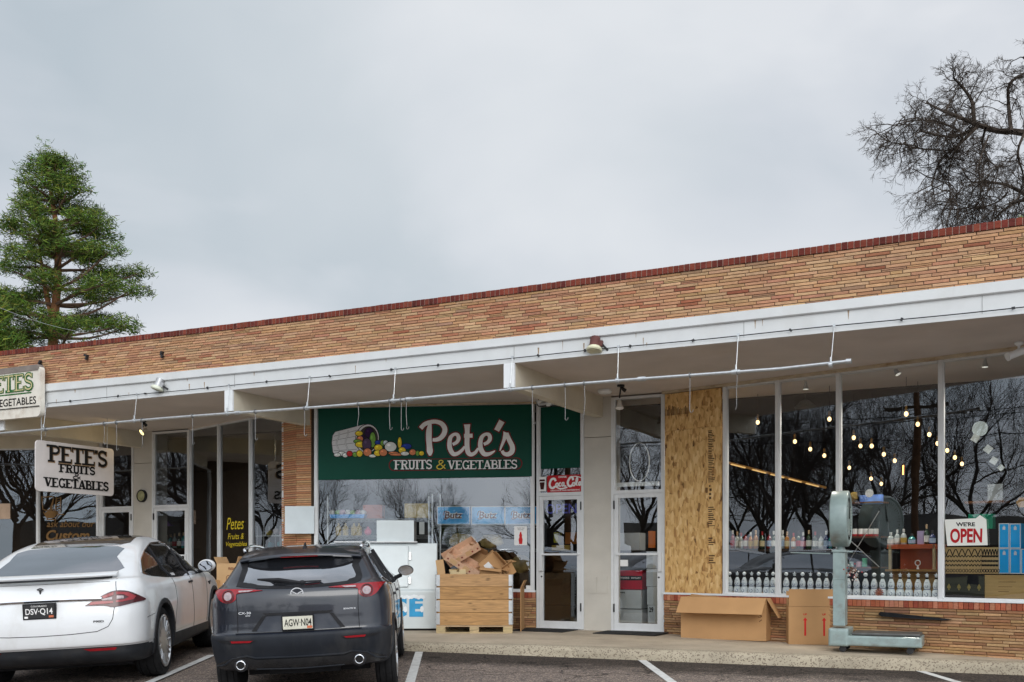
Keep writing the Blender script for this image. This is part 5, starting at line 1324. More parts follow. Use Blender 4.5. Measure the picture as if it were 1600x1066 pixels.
# blank board on the brick pier
fp_ = Frame(0, 0, 0); v = 17.12
u0, u1, z0, z1 = onF(WF, v, 445, 791, 491, 834)
m = MB(); m.box(u0, u1, 0, .012, 0, z1 - z0); o = single(m, 'blank_board', 'blank pale grey board screwed across the brick pier', 'board', mat('blank_board_paint', (.60, .66, .68), .5, var=.04), WF, (0, v, z0), bevel=.002)
# OPEN sign
ov = -.045
t = thing('open_sign', 'white plastic card reading WERE OPEN in red on the right window', 'sign', DR2, (0, ov, 0))
c4 = [DR2.hit(*p, ov) for p in ((1480, 853), (1543, 852), (1541, 812), (1537, 809), (1531, 805), (1525, 810), (1476, 812))]
m = MB(); m.prism(c4, 0, .008); m.build('card', mat('open_card', (.78, .78, .72), .4, var=.02), t)
def inq(a, b):   # fractions inside the card
    (x0, z0_), (x1, z1_), (x2, z2_), (x3, z3_) = c4[0], c4[1], c4[2], c4[6]
    return ((x0 * (1 - a) + x1 * a) * (1 - b) + (x3 * (1 - a) + x2 * a) * b, (z0_ * (1 - a) + z1_ * a) * (1 - b) + (z3_ * (1 - a) + z2_ * a) * b)
for (tx, a, b, c, d, bo, mm, sh_) in (('OPEN', .10, .90, .10, .66, .035, M_red, .12), ("WE'RE", .27, .73, .74, .90, .03, M_ink, 0)):
    vs, fs = text_poly(tx, bo); vs = [(x + sh_ * y, y) for x, y in vs]; xa = min(q[0] for q in vs); xb = max(q[0] for q in vs); ya = min(q[1] for q in vs); yb_ = max(q[1] for q in vs)
    m = MB(); P = [inq(a + (b - a) * (x - xa) / (xb - xa), c + (d - c) * (y - ya) / (yb_ - ya)) for x, y in vs]; m.add([(p[0], -.002, p[1]) for p in P], fs); m.build('lettering', mm, t, fix=False)
# gold and yellow lettering on the glass
def gtext(name, label, fr, rows, mm, v=-.02, shear=.25):
    t = thing(name, label, 'window lettering', fr, (0, v, 0))
    for (tx, x0, y0, x1, y1, bo) in rows:
        a = fr.hit(x0, y1, v); b = fr.hit(x1, y0, v); m = MB(); put_text(m, tx, a[0], b[0], a[1], b[1], 0, bo, shear); m.build('lettering', mm, t, fix=False)
    return t
M_brown = mat('faded_gold_lettering', (.20, .11, .04), .6, var=.2)
M_yel = mat('yellow_lettering', (.72, .55, .03), .5)
gtext('window_lettering', 'slanted yellow lettering naming the shop on the tall pane beside the brick pier', LF, [('Petes', 354, 808, 381, 828, .0), ('Fruits &', 356, 833, 381, 843, .0), ('Vegetables', 353, 846, 386, 856, .0)], M_yel)
t = gtext('window_lettering', 'faded gold lettering and basket drawing on the far left window', FF, [('ask about our', 73, 813, 148, 824, .005), ('Custom', 72, 828, 140, 845, .03)], M_brown)
m = MB()
def FG(x, y): return FF.hit(x, y, -.02)
for pts_ in ([(65, 776), (67, 796), (80, 800), (84, 778)], [(68, 800), (74, 812), (86, 812), (92, 804), (82, 796), (70, 798)], [(84, 778), (78, 796)], [(64, 777), (84, 776)], [(80, 803), (100, 804)], [(88, 776), (86, 801), (94, 801), (95, 777)]): ribbon(m, [FG(*p) for p in pts_], .02, -.0003 * len(pts_))
for q in range(6): ribbon(m, [FG(87, 780 + q * 4), FG(94, 778 + q * 4)], .012, -.003 - q * .0002)
flat(m, [FG(*p) for p in ell(79, 804, 9, 6)], -.005)
m.build('basket_drawing', M_brown, t, fix=False)
# notice on the far left window
u0, u1, z0, z1 = onF(FF, -.03, -3, 787, 16, 811)
m = MB(); m.box(u0, u1, 0, .004, 0, z1 - z0); o = single(m, 'paper_notice', 'pinkish paper notice taped to the far left window', 'notice', mat('pink_paper', (.50, .36, .26), .8), FF, (0, -.03, z0))
# bottle poster by the left middle door
u0, u1, z0, z1 = onF(SF, -.03, 803.5, 822.5, 823.5, 852)
t = thing('bottle_poster', 'white poster of a red drink bottle in the corner of the middle window', 'poster', SF, (0, -.03, z0))
m = MB(); m.box(u0, u1, 0, .005, 0, z1 - z0); m.build('sheet', M_wht, t); w_, h_ = u1 - u0, z1 - z0
m = MB(); flat(m, [(u0 + w_ * a, h_ * b) for a, b in ((.38, .06), (.62, .06), (.66, .30), (.60, .42), (.62, .52), (.55, .66), (.57, .70), (.43, .70), (.45, .66), (.38, .52), (.40, .42), (.34, .30))], -.001); m.build('printed_bottle', M_redink, t, fix=False)
m = MB(); put_text(m, 'TASTE THE', u0 + w_ * .2, u0 + w_ * .8, h_ * .87, h_ * .93, -.001, .0); put_text(m, 'FEELING', u0 + w_ * .28, u0 + w_ * .72, h_ * .79, h_ * .85, -.001, .0); m.build('lettering', M_ink, t, fix=False)
# small card at the foot of the middle window
u0, u1, z0, z1 = onF(SF, -.03, 822, 915, 830, 924)
m = MB(); m.box(u0, u1, 0, .004, 0, z1 - z0); single(m, 'small_card', 'small white sticker at the lower right corner of the middle window', 'sticker', M_wht, SF, (0, -.03, z0))
u0, u1, z0, z1 = onF(FB, LD - .005, 969, 875, 981, 885)
m = MB(); m.box(u0, u1, 0, .003, 0, z1 - z0); single(m, 'door_sticker', 'small white sticker printed with a grey square on the right middle door', 'sticker', M_wht, FB, (0, LD - .0, z0))

# ------------------------------------------------------------------ canopy fittings
PV, PZ = 11.9, 3.505
t = thing('hanging_pipe', 'long galvanised pipe slung on rods along the front of the canopy', 'pipe', FB, (0, PV, PZ))
m = MB(); x1_ = FB.hit(1325, 567, PV)[0]
m.tube([(XL, 0, -.02)] + [(x, 0, .012 * math.sin(x * .9) + .0) for x in [XL + 1 + .5 * i for i in range(int((x1_ - XL - 1) / .5))]] + [(x1_, 0, .012)], .020, 10); m.cyl((x1_ - .02, 0, .012), (x1_ + .035, 0, .012), .03); m.build('pipe', M_galv, t, smooth=True)
m = MB(); 
for px in (372, 640, 1003, 1150): u = FB.hit(px, 600, PV)[0]; m.cyl((u - .05, 0, .012 * math.sin(u * .9)), (u + .05, 0, .012 * math.sin(u * .9)), .030, n=12)
m.build('coupling', M_galv, t, smooth=True)
for px in (-60, 68, 210, 355, 480, 615, 797, 965, 1150, 1298):
    u = FB.hit(px, 600, PV)[0]; m = MB(); zz = .012 * math.sin(u * .9); lean = rnd.uniform(-.02, .03)
    m.cyl((u, 0, zz), (u + lean, .05, ZS + .06 - PZ), .005, n=6); m.cyl((u - .02, 0, zz), (u + .02, 0, zz), .034, n=12); m.cyl((u, 0, zz + .02), (u, 0, zz + .085), .013, n=8); m.obox((u + lean, .05, ZS + .07 - PZ), (.03, .02, .03)); m.build('hanger_rod', M_galv, t)
def hook(px, py1, label, style=0):
    u, z1_ = FB.hit(px, py1, PV); m = MB(); zz = .012 * math.sin(u * .9); r_ = .004
    L_ = z1_ - PZ
    pts_ = [(0, 0, zz - .03), (rnd.uniform(-.01, .01), 0, L_ * .5), (rnd.uniform(-.015, .015), 0, L_ + .05)]
    pts_ += [(.0, 0, L_ + .02), (.015, 0, L_), (.035, 0, L_ + .01), (.04, 0, L_ + .035)] if style == 0 else [(-.02, 0, L_)]
    m.tube(pts_, r_, 5); m.lathe([(.034, -.006), (.034, .006), (.027, .006), (.027, -.006)], 12, (0, 0, zz), 'x')
    single(m, 'wire_hook', label, 'hook', mat('dull_wire', (.25,.25,.25), .5, .6), FB, (u, PV, PZ), group='wire hooks along the hanging pipe')
for px, py, st in ((72, 683, 1), (163, 695, 0), (182, 704, 0), (222, 700, 1), (301, 695, 0), (399, 688, 0), (476, 682, 0), (560, 668, 1), (609, 672, 0), (627, 673, 0), (635, 671, 0), (832, 664, 0), (883, 657, 0), (913, 655, 1), (1078, 645, 0), (1152, 640, 1)):
    hook(px, py, 'bent wire hook hanging from the galvanised canopy pipe', st)
def flood(px, py, label, cap, lens, tilt):
    u, z = FB.hit(px, py, 11.93); t = thing('canopy_floodlight', label, 'floodlight', FB, (u, 11.93, z))
    Mt = Matrix.Rotation(R(tilt), 3, 'Y') @ Matrix.Rotation(R(-14), 3, 'X') @ Matrix.Diagonal((.82, .82, .82)); T4 = Mt.to_4x4()
    m = MB(); m.lathe([(.030, .15), (.072, .145), (.078, .13), (.078, .03), (.095, -.005), (.10, -.03)], 20, (0, 0, 0), M=Mt); m.obox(Mt @ Vector((.10, .0, .03)), (.06, .05, .09), Mt); m.build('housing', cap, t, smooth=True)
    m = MB(); m.lathe([(.095, -.012), (.120, -.045), (.124, -.065), (.112, -.085), (.085, -.088), (.05, -.07), (.001, -.05)], 24, (0, 0, 0), M=Mt); m.build('lens', lens, t, smooth=True)
    m = MB(); m.cyl(Mt @ Vector((.12, 0, .02)), (.16, .05, -.06), .014, n=8); m.build('bracket', M_dark, t)
flood(247, 603, 'silver floodlight with a milky lens on the fascia left of the middle beam', mat('cast_silver', (.42, .42, .42), .4, .6, var=.2), mat('milky_lens', (.62, .64, .52), .3), 14)
flood(929, 541, 'rusty brown floodlight with a cream lens on the fascia above the middle doors', mat('rust_brown', (.12, .048, .042), .6, var=.2), mat('cream_lens', (.62, .60, .42), .3), 0)
# fittings under the soffit
def place(px, py, v, fr=FB): u, z = fr.hit(px, py, v); return u, z
u, z = FB.hit(945, 612, 14.2)
m = MB(); m.lathe([(.11, 0), (.11, -.03), (.085, -.055), (.001, -.06)], 24, (0, 0, ZS)); single(m, 'soffit_detector', 'round white detector on the soffit beside the middle column', 'detector', M_trim, FB, (FB.hit(945, 610, 14.5)[0], 14.5, 0), smooth=True)
def spot(px, py, v, label, lit=False, dz=.0):
    u, z = FB.hit(px, py, v); t = thing('soffit_spotlight', label, 'spotlight', FB, (u, v, ZS))
    L_ = z - ZS
    m = MB(); m.lathe([(.055, 0), (.055, -.025), (.01, -.03)], 16, (0, 0, .0)); m.cyl((0, 0, -.02), (-.02, 0, L_ * .6), .012, n=8); m.cyl((.0, 0, -.03), (.07, .0, -.09), .02, .03, n=10); m.build('bracket', M_dark, t, smooth=True)
    M3 = Matrix.Rotation(R(28 if lit else -4), 3, 'Y') @ Matrix.Rotation(R(-50 if lit else -10), 3, 'X')
    m = MB(); m.lathe([(.02, .10), (.03, .085), (.035, .03), (.06, -.01), (.062, -.02)], 18, (-.02, 0, L_), M=M3); m.build('lamp_body', M_conc if not lit else M_beam, t, smooth=True)
    m = MB(); m.lathe([(.058, -.012), (.056, -.024), (.001, -.03)], 18, (-.02, 0, L_), M=M3); m.build('lamp_lens', mat_emit('lit_lens', (1.0, .80, .35), 2.2) if lit else M_wht, t, smooth=True)
    if lit:
        ld = bpy.data.lights.new('lamp_glow', 'SPOT'); ld.energy = 7; ld.color = (1, .74, .36); ld.spot_size = R(120); ld.shadow_soft_size = .05
        lo = bpy.data.objects.new('lamp_glow', ld); C.objects.link(lo); lo.parent = t; lo.location = (-.06, -.05, L_ - .05); lo.rotation_euler = (R(-20), R(62), 0)
spot(224, 675, 13.9, 'lit yellow spotlight under the soffit left of the left door frame', True)
spot(970, 636, 14.2, 'unlit double spotlight under the soffit above the right middle door')
t = thing('security_camera', 'white security camera on the soffit at the right edge of the picture', 'camera', DR2, (DR2.hit(1592, 545, -.35)[0], -.35, ZS))
m = MB(); m.lathe([(.05, 0), (.05, -.02), (.015, -.05), (.015, -.09)], 14); m.build('mount', M_trim, t, smooth=True)
m = MB(); m.cyl((-.09, -.09, -.17), (.06, .05, -.09), .045, n=14); m.cyl((-.10, -.10, -.176), (-.088, -.088, -.170), .052, n=14); m.build('housing', M_trim, t, smooth=True)
u, z = FB.hit(856, 629, LD - .25); t = thing('twin_flood_lamp', 'small white twin lamp under the soffit at the head of the left middle door', 'lamp', FB, (u, LD - .25, ZS))
m = MB(); m.cyl((-.12, 0, -.02), (.12, 0, -.02), .018, n=8); m.cyl((.0, 0, -.02), (.04, -.06, -.10), .03, .045, n=12); m.cyl((-.10, 0, -.02), (-.16, -.05, -.06), .025, .035, n=12); m.build('lamp_heads', M_trim, t, smooth=True)
m = MB(); m.tube(smooth_pts([(-.16, 0, 0), (-.19, 0, -.06), (-.16, 0, -.11), (-.05, 0, -.11), (.02, 0, -.06)], 4), .008, 6); m.build('flex_cable', M_dark, t)

# ------------------------------------------------------------------ things on the pavement
def wz(x, y): return walk_z(FB.loc((x, y, 0)).x)
# ice chest
ICA = math.radians(4); icx1 = (683 - 800) / 1600 * 16.15
IF = Frame(icx1 - 1.72, 16.10, ICA); z0 = wz(-2, 16.2)
t = thing('ice_chest', 'white slanted-front ice chest with blue ICE lettering behind the dark car', 'ice chest', IF, (0, 0, z0))
M_ice = mat('ice_chest_white', (.64, .70, .71), .35, var=.03, stain=(2, .15, (.45, .46, .44), (1, 1, 2)))
IH = 1.42
m = MB(); prof_ = [(.0, .03), (.0, .62), (.05, .66), (.30, IH - .03), (.85, IH - .03), (.85, .03)]
m.prism([(a, b) for a, b in prof_], 0, 1.72, plane='yz'); m.build('cabinet', M_ice, t, bevel=.012)
m = MB(); m.box(.04, 1.70, .04, .80, 0, .03); m.build('plinth', M_black, t)
m = MB(); m.prism([(a, b) for a, b in [(.0 - .004, .05), (-.004, .62), (.046, .665), (.292, IH - .05), (.82, IH - .05), (.82, .05)]], 1.722, 1.728, plane='yz'); m.build('side_panel', mat('ice_side_grey', (.20, .195, .185), .6, var=.25, scale=5), t)
def slant(u0, u1, s0, s1, off, th):   # a plate on the sloped front; s runs up the slope 0..1
    d = Vector((0, .25, IH - .03 - .66)); n = Vector((0, -(IH - .69), .25)).normalized(); b = Vector((0, .05, .66)); m = MB()
    c = [b + d * s0 + n * off, b + d * s1 + n * off]
    vs = [(u0, *c[0].yz), (u1, *c[0].yz), (u1, *c[1].yz), (u0, *c[1].yz)]; c2 = [q + n * th for q in c]; vs += [(u0, *c2[0].yz), (u1, *c2[0].yz), (u1, *c2[1].yz), (u0, *c2[1].yz)]
    m.add(vs, [(0, 1, 2, 3), (7, 6, 5, 4), (0, 4, 5, 1), (1, 5, 6, 2), (2, 6, 7, 3), (3, 7, 4, 0)]); return m
d_ = slant(.12, 1.26, .03, .93, .002, .035).build('lid_door', M_ice, t, bevel=.01)
for a, b in ((.62, .78), (.10, .24)): slant(1.268, 1.30, a, b, .012, .03).build('door_latch', M_brush, d_)
m = MB(); m.box(.08, 1.40, .22, .30, IH - .02, IH - .005); m.build('top_rail', M_brush, t)
m = MB()
for i, (ch, a, b) in enumerate((('I', .86, .98), ('C', 1.02, 1.24), ('E', 1.28, 1.50))):
    put_text(m, ch, a, b, .22, .55, -.003 - i * .0003, bold=.06)
m.build('blue_lettering', mat('ice_blue', (.03, .33, .62), .4), t, fix=False)
m = MB()
for i, (a, b) in enumerate(((.86, .98), (1.02, 1.24), (1.28, 1.50))):
    for k in range(7):
        x = a + (b - a) * k / 6; flat(m, ell(x, .545 - rnd.uniform(0, .03), .03, .03, 10), -.006 - k * .0001 - i * .001)
    flat(m, ell(b - .02, .34, .03, .05, 10), -.0068 - i * .001)
m.build('snow_caps', mat('snow_white', (.80, .84, .86), .5), t, fix=False)
# blank white box standing on the chest
u0 = (589 - 800) / 1600 * 16.45; u1 = (647 - 800) / 1600 * 16.45
t = thing('white_cabinet', 'plain white box standing on top of the ice chest', 'box', WF, (u0, 16.45, z0 + IH - .005))
m = MB(); m.box(0, u1 - u0, 0, .42, 0, .335); m.build('carcass', mat('cabinet_grey', (.22, .21, .19), .6, var=.2), t); m = MB(); m.box(-.004, u1 - u0 - .0, -.014, .0, 0, .34); m.build('front_panel', M_ice, t, bevel=.004)

# timber crate on a pallet
CF = Frame(-1.155, 15.60, R(-.8)); cz = wz(-.5, 15.9)
M_wood = None
def make_wood():
    m, t, b, out = newmat('pine_boards'); L = t.links.new
    a = t.nodes.new('ShaderNodeAttribute'); a.attribute_name = 'Col'
    tcn = t.nodes.new('ShaderNodeTexCoord'); mpn = t.nodes.new('ShaderNodeMapping'); mpn.inputs['Scale'].default_value = (1.2, 6, 14); L(tcn.outputs['Object'], mpn.inputs[0])
    n = t.nodes.new('ShaderNodeTexNoise'); n.inputs['Scale'].default_value = 2.2; n.inputs['Detail'].default_value = 6; n.inputs['Distortion'].default_value = 1.6; L(mpn.outputs[0], n.inputs['Vector'])
    r = t.nodes.new('ShaderNodeMapRange'); r.inputs['From Min'].default_value = .3; r.inputs['From Max'].default_value = .7; r.inputs['To Min'].default_value = .68; r.inputs['To Max'].default_value = 1.22; L(n.outputs[0], r.inputs['Value'])
    mp2 = t.nodes.new('ShaderNodeMapping'); mp2.inputs['Scale'].default_value = (3.2, 3, 9); L(tcn.outputs['Object'], mp2.inputs[0])
    v = t.nodes.new('ShaderNodeTexVoronoi'); v.inputs['Scale'].default_value = 1.3; L(mp2.outputs[0], v.inputs['Vector'])
    k = t.nodes.new('ShaderNodeMapRange'); k.inputs['From Min'].default_value = .05; k.inputs['From Max'].default_value = .20; k.inputs['To Min'].default_value = .42; k.inputs['To Max'].default_value = 1.0; L(v.outputs['Distance'], k.inputs['Value'])
    mu = t.nodes.new('ShaderNodeMath'); mu.operation = 'MULTIPLY'; L(r.outputs[0], mu.inputs[0]); L(k.outputs[0], mu.inputs[1])
    s = t.nodes.new('ShaderNodeVectorMath'); s.operation = 'SCALE'; L(a.outputs['Color'], s.inputs[0]); L(mu.outputs[0], s.inputs['Scale']); L(s.outputs[0], b.inputs['Base Color']); b.inputs['Roughness'].default_value = .75
    bp = t.nodes.new('ShaderNodeBump'); bp.inputs['Strength'].default_value = .3; bp.inputs['Distance'].default_value = .004; L(n.outputs[0], bp.inputs['Height']); L(bp.outputs[0], b.inputs['Normal']); return m
M_wood = make_wood()
t = thing('wooden_pallet', 'flat timber pallet under the slatted crate', 'pallet', CF, (0, 0, cz)); PC = (.50, .37, .20)
m = MB(); CW, CD = 1.16, .80
for y in (0, CD / 2 - .05, CD - .1): m.box(0, CW, y, y + .1, 0, .018, 0, jit(PC)); m.build
split_build(m, 'bottom_board', M_wood, t)
m = MB()
for x in (0, CW / 2 - .07, CW - .14):
    for y in (0, CD / 2 - .05, CD - .1): m.box(x, x + .14, y + .002, y + .098, .019, .10, 0, jit(PC))
split_build(m, 'block', M_wood, t)
m = MB()
for i in range(7): m.box(0, CW, i * .116, i * .116 + .1, .101, .122, 0, jit(PC))
split_build(m, 'deck_board', M_wood, t)
t = thing('slatted_crate', 'stacked pine collar crate with metal corner hinges, full of empty cartons', 'crate', CF, (0, 0, cz + .124))
bh = .1955; gold = [(.44, .245, .095), (.48, .275, .115), (.41, .225, .085), (.45, .26, .115)]
for i in range(4):
    m = MB(); c = gold[i]; z = i * bh
    m.rbox(.02, CW - .02, .0, .022, z + .002, z + bh - .003, .004, 0, c); m.box(.02, CW - .02, CD - .022, CD, z + .002, z + bh - .003, 0, c); m.box(.0, .022, .03, CD - .03, z + .002, z + bh - .003, 0, jit(c)); m.box(CW - .022, CW, .03, CD - .03, z + .002, z + bh - .003, 0, jit(c)); m.build('board_ring', M_wood, t)
m = MB()
for x in (-.006, CW - .055):
    for i in range(4): m.box(x, x + .062, -.006, .0, i * bh + .012, i * bh + bh - .012); 
    for i in range(16): m.cyl((x + (.0 if x < 0 else .06), -.008, .02 + i * .048), (x + (.0 if x < 0 else .06), -.008, .02 + i * .048 + .036), .009, n=6)
m.box(CW + .001, CW + .006, -.0, .08, .01, 4 * bh - .01); m.build('corner_hinge', M_galv, t)
# cartons: an open box from five panels with its own flaps
def carton(name, label, c, size, rot, flaps=(0, 0, 0, 0), mt=None, th=.006, open_=True, marks=None, group=None, parent_z=None):
    """c: world position of the box's base centre; rot: euler; flaps: opening angles for front, right, back, left (None = no flap)"""
    t = thing(name, label, 'cardboard box'); t.location = c; t.rotation_euler = rot
    if group: t['group'] = group
    W_, D_, H_ = size; m = MB(); mt = mt or M_card
    m.box(-W_ / 2, W_ / 2, -D_ / 2, -D_ / 2 + th, 0, H_); m.box(-W_ / 2, W_ / 2, D_ / 2 - th, D_ / 2, 0, H_); m.box(-W_ / 2, -W_ / 2 + th, -D_ / 2 + th, D_ / 2 - th, 0, H_); m.box(W_ / 2 - th, W_ / 2, -D_ / 2 + th, D_ / 2 - th, 0, H_); m.box(-W_ / 2 + th, W_ / 2 - th, -D_ / 2 + th, D_ / 2 - th, 0, th)
    if not open_: m.box(-W_ / 2 + .001, W_ / 2 - .001, -D_ / 2 + .001, D_ / 2 - .001, H_ - th, H_ + .001)
    m.build('carton', mt, t)
    for i, fa in enumerate(flaps):
        if fa is None: continue
        fl = (D_ if i % 2 == 0 else W_) / 2 * .98 if not isinstance(fa, tuple) else fa[1]; an = fa[0] if isinstance(fa, tuple) else fa
        ln = W_ if i % 2 == 0 else D_; m = MB(); m.box(-ln / 2 + .003, ln / 2 - .003, -fl, 0, -th / 2, th / 2)
        M3 = Matrix.Rotation(PI / 2 * i, 3, 'Z'); base = M3 @ Vector((0, -(D_ if i % 2 == 0 else W_) / 2, 0)) + Vector((0, 0, H_ + .002))
        M4 = Matrix.Translation(base) @ (M3 @ Matrix.Rotation(R(an), 3, 'X')).to_4x4()
        m.v = [tuple(M4 @ Vector(p)) for p in m.v]; m.build('flap', mt, t)
    if marks: marks(t, W_, D_, H_)
    return t
# long open box in front of the strand board
LA = math.atan2(14.34 - 14.98, 3.56 - 2.47)
pL = Vector((2.47, 14.98)); pR = Vector((3.56, 14.34)); Lb = (pR - pL).length; dx_ = (pR - pL).normalized(); nx_ = Vector((-dx_.y, dx_.x)); Db = .36
ctr = (pL + pR) / 2 + nx_ * Db / 2
def mk1(t, W_, D_, H_):
    m = MB(); put_text(m, '3', W_ / 2 - .12, W_ / 2 - .06, H_ * .55, H_ * .66, -D_ / 2 - .002); ribbon(m, [(W_ / 2 - .1, H_ * .45), (W_ / 2 - .06, H_ * .5)], .01, -D_ / 2 - .003); m.build('printed_mark', mat('faded_ink'[:10] + '_box', (.12, .06, .03), .8), t, fix=False)
carton('cardboard_box', 'long low open carton with its front flap folded down, under the strand board', (ctr.x, ctr.y, wz(ctr.x, ctr.y) + .002), (Lb, Db, .60), (0, 0, LA), flaps=((48, .30), (58, .32), (-20, .2), (72, .2)), marks=mk1)
# tall box with the red arrows
pL = Vector((3.79, 14.03)); ln = .60; bx_ = Vector((math.cos(R(-9)), math.sin(R(-9)))); ctr = pL + bx_ * ln / 2 + Vector((-bx_.y, bx_.x)) * .15
def mk2(t, W_, D_, H_):
    m = MB()
    for x in (-.08, .17):
        m.box(x - .012, x + .012, -D_ / 2 - .002, -D_ / 2, .12, .33); m.prism([(x - .03, .33), (x + .03, .33), (x, .37)], -D_ / 2 - .002, -D_ / 2); put_text(m, 'UP', x - .025, x + .025, .40, .425, -D_ / 2 - .002, .03)
    split_build(m, 'red_arrow', M_redink, t, fix=False) if False else m.build('red_arrow', M_redink, t, fix=False)
    m = MB(); m.box(-W_ / 2, W_ / 2, -D_ / 2 - .0015, -D_ / 2 + .0, .515, .519); m.build('crease', M_cardin, t)
carton('cardboard_box', 'upright carton printed with two red up arrows, left of the scale', (ctr.x, ctr.y, wz(ctr.x, ctr.y) + .002), (ln, .30, .52), (0, 0, R(-9)), flaps=((-89, .235), None, (-80, .2), None), marks=mk2)
# platform scale
sp0 = FB.loc((4.03, 13.02, 0)); SA = R(1.5)
u_, _ = 0, 0
scl = thing('platform_scale', 'grey-green platform scale with a big round dial head on a post', 'scale', FB, (sp0.x, sp0.y - .0, wz(4.5, 13)), rz=R(2))
M_scale = mat('hammered_green_paint', (.27, .345, .335), .42, var=.1, scale=10, coat=.2, stain=(6, .6, (.15, .10, .07), (1, 1, 1)), bump=.08, bscale=80)
PL = 1.10
m = MB(); m.rbox(.0, PL, .0, .60, .085, .215, .015); m.build('platform_frame', M_scale, scl, bevel=.02)
m = MB(); m.box(.27, PL - .02, .03, .57, .22, .252); m.build('platform_deck', mat('worn_steel', (.10, .10, .095), .5, .4, var=.3, scale=8, bump=.2), scl, bevel=.01)
m = MB(); m.rbox(-.01, .235, -.01, .58, .075, .30, .02); m.build('base_casting', M_scale, scl, bevel=.03)
m = MB(); m.box(.035, .185, .10, .36, .33, 1.27); m.box(.02, .20, .085, .375, 1.27, 1.30); m.box(.03, .19, .095, .365, .92, .93); m.build('post', M_scale, scl, bevel=.012)
m = MB(); m.cyl((.115, .25, 1.30), (.115, .25, 1.36), .06, .04, n=14); m.build('neck', M_scale, scl, smooth=True)
Mh = Matrix.Rotation(R(1), 3, 'Z')
m = MB(); m.lathe([(.30, -.115), (.355, -.10), (.36, -.09), (.36, .09), (.355, .10), (.33, .112), (.31, .10)], 48, (.115, .25, 1.70), 'x', M=Mh); hd = m.build('dial_housing', M_scale, scl, smooth=True, sharp=30)
m = MB(); m.lathe([(.312, .085), (.310, .098), (.001, .10)], 40, (.115, .25, 1.70), 'x', M=Mh); m.build('dial_face', mat('dial_cream', (.50, .52, .48), .4, var=.1), hd, smooth=True)
m = MB()
for i in range(40):
    a = 2 * PI * i / 40; r0 = .24 if i % 5 else .21
    p = Mh @ Vector((.102, r0 * math.cos(a), r0 * math.sin(a))) + Vector((.115, .25, 1.70)); q = Mh @ Vector((.102, .275 * math.cos(a), .275 * math.sin(a))) + Vector((.115, .25, 1.70)); m.cyl(p, q, .003, n=4)
q0 = Mh @ Vector((.105, 0, 0)) + Vector((.115, .25, 1.70)); q1 = Mh @ Vector((.105, .05, .24)) + Vector((.115, .25, 1.70)); m.cyl(q0, q1, .008, .002, n=5); m.build('dial_pointer', M_ink, hd)
m = MB(); m.tube([(-.5, .15, 1.265), (.0, .12, 1.25)], .008, 6); m.tube([(.16, .09, 1.275), (.28, .09, 1.272)], .01, 6); m.build('beam_arm', M_scale, scl, smooth=True)
for (x, y) in ((.16, .08), (.16, .52), (PL - .14, .08), (PL - .14, .52)):
    m = MB(); m.lathe([(.025, -.02), (.042, -.018), (.042, .018), (.025, .02)], 18, (x, y, .042), 'y'); m.box(x - .03, x + .03, y - .03, y + .03, .062, .078); m.build('castor', M_dark, scl, smooth=True)
# dried flower sprig tied to the post
m = MB()
for i in range(38):
    p = (rnd.gauss(0, .035), rnd.gauss(0, .03), rnd.gauss(0, .05)); m.blob(p, (.011, .011, .011), i, 6, 4, .3, 0, rnd.choice([(.32, .06, .06), (.55, .45, .40), (.22, .12, .08), (.60, .55, .5)]))
for i in range(9): m.tube([(0, 0, 0), (rnd.uniform(-.08, .09), rnd.uniform(-.05, .03), rnd.uniform(-.09, .07))], .003, 4, 0, (.18, .14, .10))
pp = scl.location + Vector((math.cos(FB.a + R(2)) * .27 + .0, math.sin(FB.a + R(2)) * .27, 1.02))
single(m, 'dried_sprig', 'small dried red and white sprig tied to the scale post', 'dried flowers', M_col, WF, (pp.x + .02, pp.y - .02, pp.z), fix=False)
# black strip on the low wall
u0, z1 = DR2.hit(1371, 957, -.14); u1, z0 = DR2.hit(1486, 967, -.14)
m = MB(); m.add([(0, 0, 0), (.04, -.02, .035), (u1 - u0, .01, -.035), (u1 - u0, .05, -.032), (.02, .05, .03), (0, .04, -.0), (.05, -.01, -.03), ((u1 - u0) * .9, .0, -.052)], [(0, 1, 2, 7, 6), (1, 4, 3, 2), (0, 6, 5), (6, 7, 3, 5), (2, 3, 7), (0, 5, 4, 1), (5, 3, 4)])
single(m, 'rubber_strip', 'black rubber strip fixed along the low brick wall right of the scale', 'strip', M_black, DR2, (u0, -.125, (z0 + z1) / 2), bevel=.004)
# door mats
for (x0, x1, lab) in ((-7.25, -6.35, 'flat black mat at the left middle door'), (-5.85, -4.85, 'flat black mat at the right middle door')):
    m = MB(); m.box(0, x1 - x0, 0, .62, 0, .014); single(m, 'door_mat', lab, 'mat', mat('mat_rubber', (.03, .03, .03), .9, var=.2, bump=.3), FB, (x0, LD - .70, walk_z(x0) + .001), bevel=.004)
# ------------------------------------------------------------------ behind the glass
M_shelf = mat('dark_shelf', (.05, .035, .025), .6, var=.2); M_wire = mat('wire_shelf', (.50, .51, .50), .35, .7)
M_deck = mat('ceramic_white', (.84, .89, .92), .25, var=.05, coat=.5); M_cblue = mat('ceramic_blue', (.03, .07, .20), .3)
ZG = ZSILL + .028
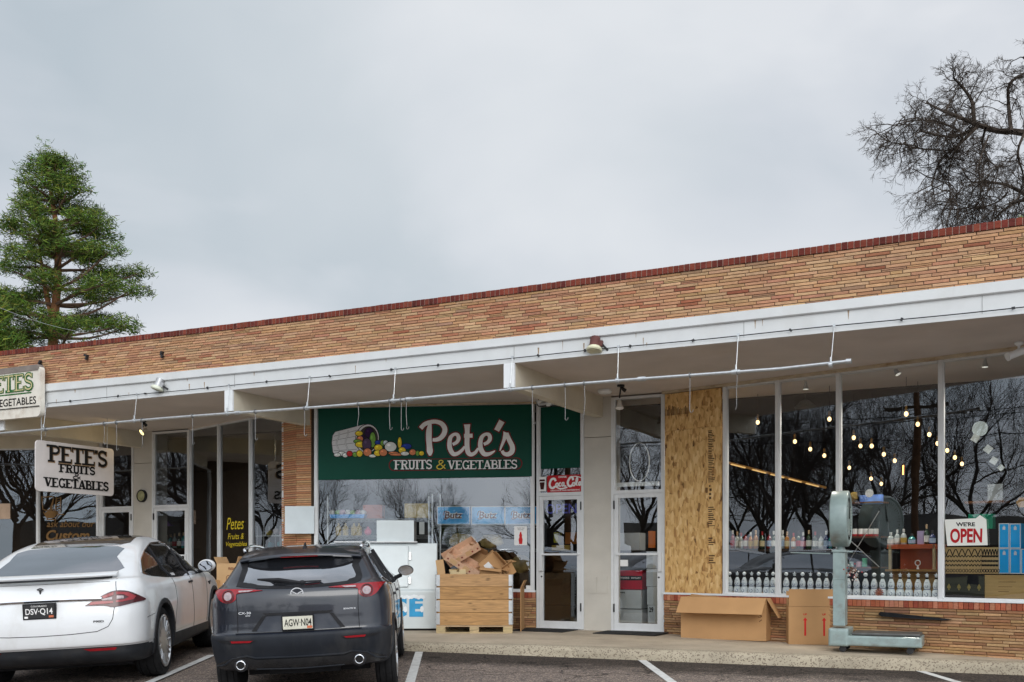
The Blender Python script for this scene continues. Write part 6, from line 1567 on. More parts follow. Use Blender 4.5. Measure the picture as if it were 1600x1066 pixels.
# white and blue decanters standing in a row on the right window sill
def decanter(kind):
    lab = 'white ceramic decanter with blue scrolls and a %s stopper, on the right window sill' % ('star' if kind == 'star' else 'domed')
    t = thing('ceramic_decanter', lab, 'decanter', DR2, (0, .12, ZG), group='%s-stoppered decanters on the window sill' % kind)
    m = MB(); m.lathe([(.040, 0), (.050, .01), (.054, .05), (.050, .09), (.036, .115), (.037, .135), (.043, .155), (.040, .19), (.027, .225), (.018, .245), (.014, .25)], 16); m.build('bottle', M_deck, t, smooth=True)
    m = MB()
    for k in range(3):
        a0 = -PI / 2 + k * 2 * PI / 3 + .2
        def sp(h, a, r): return (r * math.cos(a), r * math.sin(a), h)
        m.tube([sp(.155 + .018 * math.cos(q), a0 + .42 * math.sin(q), .044 - .01 * max(0, math.cos(q))) for q in [i * 2 * PI / 10 for i in range(11)]], .0035, 4)
        m.tube([sp(.05 + .022 * math.cos(q), a0 + .36 * math.sin(q), .054) for q in [i * 1.6 * PI / 9 for i in range(10)]], .0035, 4)
        m.tube([sp(.20 + .0 * q, a0 + q, .036) for q in (-.5, 0, .5)], .003, 4)
    m.lathe([(.0385, .112), (.0385, .120), (.036, .122)], 14); m.build('painted_scroll', M_cblue, t, fix=False)
    m = MB(); m.lathe([(.017, .245), (.019, .25), (.018, .268), (.014, .27)], 12); m.build('neck_band', M_ink, t)
    m = MB()
    if kind == 'star':
        pts_ = [((.030 if i % 2 == 0 else .014) * math.sin(i * PI / 5), .298 + (.030 if i % 2 == 0 else .014) * math.cos(i * PI / 5)) for i in range(10)]
        m.prism(pts_, -.009, .009); m.cyl((0, 0, .268), (0, 0, .282), .008, n=8)
    else: m.lathe([(.010, .268), (.026, .285), (.029, .298), (.024, .312), (.012, .322), (.001, .324)], 14)
    m.build('stopper', M_deck, t, smooth=kind != 'star'); return t
dk_ = {'star': decanter('star'), 'domed': decanter('domed')}; used_ = set()
seq = [(1140, 'domed'), (1152, 'star'), (1163, 'domed'), (1174.5, 'star'), (1185.5, 'domed'), (1198, 'star'), (1208, 'domed'), (1228.5, 'domed'), (1241.5, 'star'), (1254, 'domed'), (1266.5, 'star'), (1279.5, 'domed'), (1291.5, 'star'), (1304, 'domed'), (1325, 'star'), (1338.5, 'star'), (1352.5, 'domed'), (1366, 'domed'), (1379, 'domed'), (1392.5, 'star'), (1406.5, 'star'), (1420, 'star'), (1434.5, 'star'), (1448.5, 'star'), (1463, 'star')]
for px, kd in seq:
    u = DR2.hit(px, 900, .12)[0]; o = dk_[kd]
    if kd in used_: o = dup(o)
    used_.add(kd); o.location = DR2.w(u, .12, ZG); o.rotation_euler = (0, 0, DR2.a + rnd.uniform(-.25, .25))
def cab(name, label, cat, fr, v, px0, py0, px1, py1, depth, mt, parts=None, bevel=.003):
    u0, u1, z0, z1 = onF(fr, v, px0, py0, px1, py1); t = thing(name, label, cat, fr, (0, v, z0))
    m = MB(); m.box(u0, u1, 0, depth, 0, z1 - z0); m.build('carcass' if cat in ('shelf', 'cabinet') else 'box_body', mt, t, bevel=bevel)
    if parts: parts(t, u0, u1, z1 - z0)
    return t
GLS = {'dark green': (.01, .035, .012), 'amber': (.30, .12, .015), 'clear': (.35, .38, .38), 'ruby red': (.16, .01, .015), 'dark blue': (.01, .02, .09), 'teal': (.03, .22, .22), 'purple': (.06, .015, .07)}
def bottle(fr, v, px, pyb, pyt, gname, lcol, lname, where, wd=.038, cap=None, square=False):
    u, z0 = fr.hit(px, pyb, v); _, z1 = fr.hit(px, pyt, v); H = z1 - z0
    t = thing('bottle', '%s bottle, %s label, %s' % (gname, lname, where), 'bottle', fr, (u, v, z0), group='bottles on the display shelves')
    m = MB(); m.lathe([(wd * .9, 0), (wd, .01), (wd, H * .56), (wd * .75, H * .66), (wd * .34, H * .74), (wd * .32, H * .97), (wd * .36, H)], 12); m.build('glass', mat('bottle_' + gname.replace(' ', '_'), GLS[gname], .12, coat=.6, var=.05), t, smooth=True)
    m = MB(); m.lathe([(wd * 1.02, H * .14), (wd * 1.03, H * .15), (wd * 1.03, H * .45), (wd * 1.02, H * .46)], 12); m.build('label', mat('label_' + lname.replace(' ', '_'), lcol, .6), t)
    m = MB(); m.lathe([(wd * .38, H * .80), (wd * .39, H * .81), (wd * .39, H * 1.0), (wd * .3, H * 1.01)], 10); m.build('cap', mat('cap_' + (cap or 'dark'), {'dark': (.03, .03, .03), 'red': (.35, .02, .02), 'white': (.7, .7, .68), 'tan': (.55, .38, .22)}[cap or 'dark'], .4), t)
    return t
LC = {'white': (.68, .68, .64), 'cream': (.60, .50, .30), 'pale blue': (.35, .45, .60), 'red': (.40, .03, .04), 'black': (.03, .03, .03), 'gold': (.45, .30, .06), 'pink': (.6, .3, .35)}
ORD = ['first', 'second', 'third', 'fourth', 'fifth', 'sixth', 'seventh', 'eighth', 'ninth', 'tenth', 'eleventh', 'twelfth', 'thirteenth', 'fourteenth']
# wall shelf with wine behind the first two panes
u0 = DR2.hit(1136, 858, .75)[0]; u1 = DR2.hit(1306, 858, .75)[0]; zsh = DR2.hit(1200, 858.5, .62)[1]
t = thing('wine_rack', 'long dark shelf unit of wine behind the two left display panes', 'shelf', DR2, (0, .62, ZG))
m = MB(); m.box(u0 - .1, u1, 0, .35, zsh - ZG - .03, zsh - ZG); m.box(u0 - .1, u1, .05, .35, 0, .02); m.build('shelf_board', M_shelf, t)
m = MB(); m.box(u0 - .1, u1, .33, .36, -.3, zsh - ZG - .03); m.build('back_panel', M_int, t)
m = MB(); m.box(u1, u1 + .03, 0, .36, -.3, 1.5); m.build('side_post', M_black, t)
for pane, xs_, nm in (('first', [1145, 1152, 1158, 1165, 1173, 1181, 1191, 1202, 1209], 0), ('second', [1223, 1230, 1240, 1248, 1255, 1264, 1274, 1283, 1291, 1299], 1)):
    gl = [['ruby red', 'clear', 'clear', 'ruby red', 'amber', 'amber', 'dark green', 'ruby red', 'dark green'], ['clear', 'amber', 'amber', 'dark green', 'purple', 'dark green', 'dark green', 'clear', 'dark blue', 'teal']][nm]
    lb = [['red', 'white', 'white', 'white', 'gold', 'gold', 'cream', 'pale blue', 'white'], ['pale blue', 'cream', 'white', 'red', 'pink', 'white', 'white', 'white', 'pale blue', 'pale blue']][nm]
    for i, px in enumerate(xs_):
        bottle(DR2, .70, px, 857.5, 829 + (i * 7) % 5 - (3 if lb[i] == 'pale blue' and nm == 0 else 0), gl[i], LC[lb[i]], lb[i], '%s from left on the shelf behind the %s pane' % (ORD[i], pane), cap=['white', 'tan', 'red', 'dark'][i % 4])
# second row peeping over the first
# metal rack with small white cans
u0, u1, z0, z1 = onF(DR2, .8, 1322, 824, 1374, 935)
t = thing('metal_rack', 'dark metal cross-braced rack of small jars behind the scale', 'shelf', DR2, (0, .8, ZG)); 
zz = [DR2.hit(1350, y, .8)[1] - ZG for y in (838, 886, 784)]
m = MB()
for z in zz: m.box(u0, u1, 0, .35, z - .02, z)
m.build('shelf_board', mat('rack_board', (.12, .05, .025), .6), t)
m = MB()
for u in (u0, u1): 
    for y in (0, .33): m.box(u - .012, u + .012, y, y + .02, -.4, 1.05)
m.build('post', M_black, t); m = MB(); m.tube([(u0, -.005, zz[1]), (u1, -.005, zz[0] + .35)], .007, 5); m.tube([(u1, -.005, zz[1]), (u0, -.005, zz[0])], .007, 5); m.build('cross_brace', M_brush, t)
for i, px in enumerate((1328, 1336, 1345, 1353, 1361, 1369)):
    u, z = DR2.hit(px, 838, .86); m = MB(); m.lathe([(.034, 0), (.034, .10), (.030, .105)], 12, mi=0); m.lathe([(.0345, .0), (.0345, .028), (.034, .03)], 12, mi=1); single(m, 'small_can', '%s white can from the left in the row behind the scale dial' % ORD[i], 'can', [M_wht, M_red], DR2, (u, .86, z), group='white cans on the metal rack')
for i, (px, c, nm) in enumerate(((1330, (.45, .6, .6), 'pale grey'), (1342, (.6, .35, .4), 'pink'), (1351, (.10, .42, .25), 'tall green'))):
    u, z = DR2.hit(px, 886, .86); m = MB(); hh = .07 if i < 2 else .12; m.lathe([(.034, 0), (.036, .01), (.036, hh), (.03, hh + .005)], 12); single(m, 'jar', nm + ' jar on the lower board of the metal rack', 'jar', mat('jar_%d' % i, c, .4), DR2, (u, .86, z))
m = MB(); u, z = DR2.hit(1334, 784, .9); m.blob((0, 0, .07), (.06, .05, .075), 4, 10, 8, .3); single(m, 'pineapple_ornament', 'dull gold pineapple-shaped ornament above the scale dial, behind glass', 'ornament', mat('dull_gold', (.22, .15, .04), .5), DR2, (u, .9, z))
t = cab('blue_card_box', 'blue and lilac printed box with a pale disc in front, behind the scale', 'box', DR2, .88, 1343, 774, 1377, 787, .08, mat('lilac_blue', (.12, .24, .62), .5, var=.5, scale=4))
u, z = DR2.hit(1359, 771, .86); m = MB(); m.lathe([(.058, 0), (.058, .01), (.001, .011)], 24, (0, 0, 0), 'y'); single(m, 'white_plate', 'round pale plate propped before the blue printed box', 'plate', mat('plate_pale', (.48, .48, .46), .5), DR2, (u, .84, z))
# orange shelf with spirits
u0, u1, z0, z1 = onF(DR2, .55, 1386, 851, 1463, 890)
t = thing('orange_table', 'orange painted side table of spirits behind the third pane', 'table', DR2, (0, .55, z0))
m = MB(); m.box(u0, u1, 0, .4, z1 - z0 - .06, z1 - z0); m.box(u0 + .05, u1 - .05, .36, .38, .0, z1 - z0 - .06); m.build('top', mat('orange_paint', (.42, .075, .02), .4, var=.08), t)
m = MB(); m.box(u0 - .02, u1 + .02, -.02, .42, -.03, 0); m.box(u0 + .0, u1 - .0, .1, .38, -.6, -.04); m.build('lower_board', mat('honey_wood', (.33, .18, .06), .5, var=.2, stretch=(1, 1, 8)), t)
for u in (u0 + .02, u1 - .05): m = MB(); m.box(u, u + .035, .0, .035, 0, z1 - z0 - .005); m.build('leg', mat('pale_leg', (.42, .32, .18), .6), t)
sp_ = [(1392, 832, 'clear', 'white', .045), (1402, 828, 'clear', 'white', .036), (1412, 827, 'clear', 'gold', .04), (1425, 834, 'teal', 'pale blue', .05), (1448, 820, 'dark green', 'white', .034), (1457, 829, 'dark blue', 'pale blue', .042)]
for i, (px, pt, g_, l_, wd) in enumerate(sp_): bottle(DR2, .62, px, 851.5, pt, g_, LC[l_], l_, '%s from the left on the orange table' % ORD[i], wd, cap=['white', 'white', 'white', 'dark', 'tan', 'dark'][i])
cab('lilac_box', 'upright lilac carton among the bottles on the orange table', 'box', DR2, .60, 1433, 830, 1443, 851.5, .09, mat('lilac_card', (.42, .34, .52), .6))
u, z = DR2.hit(1434, 889.5, .6); m = MB(); m.cyl((0, 0, 0), (0, 0, .05), .018, .008, n=10); m.tube(ell3 := [(.035 * math.cos(a * PI / 8), 0, .085 + .035 * math.sin(a * PI / 8)) for a in range(17)], .006, 6); single(m, 'ring_ornament', 'small pale ring-topped ornament on the lower board of the orange table', 'ornament', M_wht, DR2, (u, .6, z))
# red rosette on the sill
def rosette(px, py, v, label):
    u, z = DR2.hit(px, py, v); m = MB()
    for i in range(12): a = i * PI / 6; m.add([(0, 0, 0), (.045 * math.cos(a - .2), -.01, .045 * math.sin(a - .2)), (.06 * math.cos(a), 0, .06 * math.sin(a)), (.045 * math.cos(a + .2), -.01, .045 * math.sin(a + .2)), (0, .012, 0)], [(0, 1, 2, 3), (4, 1, 2), (4, 2, 3)])
    m.lathe([(.018, 0), (.018, .015), (.001, .018)], 12, (0, -.015, 0), 'y', M=Matrix.Diagonal((1, -1, 1))); single(m, 'rosette', label, 'rosette', mat('rosette_rust', (.40, .10, .05), .6), DR2, (u, v, z))
rosette(1374, 926, .05, 'rust red star rosette on the glass in front of the decanters')
# boxes stacked at the right end of the sill
tan_ = mat('patterned_tan', (.62, .43, .20), .6, var=.05)
def pat(t, u0, u1, H):
    m = MB(); W_ = u1 - u0; n = 0
    for c in range(6):
        cx_ = u0 + W_ * (c + .5) / 6
        for k, zz in enumerate((.93, .70, .52, .36)):
            n += 1; w2 = W_ / 12 * .9
            pts_ = [(cx_ - w2, H * zz), (cx_ - w2 * .5, H * (zz - (.10 if k == 0 else .07))), (cx_, H * (zz - (.22 if k == 0 else 0.0) - (0.0 if k else 0))), (cx_ + w2 * .5, H * (zz - (.10 if k == 0 else .07))), (cx_ + w2, H * zz)]
            ribbon(m, smooth_pts(pts_, 3), .012, -.001 - n * .00005)
        ribbon(m, ell(cx_ - .018, H * .12, .014, .02, 10), .007, -.002 - c * .0001, closed=True); ribbon(m, ell(cx_ + .018, H * .12, .014, .02, 10), .007, -.0022 - c * .0001, closed=True)
    m.build('printed_pattern', M_ink, t, fix=False)
cab('patterned_box', 'tan carton printed with black waves, under the open sign', 'box', DR2, .05, 1474, 855.5, 1533, 897, .25, tan_, pat)
cab('patterned_box', 'narrow tan carton with black waves, left of the blue cartons', 'box', DR2, .05, 1533.6, 855.5, 1560, 897, .25, tan_, pat)
def spades(t, u0, u1, H):
    m = MB()
    for i in range(4):
        cx_ = u0 + (u1 - u0) * (.14 + .245 * i); cz_ = H * .48
        flat(m, [(cx_, cz_ + .045), (cx_ + .022, cz_ + .005), (cx_ + .02, cz_ - .018), (cx_ + .006, cz_ - .012), (cx_ + .01, cz_ - .038), (cx_ - .01, cz_ - .038), (cx_ - .006, cz_ - .012), (cx_ - .02, cz_ - .018), (cx_ - .022, cz_ + .005)], -.001)
    m.build('gold_spades', mat('spade_gold', (.38, .28, .08), .5), t, fix=False)
cab('black_spade_box', 'black carton with four small gold spades at the foot of the right window', 'box', DR2, .04, 1474, 897.8, 1538, 936.5, .25, mat('black_card', (.012, .014, .02), .5), spades)
def burn(t, u0, u1, H):
    m = MB(); put_text(m, 'Pappy', u0 + .18, u0 + .40, H * .62, H * .80, -.001, 0, .3); put_text(m, 'family reserve', u0 + .17, u0 + .42, H * .42, H * .52, -.001); m.build('branded_print', mat('burnt_print', (.30, .17, .06), .8), t, fix=False)
def stripes(t, u0, u1, H):
    m = MB(); n_ = 3
    for i in range(3): m.box(u0 + .16, u0 + .36 - .04 * i, -.0015, -.0002, H * (.70 - .2 * i), H * (.73 - .2 * i))
    m.build('branded_print', mat('burnt_print', (.36, .21, .08), .8), t, fix=False)
cab('wooden_box', 'plain honey wood box at the right edge of the sill', 'box', DR2, .04, 1538.6, 898.5, 1640, 938, .25, mat('honey_box', (.62, .40, .16), .5, var=.12, scale=3, stretch=(1, 1, 9)), stripes)
M_sky = mat('bright_blue_card', (.01, .45, .90), .5, var=.04)
def bl(t, u0, u1, H):
    m = MB(); b = .010
    for a in ((u0, u0 + b, 0, H), (u1 - b, u1, 0, H), (u0 + b, u1 - b, 0, b), (u0 + b, u1 - b, H - b, H)): m.box(a[0], a[1], -.002, -.0002, a[2], a[3])
    c = (u0 + u1) / 2; m.box(c - .016, c + .016, -.002, -.0002, H * .74, H * .86); m.box(c - .01, c + .01, -.002, -.0002, H * .87, H * .90); m.build('white_edging', M_wht, t)
for i, (a, y0, b, y1, lab) in enumerate(((1560.6, 857, 1577.5, 896.5, 'lower left bright blue carton'), (1578, 857.3, 1595, 896.8, 'lower middle bright blue carton'), (1595.5, 857.6, 1612, 897, 'lower right bright blue carton cut by the picture edge'), (1560.6, 818, 1577, 856.5, 'upper left bright blue carton'), (1577.6, 818.3, 1595, 856.8, 'upper right bright blue carton'))):
    cab('blue_carton', lab + ' in the right window', 'carton', DR2, .05 + (.0 if i < 3 else .002), a, y0, b, y1, .16, M_sky, bl)['group'] = 'bright blue cartons in the window'
cab('green_box', 'green carton half hidden behind the open sign', 'box', DR2, .35, 1513, 804, 1551, 826, .12, mat('green_card', (.01, .25, .14), .5))
m = MB(); u0, u1, z0, z1 = onF(DR2, .9, 1507, 782, 1569, 785); m.box(0, u1 - u0, 0, .25, 0, .03); single(m, 'wall_shelf', 'thin brown shelf behind the right pane above the open sign', 'shelf', mat('brown_shelf', (.12, .05, .02), .6), DR2, (u0, .9, z0))
cab('framed_card', 'square grey framed card standing on the thin brown shelf', 'card', DR2, .95, 1543, 757, 1567, 782, .02, mat('grey_frosted', (.22, .24, .25), .4, var=.3))
m = MB(); u, z = DR2.hit(1597, 785, .25); m.prism([(.07 * math.cos(a * PI / 3), .07 * math.sin(a * PI / 3)) for a in range(6)], 0, .03); single(m, 'hexagon_plaque', 'small tan hexagonal plaque at the right picture edge', 'plaque', mat('tan_plaque', (.45, .25, .10), .6), DR2, (u, .25, z))
u, z = DR2.hit(1531, 670, .3); m = MB(); m.lathe([(.095, 0), (.095, .012), (.001, .013)], 28, (0, 0, 0), 'y'); single(m, 'white_disc', 'pale round plate hanging high in the right pane', 'plate', mat('disc_pale', (.50, .56, .54), .5), DR2, (u, .3, z))
for i, (px, py, s_, a, lab) in enumerate(((1524, 685, .075, .6, 'topmost'), (1544, 702, .075, .7, 'second'), (1553, 720, .07, .6, 'third'), (1564, 731, .055, .8, 'lowest'))):
    u, z = DR2.hit(px, py, .3); m = MB(); m.obox((0, 0, 0), (s_ * 1.2, .004, s_ * 1.2), Matrix.Rotation(a, 3, 'Y')); single(m, 'hanging_card', '%s of the small white cards trailing below the pale round plate' % lab, 'card', mat('card_pale', (.50, .52, .48), .7), DR2, (u, .3, z))
# pendant bulbs
M_bulb = mat_emit('lit_bulb', (1.0, .70, .34), 2.6)
bulbs = [(1184, 660, 1.1), (1242, 690, 1.6), (1266, 702, 2.1), (1288, 712, 2.6), (1296, 655, 1.1), (1334, 684, 1.9), (1344.5, 697, 2.4), (1362, 697, 2.0), (1381, 710, 2.5), (1398, 720, 3.0), (1327, 731, 3.6), (1361, 748, 4.4), (1377, 756, 4.9), (1416, 647, 1.1), (1434, 663, 1.6), (1452, 679, 2.1), (1465, 693, 2.5), (1480, 704, 2.9), (1492, 715, 3.3), (1503, 725, 3.7)]
pb_ = None
for i, (px, py, v) in enumerate(bulbs):
    u, z = DR2.hit(px, py, v)
    if pb_ is None:
        t = thing('pendant_bulb', 'bare glowing bulb hanging on a cord inside the right-hand shop', 'pendant lamp', DR2, (u, v, z), group='glowing bulbs hanging inside the right-hand shop'); pb_ = t
        m = MB(); m.cyl((0, 0, .12), (0, 0, .95), .004, n=5); m.build('cord', M_black, t)
        m = MB(); m.lathe([(.018, .05), (.02, .06), (.02, .11), (.006, .125)], 10); m.build('socket', mat('brass_socket', (.35, .20, .06), .3, .8), t)
        m = MB(); m.blob((0, 0, 0), (.028, .028, .035), 0, 14, 10, 0); m.build('bulb', M_bulb, t, smooth=True)
    else: dup(pb_, DR2.w(u, v, z), DR2.a)
u, z = DR2.hit(1411, 735, 1.0); t = thing('filament_lamp', 'tall clear lamp with one glowing orange filament behind the third pane', 'pendant lamp', DR2, (u, 1.0, z))
m = MB(); m.tube([(0, 0, -.06), (.004, 0, .07)], .009, 6); m.build('filament', mat_emit('orange_filament', (1.0, .36, .08), 6.0), t); m = MB(); m.cyl((0, 0, .1), (0, 0, .8), .004, n=5); m.lathe([(.02, .09), (.02, .13), (.01, .14)], 10); m.build('cord', M_black, t)
# strip of warm light along the far counter
p0 = DR2.hit(1134, 722, 2.6); p1 = DR2.hit(1290, 762, 5.2)
t = thing('light_strip', 'warm wooden strip light slanting across the shop behind the two left panes', 'light', DR2, (0, 0, 0))
m = MB(); m.tube([(p0[0], 2.6, p0[1]), (p1[0], 5.2, p1[1])], .022, 6); m.build('rail', mat_emit('warm_rail', (.55, .26, .06), .22), t)
m = MB()
for k in (.12, .32, .5, .68, .86): c = Vector((p0[0], 2.6, p0[1])).lerp(Vector((p1[0], 5.2, p1[1])), k); d = Vector((p1[0] - p0[0], 2.6, p1[1] - p0[1])).normalized(); m.tube([c - d * .18, c + d * .18], .016, 6)
m.v = [(x, y - .02, z - .01) for x, y, z in m.v]; m.build('glow', mat_emit('warm_glow', (1, .60, .22), .9), t)
# small white track spots behind the window heads
for i, (px, py, lab) in enumerate(((1134, 618, 'first pane'), (1259, 606, 'second pane'), (1402, 583, 'third pane'), (1539, 571, 'right pane'))):
    u, z = DR2.hit(px, py, .45); t = thing('track_spot', 'small white spotlight on the ceiling inside the ' + lab, 'spotlight', DR2, (u, .45, z))
    m = MB(); m.lathe([(.012, .10), (.018, .06), (.035, .0), (.04, -.02)], 14, M=Matrix.Rotation(R((-35, 0, -30, 0)[i]), 3, 'Y')); m.build('shade', mat('spot_grey', (.35, .35, .34), .4), t, smooth=True)
    m = MB(); m.lathe([(.037, -.015), (.037, -.026), (.001, -.028)], 14, M=Matrix.Rotation(R((-35, 0, -30, 0)[i]), 3, 'Y')); m.build('lens', mat_emit('dim_lens', (.9, .88, .8), .55), t); m = MB(); m.cyl((0, 0, .08), (0, 0, ZS - z), .006, n=5); m.build('stem', M_black, t)
    ld = bpy.data.lights.new('track_light', 'SPOT'); ld.energy = 90; ld.color = (1, .93, .82); ld.spot_size = R(130); ld.spot_blend = .6; ld.shadow_soft_size = .12; lo = bpy.data.objects.new('track_light', ld); C.objects.link(lo); lo.parent = t; lo.location = (0, .1, -.06); lo.rotation_euler = (R(-6), 0, 0)
u, z = DR2.hit(1258, 637, 1.5); t = thing('dome_pendant', 'wide grey metal dome lamp behind the second pane', 'pendant lamp', DR2, (u, 1.5, z)); m = MB(); m.lathe([(.03, .12), (.06, .11), (.16, .02), (.17, 0), (.155, .0)], 20); m.cyl((0, 0, .12), (0, 0, .6), .006, n=5); m.build('shade', mat('dome_grey', (.10, .11, .10), .5), t, smooth=True)
# right middle door: stacked cartons
def pr(txt, u0_, u1_, z0_, z1_, mm):
    def f(t, u0, u1, H):
        m = MB(); put_text(m, txt, u0 + (u1 - u0) * u0_, u0 + (u1 - u0) * u1_, H * z0_, H * z1_, -.002, .03); m.build('print', mm, t, fix=False)
    return f
M_wc = mat('white_carton', (.52, .55, .56), .6, var=.05)
DV = LD + .5
for (a, y0, b, y1, mm, lab, pf) in ((963, 952, 1003, 973.5, M_wc, 'bottom left white carton with a yellow mark', None), (966, 922, 1002, 951.5, M_wc, 'white carton printed with small dark words, under the red carton', pr('WINE', .08, .30, .82, .90, M_ink)), (1012, 946, 1023, 973.5, M_wc, 'bottom right narrow white carton with small dark marks', pr('29', .2, .8, .6, .9, M_ink)), (1011, 917, 1021, 945.5, M_wc, 'second narrow white carton from the floor of the right-hand pile', None), (1010, 889, 1020.5, 916.5, M_wc, 'third narrow white carton of the right-hand pile', None), (1010, 862, 1020.5, 888.5, M_wc, 'top narrow white carton of the right-hand pile', None)):
    cab('white_carton', lab + ', inside the right middle door', 'carton', FB, DV, a, y0, b, y1, .3, mm, pf)
def rb(t, u0, u1, H):
    m = MB(); m.box(u0 - .002, u1 + .002, -.003, -.0005, H * .48, H * .72); m.build('black_band', M_ink, t); m = MB(); put_text(m, 'TOWNSHEND', u0 + .02, u0 + (u1 - u0) * .50, H * .56, H * .66, -.004, .04); put_text(m, 'DISTILLERY', u0 + (u1 - u0) * .58, u0 + (u1 - u0) * .96, H * .57, H * .65, -.004, .03); m.build('print', M_wht, t, fix=False)
cab('red_carton', 'red carton with a black printed band, inside the right middle door', 'carton', FB, DV, 964, 891.5, 1003, 921.5, .3, mat('red_card', (.50, .01, .03), .5), rb)
cab('white_carton', 'large white carton above the red one, seen through the right middle door', 'carton', FB, DV + .25, 965, 833, 999, 860, .3, M_wc)
cab('orange_tin', 'tall orange tin at eye height through the right middle door', 'tin', FB, DV + .1, 1013, 830, 1021, 856, .1, mat('orange_tin_paint', (.60, .16, .02), .4))
# oval neon outline and white tube in the light above that door
t = thing('oval_neon_sign', 'unlit white oval tube sign in the light above the right middle door', 'sign', FB, (0, LD + .12, 0))
c = FB.hit(999, 722, LD + .12); r0 = FB.hit(1014.5, 722, LD + .12)[0] - c[0]; r1 = FB.hit(999, 692, LD + .12)[1] - c[1]
m = MB(); m.tube([(c[0] + r0 * math.cos(a * PI / 12), 0, c[1] + r1 * math.sin(a * PI / 12)) for a in range(25)], .009, 6); m.build('tube', M_wht, t, smooth=True)
u0, u1, z0, z1 = onF(FB, LD + .10, 964, 756, 1029, 758.5); m = MB(); m.box(0, u1 - u0, 0, .03, 0, z1 - z0 + .015); single(m, 'white_tube_lamp', 'unlit white tube lamp lying along the foot of the upper light', 'lamp', M_wht, FB, (u0, LD + .10, z0))
# left middle door: neon OPEN and a fire-dark interior with yellow goods
t = thing('neon_open_sign', 'dim blue and purple neon sign at the top of the left middle door', 'sign', FB, (0, LD + .15, 0))
u0, u1, z0, z1 = onF(FB, LD + .15, 853, 788, 901, 802); m = MB(); put_text(m, 'OPEN', u0, u1, z0, z1, 0, .01); m.build('lettering', mat_emit('dim_blue_neon', (.05, .06, .35), .12), t, fix=False)
m = MB(); m.box(u0 - .03, u1 + .03, .02, .03, z0 - .06, z1 + .03); m.build('backing', M_black, t)
for (a, y0, b, y1, c, lab) in ((865, 832, 872, 848, (.50, .45, .03), 'small yellow carton'), (883, 832, 910, 850, (.40, .13, .02), 'orange carton'), (862, 852, 890, 860, (.45, .30, .06), 'low gold tray')): cab('grocery_carton', lab + ' on a shelf seen through the left middle door', 'carton', FB, LD + .9, a, y0, b, y1, .15, mat('gro_' + lab.split()[1], c, .6))
m = MB(); u0, u1, z0, z1 = onF(FB, LD + .9, 850, 860, 905, 863); m.box(0, u1 - u0, 0, .3, 0, .02); single(m, 'door_shelf', 'thin shelf of groceries seen through the left middle door', 'shelf', M_shelf, FB, (u0, LD + .9, z0))
# middle window: wire shelving with goods
def rack(v, px0, px1, ys, ytop, label, posts):
    t = thing('wire_shelving', label, 'shelf', SF, (0, v, ZG)); u0 = SF.hit(px0, 800, v)[0]; u1 = SF.hit(px1, 800, v)[0]
    m = MB()
    for y in ys:
        z = SF.hit((px0 + px1) / 2, y, v)[1] - ZG
        for dy in (0, .35):
            m.tube([(u0, dy, z), (u1, dy, z)], .005, 5); m.tube([(u0, dy, z - .035), (u1, dy, z - .035)], .005, 5)
        k = int((u1 - u0) / .035)
        m.tube([(u0 + (u1 - u0) * i / k, 0, z - (.035 if i % 2 else 0)) for i in range(k + 1)], .003, 4)
        for i in range(0, k, 2): m.tube([(u0 + (u1 - u0) * i / k, 0, z), (u0 + (u1 - u0) * i / k, .35, z)], .003, 4)
    m.build('wire_shelf', M_wire, t)
    for p in posts: m = MB(); u = SF.hit(p, 800, v)[0]; m.cyl((u, 0, -.5), (u, 0, SF.hit(p, ytop, v)[1] - ZG), .013, n=8); m.build('post', M_trim, t)
    return t
rack(.42, 511, 671, (811, 837.5), 775, 'wire shelving of cordials at the left of the middle window', (512, 670))
rack(.50, 676, 836, (820.5, 858), 772, 'wire shelving under the blue snack cartons', (675.5, 688))
M_utz = mat('snack_blue', (.06, .40, .90), .45, var=.35, scale=3)
def utz(t, u0, u1, H):
    m = MB(); b = .010
    for a in ((u0, u0 + b, 0, H), (u1 - b, u1, 0, H), (u0 + b, u1 - b, 0, b), (u0 + b, u1 - b, H - b, H)): m.box(a[0], a[1], -.002, -.0002, a[2], a[3])
    c = u0 + (u1 - u0) * .5; W_ = (u1 - u0) * .56
    put_text(m, 'Butz', c - W_ / 2, c + W_ / 2, H * .30, H * .74, -.0012, .075, .1); m.build('white_edging', M_wht, t, fix=False)
    m = MB(); put_text(m, 'Butz', c - W_ / 2 + .008, c + W_ / 2 - .008, H * .33, H * .71, -.003, .015, .1)
    ribbon(m, smooth_pts([(c - W_ * .56, H * .50), (c - W_ * .50, H * .72), (c - W_ * .36, H * .74)], 3), .014, -.0035)
    ribbon(m, smooth_pts([(c - W_ * .54, H * .34), (c - W_ * .44, H * .28), (c - W_ * .30, H * .36)], 3), .014, -.0037); m.build('lettering', mat('snack_maroon', (.10, .01, .03), .5), t, fix=False)
for (a, b, lab) in ((683, 734.5, 'left'), (736.5, 788.5, 'middle'), (789, 841, 'right')): cab('snack_carton', lab + ' one of the three bright blue snack cartons in the middle window', 'carton', SF, .40, a, 792 - .5, b, 819.5, .3, M_utz, utz)['group'] = 'blue snack cartons'
cab('tan_carton', 'wide tan carton on the upper shelf left of the white posts', 'carton', SF, .50, 632, 787, 669, 809, .25, mat('tan_bag', (.62, .47, .20), .7, var=.15))
cab('brick_red_carton', 'brick red carton on the upper shelf of the middle window', 'carton', SF, .62, 567, 789, 597, 810, .2, mat('brickred_card', (.42, .11, .06), .6, var=.2))
t = thing('fruit_bag_tray', 'blue tray of small white and green produce bags on the upper shelf', 'tray', SF, (0, .45, 0)); u0, u1, z0, z1 = onF(SF, .45, 514, 804, 570, 809.5)
